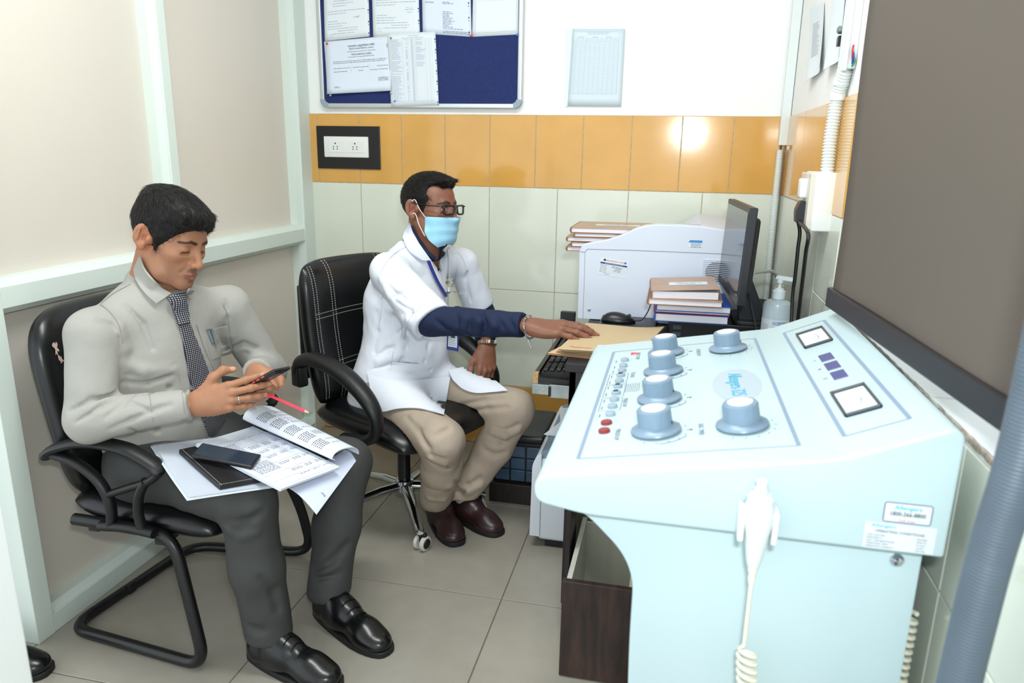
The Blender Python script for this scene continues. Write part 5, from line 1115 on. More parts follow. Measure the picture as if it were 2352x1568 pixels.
def hair_obj(F, lo, hi, h, M, mat, parent, nstr, flow, seed=1, length=(.010, .022), lift=.25, zlim=None):
    V, Q = F.mesh(lo, hi, h); hb = mesh_obj('hair', np_mesh('hair', xform(V, M), Q), mat, parent); rs = np.random.RandomState(seed); vs = []; fs = []
    pick = rs.choice(len(V), nstr); NN = F.normals(V[pick], .003)
    for i, n0 in zip(pick, NN):
        p = V[i]; nrm = np.array(n0); d = flow(p)+rs.randn(3)*.22; d = d-nrm*(d @ nrm); 
        if np.linalg.norm(d) < 1e-6: continue
        d /= np.linalg.norm(d); L = rs.uniform(*length); sd = np.cross(d, nrm); w = rs.uniform(.00035, .0007); k = len(vs)
        for t in (0, .5, 1): c = p-nrm*.0006+d*L*t+nrm*(L*lift*t*(1-.5*t)); ww = w*(1-.8*t); vs += [c+sd*ww, c-sd*ww, c+nrm*ww*1.4]
        for t in (0, 1):
            a = k+3*t
            for e in range(3): fs.append((a+e, a+(e+1) % 3, a+3+(e+1) % 3, a+3+e))
    vs = xform(np.array(vs), M); o = pyd('hair_strands', vs, fs, M_strand, hb, True); o['kind'] = 'stuff'; return hb
M_hair = P('black_hair', (14, 12, 12), .5, spec=.22, noise=(60, .4)); M_strand = P('hair_strand', (34, 27, 24), .4, spec=.5); M_shoeb = P('black_polished_leather', (14, 14, 15), .25, noise=(20, .3), bump=(120, .12, .001)); M_sole = P('rubber_sole', (16, 16, 16), .6); M_shoem = P('maroon_leather', (52, 30, 32), .34, noise=(30, .3), bump=(140, .25, .001)); M_sock = P('dark_sock', (36, 46, 58), .9); M_sockg = P('grey_sock', (150, 156, 164), .9)
def shoe(parent, toe, heel, mat, laces=True, name='shoe', wid=1.0, zoff=0):
    """toe and heel points on the floor"""
    toe, heel = Vector(toe), Vector(heel); d = (toe-heel); L = d.length; M = frame(heel, d, Vector((0, 0, 1)).cross(d), (0, 0, 1)); s = L/.29
    F = Field(); F.ell((.232*s, -.002, .026), (.062*s, .046*wid, .032), .02).cap((.10*s, 0, .040), (.20*s, 0, .034), .042, .040, .03, ax=(np.eye(3), (1, 1/wid, 1.0))).cap((.045*s, 0, .040), (.11*s, 0, .046), .036, .040, .03, ax=(np.eye(3), (1, 1/wid, .9))).cap((.13*s, 0, .060), (.085*s, 0, .088), .034, .030, .03).cap((.045*s, 0, .045), (.035*s, 0, .078), .034, .030, .02)
    F.cut((.15*s, 0, .010), (0, 0, -1), .5, .003); F.ell((.070*s, 0, .108), (.040, .026, .030), .012, 's')
    V, Q = F.mesh((-.01, -.07, 0), (.31*s, .07, .13), .0035); up = mesh_obj(name, np_mesh(name, xform(V, M), Q), mat, parent)
    ol = []
    for k in range(28): a = 2*math.pi*k/28; x = .147*s+.150*s*math.copysign(abs(math.cos(a))**.75, math.cos(a)); yw = (.036+.016*min(1, max(0, (x/s-.03)/.17)))*wid; ol.append((x, yw*math.copysign(abs(math.sin(a))**.7, math.sin(a))))
    prism('sole', ol, 'z', 0, .017, M_sole, up, bev=.003, xf=M)
    if laces:
        for k in range(4):
            x = (.118+.022*k)*s; pts = [Vector((x, yy, 0)) for yy in (-.024, -.012, 0, .012, .024)]; out = []
            zz = np.arange(.02, .13, .0015)
            for p in pts: v = F(np.stack([np.full(len(zz), p.x), np.full(len(zz), p.y), zz], 1)); h_ = np.where(v < .0015)[0]; out.append(M @ Vector((p.x, p.y, zz[h_[-1]] if len(h_) else .03)))
            tube('lace', catmull(out, 3), .0016, mat, up, 6)
    return up

# ================================================================== seated man on the visitor chair
def cloth(name, c, rough=.8, weave=900, wr=.35, sc=16, dist=.012, noise=.05):
    m = P(name, c, rough, noise=(5, noise), bump=(sc, wr, dist), spec=.25); return m
M_shirtL = cloth('grey_beige_shirt', (168, 166, 160), .85, wr=.30); M_trL = cloth('charcoal_trousers', (66, 67, 66), .62, wr=.25, noise=.1)
M_coat = cloth('white_coat_cotton', (226, 230, 240), .75, wr=.22, noise=.02); M_navy = cloth('navy_shirt', (28, 38, 66), .75, wr=.35); M_khaki = cloth('khaki_trousers', (176, 160, 144), .75, wr=.35)
M_tie = P('checked_tie', (30, 32, 42), .5); nt = M_tie.node_tree; tcn = nt.nodes.new('ShaderNodeTexCoord'); prev = None
for vec in ((-.294, .956, 0), (.05, 0, 1.0)):
    dp = nt.nodes.new('ShaderNodeVectorMath'); dp.operation = 'DOT_PRODUCT'; dp.inputs[1].default_value = [v*math.pi/.0052 for v in vec]; nt.links.new(tcn.outputs['Object'], dp.inputs[0]); sn_ = nt.nodes.new('ShaderNodeMath'); sn_.operation = 'SINE'; nt.links.new(dp.outputs['Value'], sn_.inputs[0]); ab = nt.nodes.new('ShaderNodeMath'); ab.operation = 'ABSOLUTE'; nt.links.new(sn_.outputs[0], ab.inputs[0])
    if prev is not None: mu = nt.nodes.new('ShaderNodeMath'); mu.operation = 'MULTIPLY'; nt.links.new(prev.outputs[0], mu.inputs[0]); nt.links.new(ab.outputs[0], mu.inputs[1]); prev = mu
    else: prev = ab
rmp = nt.nodes.new('ShaderNodeValToRGB'); rmp.color_ramp.elements[0].color = (.010, .011, .02, 1); rmp.color_ramp.elements[0].position = .58; rmp.color_ramp.elements[1].color = (.60, .60, .64, 1); rmp.color_ramp.elements[1].position = .75; nt.links.new(prev.outputs[0], rmp.inputs[0]); nt.links.new(rmp.outputs[0], nt.nodes['Principled BSDF'].inputs['Base Color'])
def head_frame(o, az, pitch, roll, s):
    a, p, r = (math.radians(v) for v in (az, pitch, roll)); x = Vector((math.cos(a)*math.cos(p), math.sin(a)*math.cos(p), -math.sin(p))); y = Vector((-math.sin(a), math.cos(a), 0)); z = x.cross(y); y2 = y*math.cos(r)+z*math.sin(r); z2 = z*math.cos(r)-y*math.sin(r)
    return frame(o, x, y2, z2) @ Matrix.Scale(s, 4)
def V3(*a): return np.array(a, float)
SKL, SKR = (176, 124, 94), (136, 90, 70)
A_ = math.radians(-18); fL = V3(math.cos(A_), math.sin(A_), 0); lL = V3(-math.sin(A_), math.cos(A_), 0); AXL = (np.array([fL, lL, (0, 0, 1)]), (1.38, 1, 1))
J = dict(shR=V3(.200, -1.632, .895), shL=V3(.335, -1.268, .895), elR=V3(.214, -1.694, .680), wrR=V3(.428, -1.602, .708), elL=V3(.385, -1.165, .665), wrL=V3(.480, -1.372, .728),
         hpR=V3(.236, -1.532, .485), hpL=V3(.284, -1.354, .480), knR=V3(.580, -1.612, .460), knL=V3(.690, -1.262, .432), anR=V3(.622, -1.622, .10), anL=V3(.690, -1.408, .10), neck=V3(.250, -1.452, .935))
MHL = head_frame((.309, -1.452, 1.105), -7, 17, -6, .955)
# ---- shirt
S = Field()
S.cap((.222, -1.442, .50), (.214, -1.442, .64), .160, .168, .05, ax=AXL).cap((.212, -1.442, .64), (.222, -1.448, .80), .168, .172, .05, ax=AXL).cap((.222, -1.448, .80), (.236, -1.452, .882), .166, .128, .05, ax=AXL)
S.ell((.262, -1.458, .615), (.105, .135, .115), .05, 'u', np.array([fL, lL, (0, 0, 1)]))
for s in 'RL':
    sh, el, wr = J['sh'+s], J['el'+s], J['wr'+s]; S.cap((.240, -1.452, .918), sh+V3(0, 0, -.008), .050, .056, .045); S.cap(sh+V3(0, 0, -.012), el, .064, .055, .024); S.cap(el, wr, .055, .0395, .026)
nb_ = V3(.252, -1.453, .962)
for k in range(16):                                             # collar band round the neck, lower at the throat
    def cp(t): a = 2*math.pi*t/16; return nb_+fL*(.060*math.cos(a)+.006)+lL*.058*math.sin(a)+V3(0, 0, .016-.032*math.cos(a))
    S.cap(cp(k), cp(k+1), .0115, .0115, .022)
dR = (J['wrR']-J['elR'])/np.linalg.norm(J['wrR']-J['elR']); dL = (J['wrL']-J['elL'])/np.linalg.norm(J['wrL']-J['elL'])
S.cut(J['wrR']+dR*.004, dR, .075, .003); S.cut(J['wrL']+dL*.004, dL, .07, .003)
crease(S, [[(272, 770), (280, 800), (286, 818), (281, 850)], [(281, 818), (300, 835), (330, 842)], [(282, 858), (330, 862), (400, 840)], [(283, 878), (340, 880), (395, 860)], [(160, 945), (210, 918), (275, 902)], [(175, 970), (230, 935), (280, 915)], [(250, 985), (300, 965), (370, 935)], [(240, 960), (280, 930), (305, 905)], [(225, 735), (262, 748), (284, 785)], [(518, 690), (522, 730), (515, 775)], [(290, 700), (330, 745), (350, 800)], [(340, 905), (390, 890), (430, 900)], [(290, 920), (345, 945), (390, 930)], [(300, 985), (360, 990), (430, 965)], [(528, 800), (560, 790), (590, 800)], [(535, 825), (565, 812), (600, 822)]], .0068, .5, .008)
ridge(S, [[(278, 830), (330, 852), (395, 845)], [(276, 750), (284, 800), (282, 850)], [(520, 720), (530, 770), (528, 820)]], .0075, .02, .004)
S.disp = lambda Pp: (.0022*vnoise(Pp*np.array((11, 11, 17))+3, 1)+.0009*vnoise(Pp*np.array((34, 34, 26)), 2))
# ---- trousers
T = Field(); T.cap(J['hpR'], J['hpL'], .118, .116, .05); T.cap((.228, -1.444, .50), (.222, -1.444, .56), .150, .148, .04, ax=AXL)
for s, kk in (('R', 0), ('L', 1)):
    hp, kn, an = J['hp'+s], J['kn'+s], J['an'+s]; T.cap(hp, kn, .090, .068, .05); m_ = kn*.5+an*.5+V3(-.006, 0, 0); T.cap(kn, m_, .070, .067, .03); T.cap(m_, an+V3(-.004, 0, -.015), .067, .063, .03)
    T.cut(an+V3(0, 0, -.018), (0, 0, -1), .11, .003)
seatL = lambda F: F.seat(Matrix.Translation((0, -1.43, 0)), .285, .225, .235, .395, .048, lambda u: -.018*u**3-.01*u)
crease(T, [[(520, 1205), (545, 1225), (565, 1215)], [(525, 1195), (560, 1200), (600, 1180)], [(470, 1050), (440, 1040), (380, 1045)], [(545, 1450), (570, 1440), (600, 1450)], [(720, 1310), (760, 1290), (800, 1250)], [(725, 1330), (775, 1320), (820, 1280)], [(600, 1330), (630, 1360), (640, 1400)]], .005, .5, .02)
ridge(T, [[(650, 1200), (655, 1330), (665, 1480)], [(838, 1120), (828, 1250), (812, 1380)], [(525, 1215), (555, 1228), (590, 1225)]], .006, .02, .004)
seatL(T); seatL(S)
T.disp = lambda Pp: .0034*vnoise(Pp*np.array((12, 12, 7)), 4)+.0015*vnoise(Pp*np.array((30, 30, 18)), 6)
# ---- body
def limb_body(Jd, neck, chest, pelvis, AX, s=1.0):
    B = Field(); B.cap(pelvis, chest, .105*s, .115*s, .05, ax=AX); B.cap(chest, neck, .062, .044, .05, ax=AX)
    for q in 'RL': sq = Jd['sh'+q]*.88+chest*.12+V3(0, 0, -.02); B.cap(sq, Jd['el'+q], .016, .028, .01); B.cap(Jd['el'+q], Jd['wr'+q], .030, .022, .02); B.cap(chest+V3(-.03, 0, 0), sq, .026, .015, .01); B.cap(Jd['hp'+q], Jd['kn'+q], .066, .044, .03); B.cap(Jd['kn'+q], Jd['an'+q]+V3(0, 0, -.03), .042, .030, .03)
    return B
def make_body(name, label, kind, Jd, MH, chest, pelvis, AX, hands, skin, mat, seat):
    parts = []; HF = head_field(kind); inv = MH.inverted(); nk = inv @ Vector(Jd['neck']); HF.cap((-.028, 0, -.055), nk, .0495, .056, .03)
    V, Q = HF.mesh((-.16, -.11, min(-.22, nk.z-.03)), (.14, .11, .14), .0021); parts.append((xform(V, MH), Q, head_colors(V, skin, kind)))
    for (M, HFd, nails) in hands: V, Q = HFd.mesh((-.11, -.09, -.12), (.22, .09, .06), .0019); parts.append((xform(V, M), Q, hand_colors(V, skin, nails)))
    B = limb_body(Jd, Jd['neck'], chest, pelvis, AX); seat(B); V, Q = B.mesh((-.1, -2.0, .03), (1.5, -.2, 1.05), .012); parts.append((V, Q, np.tile(srgb(skin), (len(V), 1))))
    for i, (V, Q, C) in enumerate(parts):
        if i in (1, 2) and np.linalg.det(np.array(hands[i-1][0])[:3, :3]) < 0: parts[i] = (V, Q[:, ::-1], C)
    return person(name, label, parts, mat, None), HF
M_skL = skin_mat('skin_light_brown', .5); M_skR = skin_mat('skin_dark_brown', .46)
# right hand: back towards the room, fingers forward under the phone; left hand: palm up below the phone
xR = V3(.150, .078, .030); FR, nR = hand_field([(.10, .22, .15), (.18, .25, .2), (.30, .30, .2), (.42, .35, .25)], (.10, .02, -.06, -.12), ((.030, .030, -.006), (.055, .056, -.004), (.082, .069, -.010), (.106, .066, -.020)), False, .98)
MR = frame_xz(J['wrR']+dR*.016, xR, (.52, -.80, .30)); 
xLh = V3(.68, -.54, -.44); FLh, nL = hand_field([(1.05, 1.35, .75), (1.12, 1.38, .75), (1.18, 1.40, .75), (1.25, 1.40, .75)], (.04, .01, -.02, -.05), ((.030, .030, .002), (.056, .048, .006), (.082, .050, .004), (.104, .046, -.002)), True, .98)
ML = frame_xz(Vector(J['wrL'])+Vector(dL)*.012, xLh, (.40, .56, -.60))
manL, HFL = make_body('person', 'man in grey shirt and checked tie looking down at a phone, seated by the partition', 'L', J, MHL, V3(.222, -1.448, .82), V3(.225, -1.44, .52), AXL, [(MR, FR, nR), (ML, FLh, nL)], SKL, M_skL, seatL)
shirtL = field_obj('shirt', S, (-.02, -1.80, .40), (.62, -1.05, 1.03), .0048, M_shirtL, manL)
field_obj('trousers', T, (.02, -1.75, .06), (.82, -1.14, .66), .006, M_trL, manL)
HA = Field(); HA.ell((-.014, 0, .041), (.106, .083, .092), .01); HA.ell((.040, -.004, .078), (.066, .068, .042), .03); HA.ell((-.03, 0, .10), (.07, .06, .036), .03)
HA.ell((.115, 0, -.014), (.075, .12, .076), .010, 's'); HA.ell((.030, 0, -.095), (.095, .2, .074), .012, 's'); HA.ell((-.05, 0, -.12), (.10, .2, .060), .012, 's')
for s in (-1, 1): HA.cap((.012, s*.0695, .02), (.016, s*.0675, -.022), .0085, .0035, .006); HA.ell((-.022, s*.088, .000), (.028, .018, .037), .006, 's')
for q in range(7): y = -.056+.0165*q; HA.cap((.072, y, .086), (.092-abs(y+.004)*.24, y*1.05-.004, .068-.010*math.sin(q*2.3)), .015, .004, .008)
HA.disp = lambda Pp: .0012*vnoise(Pp*np.array((40, 150, 40)), 8)+.0010*vnoise(Pp*np.array((120, 220, 120)), 9)
def flowL(p): q = np.array(p)-np.array((-.05, .01, .12)); d = np.array((q[0]+.02, q[1]*.7, -.03-abs(q[2])*.6)); return d/np.linalg.norm(d)
hair_obj(HA, (-.14, -.11, -.09), (.13, .11, .15), .0028, MHL, M_hair, manL, 5000, flowL, 3)
# ---- tie, collar, pocket, pen
SF = Field(); SF.p = list(S.p)
def collar_field(F0, MH, HF):
    inv = np.array(MH.inverted()); sc = MH.to_scale()[0]
    def fn(P): return HF(P @ inv[:3, :3].T+inv[:3, 3])*sc
    c = np.array(MH.translation); F0._add(fn, c-.3, c+.2, .01, 'u'); return F0
TF = collar_field(SF, MHL, HFL)
tieo = strip_on(S, [(412, 742), (418, 770), (428, 825), (440, 885), (455, 930), (470, 968), (482, 1003)], [(436, 738), (446, 765), (466, 815), (490, 880), (508, 930), (521, 965), (534, 992)], 'tie', M_tie, manL, .006, .005, 6, 5)
strip_on(S, [(386, 681), (396, 702), (406, 724), (413, 745)], [(428, 668), (431, 692), (435, 720), (437, 741)], 'tie_knot', M_tie, manL, .014, .016, 6, 4)
strip_on(TF, [(318, 590), (332, 622), (362, 655), (394, 673)], [(306, 618), (312, 643), (333, 673), (359, 697)], 'collar_leaf', M_shirtL, manL, .010, .005, 5, 5)
strip_on(TF, [(436, 664), (433, 668), (431, 673)], [(446, 668), (442, 682), (437, 686)], 'collar_leaf', M_shirtL, manL, .009, .005, 4, 4)
strip_on(S, [(474, 760), (478, 792), (486, 826)], [(524, 748), (529, 782), (533, 812)], 'shirt_pocket', M_shirtL, manL, .0022, .003, 8, 5)
M_seamL = P('shirt_seam', (150, 147, 138), .85); seam(S, [[(178, 700), (215, 692), (248, 712), (272, 745), (283, 790)], [(232, 695), (262, 672), (300, 652)], [(452, 745), (470, 800), (500, 870)], [(505, 690), (522, 720), (527, 770)], [(410, 860), (418, 900), (424, 950)], [(340, 875), (345, 920), (352, 968)]], M_seamL, shirtL)
pn_ = strip_on(S, [(476, 757), (482, 772), (489, 787)], [(482, 755), (488, 769), (495, 784)], 'pocket_pen', M_steel, manL, .0075, .005, 3, 5)
strip_on(S, [(484, 756), (489, 769), (496, 790)], [(488, 754), (494, 767), (503, 787)], 'pen_clip', M_steel, manL, .010, .002, 2, 4)
for (px, py) in ((401, 718),): pass
for s in 'RL':
    an = J['an'+s]; lathe('sock', [(0, 0), (.034, 0), (.036, .03), (.037, .07), (0, .07)], M_sock, manL, 18, Matrix.Translation(an+V3(-.012, .0, -.045)))
shoe(manL, (.838, -1.672, 0), (.548, -1.612, 0), M_shoeb); shoe(manL, (.912, -1.522, 0), (.632, -1.392, 0), M_shoeb)
# finger ring and dark cuff button
rc = MR @ Vector((.104, -.0145, -.006)); tube('finger_ring', [rc+(MR.to_3x3() @ Vector((0, math.cos(t)*.0104, math.sin(t)*.0104))) for t in np.linspace(0, 2*math.pi, 20, endpoint=False)], .0016, M_steel, manL, 6, True)
# ---- the phone in his hands
pc_ = Vector((.556, -1.482, .742)); pax = Vector((.83, .03, .50)).normalized(); pnm = Vector((-.50, .16, .84)); pnm = (pnm-pax*pnm.dot(pax)).normalized(); pw = pnm.cross(pax); XF = frame(pc_, pax, pw, pnm)
ph = thing('smartphone', 'black smartphone with red-trimmed cameras held in both hands', 'phone', pc_); box('phone_case', -.080, .080, -.038, .038, -.0055, .0045, M_black, ph, bev=.0042, seg=3, xf=XF); box('phone_screen', -.074, .074, -.034, .034, .0043, .0052, M_screen, ph, xf=XF)
M_or = P('red_orange_button', (214, 70, 48), .4); cb_ = box('camera_bump', .034, .072, -.030, .004, -.0075, -.005, M_black, ph, bev=.002, xf=XF)
for q in range(2): lathe('camera_lens', [(0, -.0085), (.006, -.0085), (.0065, -.0075), (0, -.0075)], M_or if q == 0 else M_dark, cb_, 16, XF @ Matrix.Translation((.045+.016*q, -.013, 0)))
for q in range(4): box('side_button', -.012+.016*q, -.002+.016*q, -.0388, -.037, -.002, .002, M_or if q else M_steel, ph, bev=.0006, xf=XF)
pen = thing('pencil', 'bright red pencil with sharpened tip held between the fingers', 'pencil', (.62, -1.47, .70)); a = atY(608, 903, -1.475); b = atY(712, 949, -1.505); dv = (b-a).normalized(); M_pr2 = P('pencil_red', (245, 60, 84), .35); M_wd = P('pencil_wood', (220, 182, 140), .6)
HEX = [(math.cos(k*math.pi/3), math.sin(k*math.pi/3)) for k in range(6)]
tube('pencil_body', [a-dv*.03, b-dv*.016], .0038, M_pr2, pen, sect=HEX); tube('pencil_cone', [b-dv*.016, b-dv*.003], [.0037, .0010], M_wd, pen, 8); tube('pencil_lead', [b-dv*.004, b], [.0011, .0003], M_black, pen, 6)
# ================================================================== papers on his lap
def atP(px, py, off=0): d = ray(px, py); a, b_, c_ = .6345+off, -.2287, -.0403; t = (a+b_*CAM.x+c_*CAM.y-CAM.z)/(d.z-b_*d.x-c_*d.y); return CAM+d*t
LN = Vector((.2287, .0403, 1)).normalized()
def lapquad(px4, off): return [atP(*q, off) for q in px4]
def qsheet(name, c, th, mat, parent, wob=.0, n=12, bendf=None):
    """sheet over four 3-D corners (c0 c1 along, c3 c2 across)"""
    m = n+1; vs = []; fs = []
    def P_(u, v):
        p = c[0].lerp(c[1], u).lerp(c[3].lerp(c[2], u), v)+LN*wob*math.sin(5*u+2)*math.sin(4*v+1); return p+(bendf(u, v) if bendf else Vector((0, 0, 0)))
    for s in (0, 1):
        for i in range(m):
            for j in range(m): vs.append(P_(i/n, j/n)-LN*(th*s))
    q = m*m
    for i in range(n):
        for j in range(n): a = i*m+j; fs += [(a, a+m, a+m+1, a+1), (q+a, q+a+1, q+a+m+1, q+a+m)]
    for i in range(n): fs += [(i*m, q+i*m, q+(i+1)*m, (i+1)*m), (i*m+n, (i+1)*m+n, q+(i+1)*m+n, q+i*m+n), (i, i+1, q+i+1, q+i), (n*m+i, q+n*m+i, q+n*m+i+1, n*m+i+1)]
    o = smooth_by_angle(pyd(name, vs, fs, mat, parent, True), .7); return o, P_
M_lapp = P('lap_paper', (228, 234, 246), .55); M_lav = P('lined_paper', (214, 220, 240), .6)
c = lapquad([(346, 1022), (430, 1146), (742, 1098), (640, 985)], -.026); slv = thing('document_sleeve', 'clear plastic sleeve full of white papers lying lowest across the lap', 'document sleeve', c[0])
qsheet('paper_bundle', [c[0]+(c[2]-c[0])*.02, c[1]+(c[3]-c[1])*.02, c[2]+(c[0]-c[2])*.02, c[3]+(c[1]-c[3])*.02], .004, M_lapp, slv, .002); qsheet('plastic_back', [p-LN*.0046 for p in c], .0008, M_film, slv, .002); M_clearf = P('clear_film', (235, 240, 245), .08, trans=.9, alpha=.35, ior=1.2); qsheet('plastic_front', [p+LN*.0012 for p in c], .0006, M_clearf, slv, .002)
c = lapquad([(412, 1032), (506, 1116), (640, 1092), (560, 1000)], -.013); dy = thing('leather_diary', 'black leather diary with white edge stitching under the spare phone', 'diary', c[0]); dyo, PD = qsheet('diary_cover', c, .010, P('diary_leather', (24, 23, 26), .45, bump=(200, .2)), dy, 0, 8)
vs = []; fs = []
for (f0, n_) in ((lambda t: PD(t, .03), 40), (lambda t: PD(.97, t), 30)):
    for k in range(n_): p0_, p1_ = f0(k/n_)+LN*.0008, f0((k+.6)/n_)+LN*.0008; sd = (p1_-p0_).cross(LN).normalized()*.0007; i = len(vs); vs += [p0_+sd, p0_-sd, p1_-sd, p1_+sd]; fs.append((i, i+1, i+2, i+3))
pyd('cover_stitching', vs, fs, M_stitch, dyo)['kind'] = 'stuff'
# open printed bundle
c = lapquad([(450, 1018), (645, 1121), (779, 1069), (580, 976)], 0); bd = thing('printed_bundle', 'stapled printed document with its upper pages folded back on the lap', 'document', c[0])
for k in range(3): pgo, PB_ = qsheet('page', [p-LN*(.0035*(2-k))+Vector((.002*k, -.002*k, 0)) for p in c], .0028, M_lapp, bd, .0015, 10)
Lc = (c[1]-c[0]).length; Wc = (c[3]-c[0]).length
def onpage(x, y): return PB_(x, y)+LN*.0007
def page_print(name, rows, parent, bend, rn, sc=1):
    pr = Print()
    for (x0_, x1_, y_) in rows: pr.words(x0_, x1_, y_, .011*sc, rn, 1.5, 5, .8)
    o = pr.build(name, M_ink, parent, I4, bend=bend); o['kind'] = 'stuff'; return o
r3 = random.Random(21); rows = []
# text runs across the page (second axis); here x is along the long side, y across
pr = Print()
def trow(xl, y0_, y1_):
    y = y0_
    while y < y1_: w_ = min(r3.uniform(.02, .06), y1_-y); pr.rect(xl-.0024, y, xl+.0024, y+w_); y += w_+.012
for k in range(12): trow(.18+.018*k, .10, .38)
for k in range(9): trow(.56+.020*k, .08, .40)
for x_, n_ in ((.15, 1), (.30, 3), (.42, 2), (.52, 2), (.66, 2), (.80, 2), (.90, 1)):
    for k in range(n_):
        for (ya, yb) in ((.45, .62), (.68, .80), (.86, .96)): trow(x_+.02*k, ya, yb)
pr.build('page_print', M_ink, pgo, I4, bend=onpage)['kind'] = 'stuff'
pr = Print()
for x_ in (.12, .27, .40, .50, .63, .77, .88, .97): pr.line(x_, .06, x_, .97, .0022)
for y_ in (.06, .43, .66, .83, .97): pr.line(.12, y_, .97, y_, .0022)
pr.build('table_lines', M_inkl, pgo, I4, bend=onpage)['kind'] = 'stuff'
# the pages turned back form a roll along the far long edge
e0, e1 = c[3], c[2]; ax_ = (e1-e0).normalized(); ac = LN.cross(ax_).normalized(); ac = ac if ac.y > 0 else -ac; rows_ = []
prof = [(-.015, .012), (-.034, .026), (-.024, .046), (.004, .052), (.04, .047), (.08, .035), (.115, .012), (.128, -.012)]
pc2 = catmull([(a, b, 0) for a, b in prof], 5); vs = []; fs = []; nl = 10
def rollP(t, k): q = pc2[k]; g = 1-.18*t; return e0+ax_*(Lc*(-.03+t*1.02))+ac*(q[0]*g+.012*t)+LN*(q[1]*(1-.30*t))
for s in (0, 1):
    for k in range(len(pc2)):
        for t in range(nl+1):
            p = rollP(t/nl, k); q0 = pc2[min(k+1, len(pc2)-1)]-pc2[max(k-1, 0)]; nn = (ac*(-q0[1])+LN*q0[0]).normalized(); vs.append(p-nn*(.003*s*(1 if k else 1)))
m = nl+1; q = len(pc2)*m
for k in range(len(pc2)-1):
    for t in range(nl): a = k*m+t; fs += [(a, a+1, a+m+1, a+m), (q+a, q+a+m, q+a+m+1, q+a+1)]
    fs += [(k*m, (k+1)*m, q+(k+1)*m, q+k*m), (k*m+nl, q+k*m+nl, q+(k+1)*m+nl, (k+1)*m+nl)]
for t in range(nl): fs += [(t, q+t, q+t+1, t+1), ((len(pc2)-1)*m+t, (len(pc2)-1)*m+t+1, q+(len(pc2)-1)*m+t+1, q+(len(pc2)-1)*m+t)]
ro = pyd('folded_pages', vs, fs, M_lapp, bd, True); bm = bmesh.new(); bm.from_mesh(ro.data); bmesh.ops.recalc_face_normals(bm, faces=bm.faces); bm.to_mesh(ro.data); bm.free(); smooth_by_angle(ro, .8)
def onroll(x, y):
    k = y*(len(pc2)-1); i = min(int(k), len(pc2)-2); f = k-i; p = rollP(x, i).lerp(rollP(x, i+1), f); q0 = pc2[i+1]-pc2[i]; nn = (ac*(-q0[1])+LN*q0[0]).normalized(); return p+nn*.0010
pr = Print()
for k in range(40):
    x_ = .14+.0195*k
    if k % 8 in (6, 7): continue
    y = .24
    while y < .46: w_ = r3.uniform(.02, .05); pr.rect(x_-.0032, y, x_+.0032, min(y+w_, .47)); y += w_+.012
    if r3.random() < .6:
        y = .52
        while y < .70: w_ = r3.uniform(.02, .05); pr.rect(x_-.0022, y, x_+.0022, min(y+w_, .72)); y += w_+.012
pr.build('folded_page_print', M_ink, ro, I4, bend=onroll)['kind'] = 'stuff'
# hanging lined note paper
c = [atP(655, 1120, -.03), atP(660, 1132, -.03), None, None]; ln4 = [atP(648, 1112, -.030), Vector((.800, -1.690, .455)), Vector((.842, -1.480, .470)), atP(790, 1035, -.028)]
ln4[1] = atZ(727, 1181, .462); ln4[2] = atZ(818, 1058, .492)
npz, PN = qsheet('lined_note', ln4, .0008, M_lav, None, 0, 10, lambda u, v: Vector((0, 0, .012*math.sin(math.pi*u)))); tag(npz, 'lined note paper with blue handwriting drooping between the knees', 'note paper')
pr = Print()
for k in range(16): pr.line(.02, .05+.058*k, .98, .05+.058*k, .003)
pr.build('ruled_lines', M_inkl, npz, I4, bend=lambda x, y: PN(x, y)+LN*.0006)['kind'] = 'stuff'
pr = Print(); [pr.scribble(.25+.1*k, .38+.1*k, .28+.13*k, .05, r3, .008) for k in range(4)]; pr.scribble(.80, .92, .25, .05, r3, .006); pr.build('handwriting', M_hblue, npz, I4, bend=lambda x, y: PN(x, y)+LN*.0007)
# spare phone
c = [atP(432, 1044, .006), atP(578, 1073, .0118), atP(604, 1041, .0118), atP(468, 1015, .0118)]; x_ = (c[1]-c[0]).normalized(); cen = sum(c, Vector())/4; n_ = x_.cross(c[3]-c[0]).normalized(); XF = frame(cen, x_, n_.cross(x_), n_); Lp = (c[1]-c[0]).length/2*.97; Wp = (c[3]-c[0]).length/2*.92
p2 = thing('spare_smartphone', 'black smartphone lying face up on the leather diary', 'phone', cen); box('phone_case', -Lp, Lp, -Wp, Wp, -.0105, .0, M_black, p2, bev=.0042, seg=3, xf=XF); box('phone_screen', -Lp+.005, Lp-.005, -Wp+.004, Wp-.004, -.0004, .0007, M_screen, p2, xf=XF)
# shoe of a person outside the doorway
ext = thing('black_shoe', 'single black leather shoe of somebody outside the doorway', 'shoe', (-.05, -1.80, 0)); shoe(ext, (.082, -1.800, 0), (-.20, -1.860, 0), M_shoeb, False, 'shoe_upper')

# ================================================================== seated operator in the white coat
A2 = math.radians(-26); fR = V3(math.cos(A2), math.sin(A2), 0); lR = V3(-math.sin(A2), math.cos(A2), 0); AXR = (np.array([fR, lR, (0, 0, 1)]), (1.36, 1, 1))
K = dict(shR=V3(.645, -.788, .945), shL=V3(.808, -.438, .932), elR=V3(.838, -.905, .800), wrR=V3(1.170, -.985, .826), elL=V3(.868, -.372, .715), wrL=V3(.932, -.545, .635),
         hpR=V3(.605, -.765, .475), hpL=V3(.690, -.590, .475), knR=V3(.905, -1.015, .430), knL=V3(1.070, -.655, .425), anR=V3(.805, -.79, .105), anL=V3(.902, -.742, .125), neck=V3(.705, -.612, .975))
MHR = head_frame((.742, -.618, 1.140), -19, -3, -3, 1.0)
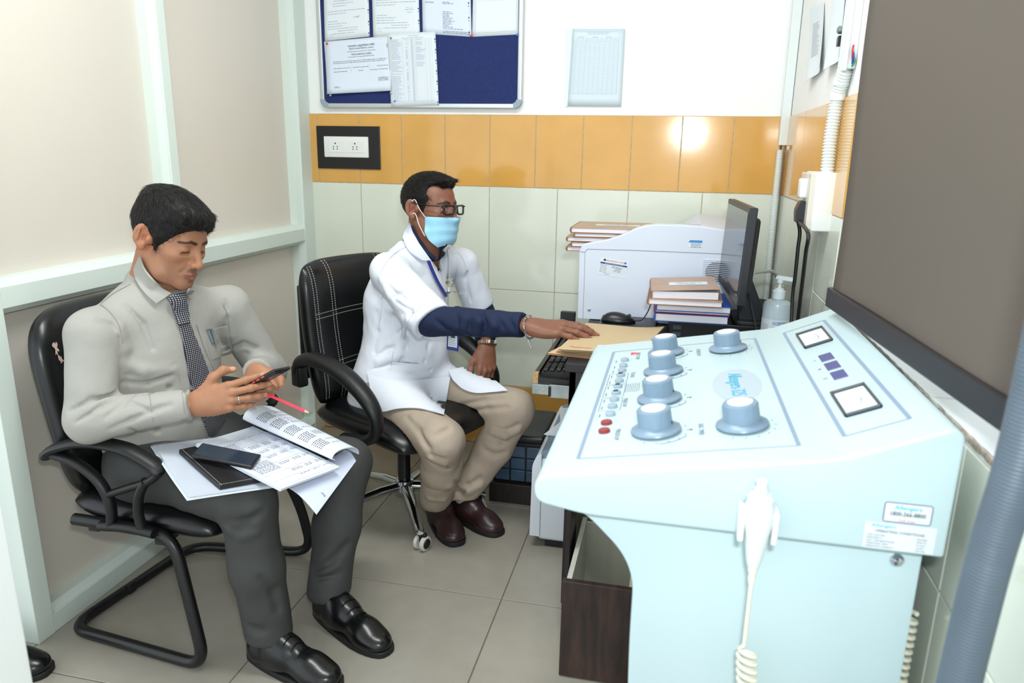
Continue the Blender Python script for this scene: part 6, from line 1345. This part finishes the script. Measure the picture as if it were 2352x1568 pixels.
# trousers
T2 = Field(); T2.cap(K['hpR'], K['hpL'], .112, .110, .05)
for s in 'RL':
    hp, kn, an = K['hp'+s], K['kn'+s], K['an'+s]; T2.cap(hp, kn, .088, .070, .05); m_ = kn*.55+an*.45+V3(.012, -.01, 0); T2.cap(kn, m_, .070, .066, .03); T2.cap(m_, an+V3(0, 0, -.02), .066, .060 if s == 'R' else .053, .03); T2.cut(an+V3(0, 0, -.028), (0, 0, -1), .10, .003)
MSR = Matrix.Translation((.665, -.735, 0)) @ Matrix.Rotation(AZ, 4, 'Z'); seatR = lambda F: F.seat(MSR, .01, .25, .245, .408, .052, lambda u: -.03*u**3*(u > 0)-.006*u)
crease(T2, [[(990, 1045), (1020, 1055), (1060, 1045)], [(985, 1060), (1015, 1075), (1060, 1062)], [(1000, 1000), (1030, 985), (1050, 960)], [(1140, 985), (1165, 990), (1190, 975)], [(1125, 1000), (1155, 1012), (1190, 1000)], [(1060, 930), (1110, 920), (1170, 915)], [(1070, 945), (1120, 940), (1165, 935)], [(965, 1110), (985, 1125), (1010, 1130)], [(1045, 1105), (1075, 1115), (1100, 1100)], [(1110, 1030), (1135, 1045), (1160, 1040)], [(935, 960), (960, 990), (985, 1030)]], .006, .5, .016)
ridge(T2, [[(988, 1052), (1020, 1065), (1062, 1053)], [(1130, 992), (1160, 1002), (1192, 988)], [(1075, 1000), (1078, 1030), (1060, 1050)], [(960, 1130), (985, 1145), (1020, 1148)], [(1035, 1115), (1070, 1130), (1105, 1115)]], .007, .02, .003)
seatR(T2)
T2.disp = lambda Pp: .0034*vnoise(Pp*np.array((14, 14, 10)), 14)+.0016*vnoise(Pp*np.array((34, 34, 22)), 16)
# navy shirt under the coat: chest, sleeves
N2 = Field(); N2.cap((.635, -.645, .50), (.655, -.640, .80), .125, .138, .05, ax=AXR).cap((.655, -.640, .80), (.684, -.628, .925), .134, .085, .05, ax=AXR)
for s in 'RL': N2.cap(K['sh'+s]*.7+K['el'+s]*.3, K['el'+s], .040, .050, .02); N2.cap(K['el'+s], K['wr'+s], .051, .0385 if s == 'R' else .037, .02); N2.cap((.68, -.63, .935), K['sh'+s]*.8+V3(.68,-.63,.925)*.2, .036, .028, .04)
for k in range(14):
    def cp2(t): a = 2*math.pi*t/14; return V3(.705, -.615, .985)+fR*(.060*math.cos(a)+.004)+lR*.056*math.sin(a)+V3(0, 0, .018-.034*math.cos(a))
    N2.cap(cp2(k), cp2(k+1), .010, None, .018)
N2.ell((.772, -.648, .995), (.030, .018, .034), .010, 's', np.array([fR, lR, (0, 0, 1)]))
for s, dd in (('R', K['wrR']-K['elR']), ('L', K['wrL']-K['elL'])): dd = dd/np.linalg.norm(dd); N2.cut(K['wr'+s]-dd*(.008 if s == 'R' else .022), dd, .06, .003)
crease(N2, [[(1040, 700), (1055, 720), (1050, 745)], [(1060, 702), (1080, 725), (1078, 755)], [(1100, 715), (1115, 740), (1110, 765)], [(1140, 730), (1155, 752), (1150, 775)], [(1000, 735), (1030, 760), (1060, 770)], [(1170, 735), (1180, 755), (1178, 775)]], .005, .5, .014)
ridge(N2, [[(1050, 705), (1068, 730), (1065, 755)], [(1085, 712), (1100, 738), (1096, 765)], [(1120, 722), (1135, 748), (1130, 772)]], .006, .018, .003)
seatR(N2)
N2.disp = lambda Pp: .0022*vnoise(Pp*np.array((26, 26, 26)), 24)
# coat: open front, half sleeves, skirt to the thighs
C2 = Field(); C2.cap((.632, -.650, .47), (.642, -.645, .62), .176, .164, .05, ax=AXR).cap((.642, -.645, .62), (.655, -.640, .80), .164, .168, .05, ax=AXR).cap((.655, -.640, .80), (.682, -.628, .925), .160, .112, .05, ax=AXR)
C2.ell((.69, -.66, .62), (.10, .13, .12), .05, 'u', np.array([fR, lR, (0, 0, 1)]))
for s, fr_ in (('R', .98), ('L', .80)):
    sh, el = K['sh'+s], K['el'+s]; e2 = sh+(el-sh)*fr_; rs_ = 1.0 if s == 'R' else .88; C2.cap((.680, -.628, .955), sh+V3(0, 0, -.006), .052, .058*rs_, .045); C2.cap(sh+V3(0, 0, -.012), e2, .064*rs_, .072*rs_, .024); dd = (el-sh)/np.linalg.norm(el-sh); C2.cut(e2+dd*.012, dd, .11, .003); C2.cap(e2-dd*.008, e2+dd*.06, .051*rs_, .060*rs_, .004, 's')
for s in 'RL': C2.cap(K['hp'+s]+V3(-.02, 0, .0), K['hp'+s]+(K['kn'+s]-K['hp'+s])*.22+V3(0, 0, .004), .100, .094, .04)
C2.cap(V3(.60, -.70, .50), V3(.585, -.73, .43), .15, .135, .05, ax=AXR)
C2.cut((.64, -.70, .415), (0, 0, -1), .30, .003)
op_ = [(.795, -.640, 1.00), (.805, -.655, .93), (.800, -.660, .86), (.785, -.668, .80)]
op_ = [p for p in C2.hits([(1010, 572), (1013, 590), (1017, 612), (1021, 632), (1025, 650)]) if p is not None]; C2.chain([np.array(p) for p in op_], [.040, .034, .027, .017, .006][-len(op_):], .006, 's'); 
C2.ell((.70, -.612, 1.035), (.070, .066, .085), .01, 's')
crease(C2, [[(865, 680), (890, 700), (905, 680), (925, 672)], [(880, 640), (905, 672), (935, 690)], [(905, 690), (945, 715), (975, 748)], [(862, 820), (890, 800), (930, 790)], [(850, 850), (900, 835), (960, 838)], [(865, 715), (868, 760), (860, 810)], [(925, 720), (920, 760), (905, 800)], [(1000, 760), (985, 790), (975, 830)], [(1040, 870), (1060, 850), (1085, 840)], [(1045, 840), (1060, 825), (1075, 812)], [(1075, 590), (1070, 640), (1080, 690)], [(900, 880), (940, 860), (990, 850)], [(880, 915), (930, 890), (1000, 880)], [(935, 755), (930, 800), (915, 850)]], .0064, .5, .008)
ridge(C2, [[(880, 690), (900, 712), (940, 735), (970, 765)], [(870, 830), (920, 812), (980, 815)], [(930, 735), (925, 780), (910, 820)], [(890, 600), (880, 640), (895, 680)], [(1055, 880), (1075, 850), (1090, 850)]], .0075, .02, .003)
seatR(C2)
C2.disp = lambda Pp: .0024*vnoise(Pp*np.array((13, 13, 16))+5, 31)+.0014*vnoise(Pp*np.array((36, 36, 28)), 32)
dWR = (K['wrR']-K['elR'])/np.linalg.norm(K['wrR']-K['elR']); dWL = (K['wrL']-K['elL'])/np.linalg.norm(K['wrL']-K['elL'])
F1, n1 = hand_field([(.10, .18, .12), (.10, .18, .12), (.12, .2, .12), (.16, .22, .14)], (.05, .0, -.06, -.13), ((.030, .030, -.010), (.058, .050, -.020), (.084, .054, -.028), (.105, .050, -.032)), False, 1.1)
M1 = frame_xz(Vector(K['wrR'])+Vector(dWR)*.016, (1.0, .18, -.05), (.05, -.22, 1.0))
F2, n2 = hand_field([(.40, .7, .45), (.50, .8, .5), (.56, .85, .55), (.62, .85, .55)], (.05, .0, -.04, -.09), ((.030, .030, -.010), (.060, .048, -.022), (.088, .048, -.034), (.110, .042, -.042)), True, 1.0)
M2 = frame_xz(Vector(K['wrL'])+Vector(dWL)*.014, (.10, -.42, -.90), (.62, -.72, .30))
manR, HFR = make_body('person', 'man in white coat with face mask and glasses reaching to folders at the desk', 'R', K, MHR, V3(.655, -.64, .82), V3(.635, -.645, .54), AXR, [(M1, F1, n1), (M2, F2, n2)], SKR, M_skR, seatR)
CT = Field(); CT.p = list(C2.p)+list(T2.p)
flR = strip_on(CT, [(842, 850), (870, 866), (910, 872), (960, 872), (1000, 868), (1034, 866)], [(858, 935), (880, 945), (912, 938), (955, 936), (990, 942), (1020, 949)], 'coat_skirt', M_coat, None, .010, .004, 12, 5)
flL = strip_on(CT, [(1030, 850), (1050, 845), (1075, 842), (1100, 850), (1120, 858)], [(1040, 872), (1062, 892), (1092, 902), (1130, 900), (1166, 896)], 'coat_skirt', M_coat, None, .010, .004, 12, 5)
coat = field_obj('white_coat', C2, (.38, -1.10, .36), (1.12, -.22, 1.08), .0052, M_coat, manR)
for o_ in (flR, flL): o_.parent = coat
field_obj('navy_shirt', N2, (.45, -1.10, .48), (1.22, -.26, 1.04), .0055, M_navy, manR)
field_obj('trousers', T2, (.44, -1.12, .06), (1.18, -.44, .60), .006, M_khaki, manR)
HR = Field(); HR.ell((-.014, 0, .040), (.103, .0805, .090), .01); HR.ell((.030, 0, .084), (.056, .056, .034), .03)
HR.ell((.125, 0, .005), (.078, .12, .082), .010, 's'); HR.ell((.030, 0, -.095), (.095, .2, .078), .012, 's'); HR.ell((-.035, 0, -.125), (.09, .2, .062), .012, 's')
for s in (-1, 1): HR.ell((.075, s*.060, .060), (.040, .030, .030), .008, 's'); HR.ell((-.022, s*.088, .000), (.028, .018, .037), .006, 's'); HR.cap((.012, s*.068, .02), (.014, s*.0665, -.012), .0055, .003, .006)
for q in range(6): y = -.04+.016*q; HR.cap((.055, y, .098), (.082, y*1.1, .094+.004*math.sin(q*2.9)), .012, .006, .012)
HR.disp = lambda Pp: .0011*vnoise(Pp*np.array((50, 150, 50)), 18)+.0010*vnoise(Pp*np.array((140, 220, 140)), 19)
hair_obj(HR, (-.14, -.11, -.09), (.12, .11, .15), .0028, MHR, M_hair, manR, 4500, lambda p: np.array((.6+p[0]*2, p[1]*2, .05-max(0, -p[0])*8)), 5, (.008, .018), .35)
# ---- mask
M_mask = P('blue_surgical_mask', (156, 210, 236), .75, noise=(40, .05), bump=(90, .1)); M_cordw = P('ear_loop_white', (236, 238, 240), .7)
zs = np.linspace(-.030, -.126, 15); ph_ = np.radians(np.linspace(-70, 70, 33)); G = []
def mphi(i): return ph_*(1-.50*max(0, (i/14-.52)/.48)**1.4)
for iz, z in enumerate(zs):
    for a in mphi(iz):
        rr = np.arange(.02, .16, .002); v = HFR(np.stack([rr*math.cos(a), rr*math.sin(a), np.full(len(rr), z)], 1)); ins = np.where(v < 0)[0]; r = rr[ins[-1]]+.0025 if len(ins) else .04
        t = (-.030-z)/.096; hull = (.112-.020*t-.030*max(0, t-.75)*4*.25)*max(0, math.cos(a))**.45; hull = min(hull, .0725/max(.05, abs(math.sin(a))) if abs(math.sin(a)) > .3 else 9); G.append([a, z, max(r, hull if t < .93 else hull*.95)])
G = np.array(G).reshape(15, 33, 3); R_ = G[:, :, 2].copy()
for _ in range(2): R_[1:-1, 1:-1] = np.maximum(R_[1:-1, 1:-1], (R_[:-2, 1:-1]+R_[2:, 1:-1]+R_[1:-1, :-2]+R_[1:-1, 2:])/4)
for i in range(15): R_[i] += .0016*(1 if i % 5 in (1, 2) else 0)-.0006*(i % 5 == 4)
vs = []; fs = []
for s in (0, 1):
    for i in range(15):
        for j in range(33): r = R_[i, j]-.0012*s; z = zs[i]-.012*(1-math.cos(ph_[j]))*(1 if i > 9 else .2)+(.006*math.sin(abs(ph_[j]))**2*(1 if i < 3 else 0)); vs.append(MHR @ Vector((r*math.cos(mphi(i)[j]), r*math.sin(mphi(i)[j]), z)))
for i in range(14):
    for j in range(32): a = i*33+j; q = 495; fs += [(a, a+33, a+34, a+1), (q+a, q+a+1, q+a+34, q+a+33)]
mk = pyd('face_mask', vs, fs, M_mask, manR, True)
for s in (-1, 1):
    for i, (za, zb) in enumerate(((0, .030), (8, -.018))):
        j = 0 if s < 0 else 32; p0_ = MHR.inverted() @ vs[za*33+j] if False else None; r = R_[za, j]; p_ = Vector((r*math.cos(ph_[j]), r*math.sin(ph_[j]), zs[za]-(.008 if za else -.003))); tube('ear_loop', [MHR @ Vector(q) for q in catmull([p_, p_.lerp(Vector((-.004, s*.078, zb)), .5)+Vector((0, s*.007, 0)), (-.004, s*.0815, zb), (-.020, s*.082, zb*.9)], 5)], .0014, M_cordw, mk, 6)
# ---- glasses
M_gl = P('glasses_black', (18, 18, 22), .3); M_lens = P('lens', (240, 245, 245), .03, trans=.95, alpha=.18, ior=1.1)
gls = thing('spectacles', 'black rectangular spectacles worn above the blue mask', 'glasses', MHR @ Vector((.11, 0, 0)))
for s in (-1, 1):
    ol = rounded([(-.026, .013), (.026, .015), (.024, -.016), (-.022, -.016)], [.008, .008, .011, .011], 4); P_l = [MHR @ Vector((.1095-.010*((s*.034+s*u)/.06)**2, s*(.034+u*1.0), v-.003)) for u, v in ol]
    tube('lens_rim', P_l, .0034, M_gl, gls, 8, True); pyd('lens', P_l, [tuple(range(len(P_l)))], M_lens, gls)
    tube('temple', [MHR @ Vector(q) for q in catmull([(.102, s*.060, .008), (.096, s*.072, .009), (.05, s*.078, .012), (.0, s*.081, .018), (-.022, s*.081, .020), (-.034, s*.079, .002)], 5)], .0021, M_gl, gls, 6)
tube('bridge', [MHR @ Vector(q) for q in catmull([(.1095, -.009, .004), (.1125, 0, .007), (.1095, .009, .004)], 4)], .0018, M_gl, gls, 6)
# ---- coat details
CF = Field(); CF.p = list(C2.p); CF = collar_field(CF, MHR, HFR)
NF = Field(); NF.p = list(N2.p); NF = collar_field(NF, MHR, HFR)
strip_on(CF, [(940, 512), (948, 535), (965, 562), (985, 590), (990, 598)], [(924, 540), (930, 558), (945, 578), (968, 596), (975, 598)], 'coat_collar', M_coat, manR, .012, .006, 5, 5)
strip_on(C2, [(990, 596), (1000, 622), (1012, 648), (1022, 668)], [(976, 594), (985, 612), (1002, 644), (1020, 672)], 'coat_lapel', M_coat, manR, .007, .005, 4, 5)
strip_on(C2, [(1028, 570), (1032, 600), (1033, 640), (1032, 672)], [(1048, 580), (1050, 600), (1044, 640), (1036, 674)], 'coat_lapel', M_coat, manR, .007, .005, 5, 5)
strip_on(C2, [(1030, 566), (1034, 572), (1040, 578)], [(1040, 562), (1047, 570), (1050, 584)], 'coat_collar', M_coat, manR, .009, .005, 4, 4)
strip_on(NF, [(946, 520), (962, 548), (985, 575), (1003, 592)], [(941, 518), (955, 548), (978, 578), (998, 598)], 'shirt_collar', M_navy, manR, .009, .005, 3, 5)
strip_on(NF, [(1012, 566), (1012, 580), (1012, 592)], [(1027, 560), (1026, 578), (1020, 588)], 'shirt_collar', M_navy, manR, .008, .005, 3, 4)
strip_on(C2, [(1046, 674), (1048, 690), (1052, 708)], [(1075, 674), (1076, 690), (1077, 708)], 'breast_pocket', M_coat, manR, .003, .003, 5, 4)
strip_on(C2, [(900, 832), (898, 850), (898, 872)], [(988, 838), (985, 856), (982, 878)], 'side_pocket', M_coat, manR, .0035, .003, 8, 4)
M_seamR = P('coat_seam', (198, 204, 216), .75); seam(C2, [[(948, 560), (912, 578), (885, 605), (872, 640), (880, 672)], [(1033, 680), (1036, 740), (1036, 800), (1034, 862)], [(1052, 580), (1066, 600), (1072, 640), (1076, 690)], [(880, 672), (872, 740), (862, 800)], [(925, 745), (905, 800), (896, 850)], [(985, 690), (955, 715), (935, 740)]], M_seamR, coat)
pnc = strip_on(C2, [(1028, 673), (1036, 673), (1046, 674)], [(1028, 670), (1036, 670), (1046, 671)], 'pocket_pen', M_dark, manR, .008, .006, 2, 4)
M_lan = P('lanyard_blue', (44, 52, 140), .6); strip_on(C2, [(981, 600), (990, 622), (1002, 646), (1018, 672), (1024, 682)], [(987, 596), (997, 620), (1008, 644), (1022, 668), (1028, 680)], 'lanyard', M_lan, manR, .010, .002, 3, 5)
strip_on(NF, [(1004, 600), (1012, 620), (1020, 638), (1027, 648)], [(1007, 599), (1015, 619), (1023, 637), (1030, 647)], 'neck_chain', M_steel, manR, .006, .003, 2, 5)
lk = NF.hits([(1028, 649)], off=.006)[0] or atY(1028, 649, -.76); lathe('locket', [(0, 0), (.007, 0), (.007, .003), (0, .004)], P('bronze', (92, 80, 52), .35, .8), manR, 16, frame(lk, RT, UP, -FW))
# identity card
bq = [atY(*q, -.835) for q in ((1027, 762), (1054, 767), (1052, 804), (1026, 802))]; bx_ = (bq[1]-bq[0]); by_ = (bq[0]-bq[3]); XB = frame(bq[3], bx_, by_, bx_.cross(by_)); bw, bh = bx_.length, by_.length
idc = thing('identity_card', 'blue-edged identity card hanging on the white coat', 'identity card', bq[3]); box('card_holder', 0, bw, 0, bh, -.002, .001, M_lan, idc, bev=.0008, xf=XB); box('card_face', bw*.12, bw*.88, bh*.2, bh, .0005, .0016, M_lab, idc, xf=XB); box('card_photo', bw*.35, bw*.68, bh*.72, bh*.98, .0012, .0021, M_dark, idc, xf=XB)
pr = Print(); [pr.words(bw*.2, bw*.75, bh*(.62-.1*k), .0028, rl) for k in range(4)]; pr.words(bw*.2, bw*.8, bh*.1, .0025, rl); pr.build('card_print', M_inkg, idc, XB, .0022)
# watch, bracelets, ring
M_gold = P('gold', (206, 168, 90), .25, .9)
def band(name, c, ax_, r, mat, parent, n=22, w=(.006, .0022), sq=1.25):
    ax_ = Vector(ax_).normalized(); u = ax_.orthogonal().normalized(); v = ax_.cross(u); 
    for k in range(n):
        a = 2*math.pi*k/n; b = 2*math.pi*(k+.86)/n; p0_ = Vector(c)+u*r*math.cos(a)+v*r*math.sin(a)/1.0; p1_ = Vector(c)+u*r*math.cos(b)+v*r*math.sin(b)
        yield frame((p0_+p1_)/2, p1_-p0_, ax_, ((p0_+p1_)/2-Vector(c))), (p1_-p0_).length
wt = thing('wristwatch', 'two-tone metal wristwatch on the lowered wrist', 'watch', K['wrL']); cw = M2 @ Vector((-.014, 0, -.002)); aw = Vector(M2.to_3x3() @ Vector((1, 0, 0))); ow = Vector((.5, .6, .1)); ow = (ow-aw*ow.dot(aw)).normalized()
for i, (fm, L_) in enumerate(band('w', cw, aw, .0315, M_gold, wt)): box('watch_link', -L_/2, L_/2, -.0065, .0065, -.0015, .0022, M_gold if i % 3 == 0 else M_chrome, wt, bev=.0008, xf=fm)
XW = frame_xz(cw+ow*.034, aw, ow); lathe('watch_case', [(0, -.004), (.015, -.004), (.016, .002), (.014, .004), (0, .004)], M_chrome, wt, 24, XW)
br = thing('silver_bracelet', 'silver chain bracelet hanging on the outstretched wrist', 'bracelet', K['wrR']); cb2 = V3(*K['wrR'])+dWR*.013
for i, (fm, L_) in enumerate(band('b', cb2+V3(0, 0, -.006), dWR+V3(.0, .0, .12), .0365, M_chrome, br, 18)): tube('chain_link', [fm @ Vector((L_*.62*math.cos(t), .0032*math.sin(t)*(1 if i % 2 else .4), .0030*math.sin(t)*(0 if i % 2 else 1))) for t in np.linspace(0, 2*math.pi, 10, endpoint=False)], .0012, M_chrome, br, 5, True)
for k in range(3): box('charm', -.003+.004*k, .002+.004*k, -.002, .002, -.058-.008*k, -.048-.008*k, M_chrome, br, bev=.001, xf=Matrix.Translation(cb2))
tb = [V3(*K['wrR'])+dWR*.001+V3(0, math.cos(t)*.0285, math.sin(t)*.0240-.002) for t in np.linspace(0, 2*math.pi, 26, endpoint=False)]; tag(tube('thread_bracelet', tb, .0018, M_black, None, 6, True), 'black thread bracelet above the silver chain on the wrist', 'bracelet')
rc = M1 @ Vector((.108, .0075, .000)); tube('finger_ring', [rc+(M1.to_3x3() @ Vector((0, math.cos(t)*.0106, math.sin(t)*.0106))) for t in np.linspace(0, 2*math.pi, 20, endpoint=False)], .0016, M_chrome, manR, 6, True)
for s in 'RL': lathe('sock', [(0, 0), (.033, 0), (.035, .03), (.036, .06), (0, .06)], M_sockg, manR, 18, Matrix.Translation(K['an'+s]+V3(0, .0, -.045)))
shoe(manR, (.935, -.932, 0), (.765, -.718, 0), M_shoem, False); shoe(manR, (1.062, -.826, 0), (.836, -.692, 0), M_shoem, False)

# look-alikes that belong together
for o in COL.objects:
    if o.parent is None and 'category' in o:
        nm = o.name.split('.')[0]; g = {'notice_sheet': 'notice sheets on the notice board', 'push_pin': 'push pins on the notice board', 'loose_paper': 'loose papers on the floor printer', 'card_folder': 'card folders under the hand', 'account_book': 'registers piled beside the monitor', 'wall_paper_sheet': 'papers on the right wall'}.get(nm)
        if nm == 'register_book': g = 'registers on the film printer' if 'film printer' in o['label'] else 'registers piled beside the monitor'
        if g: o['group'] = g
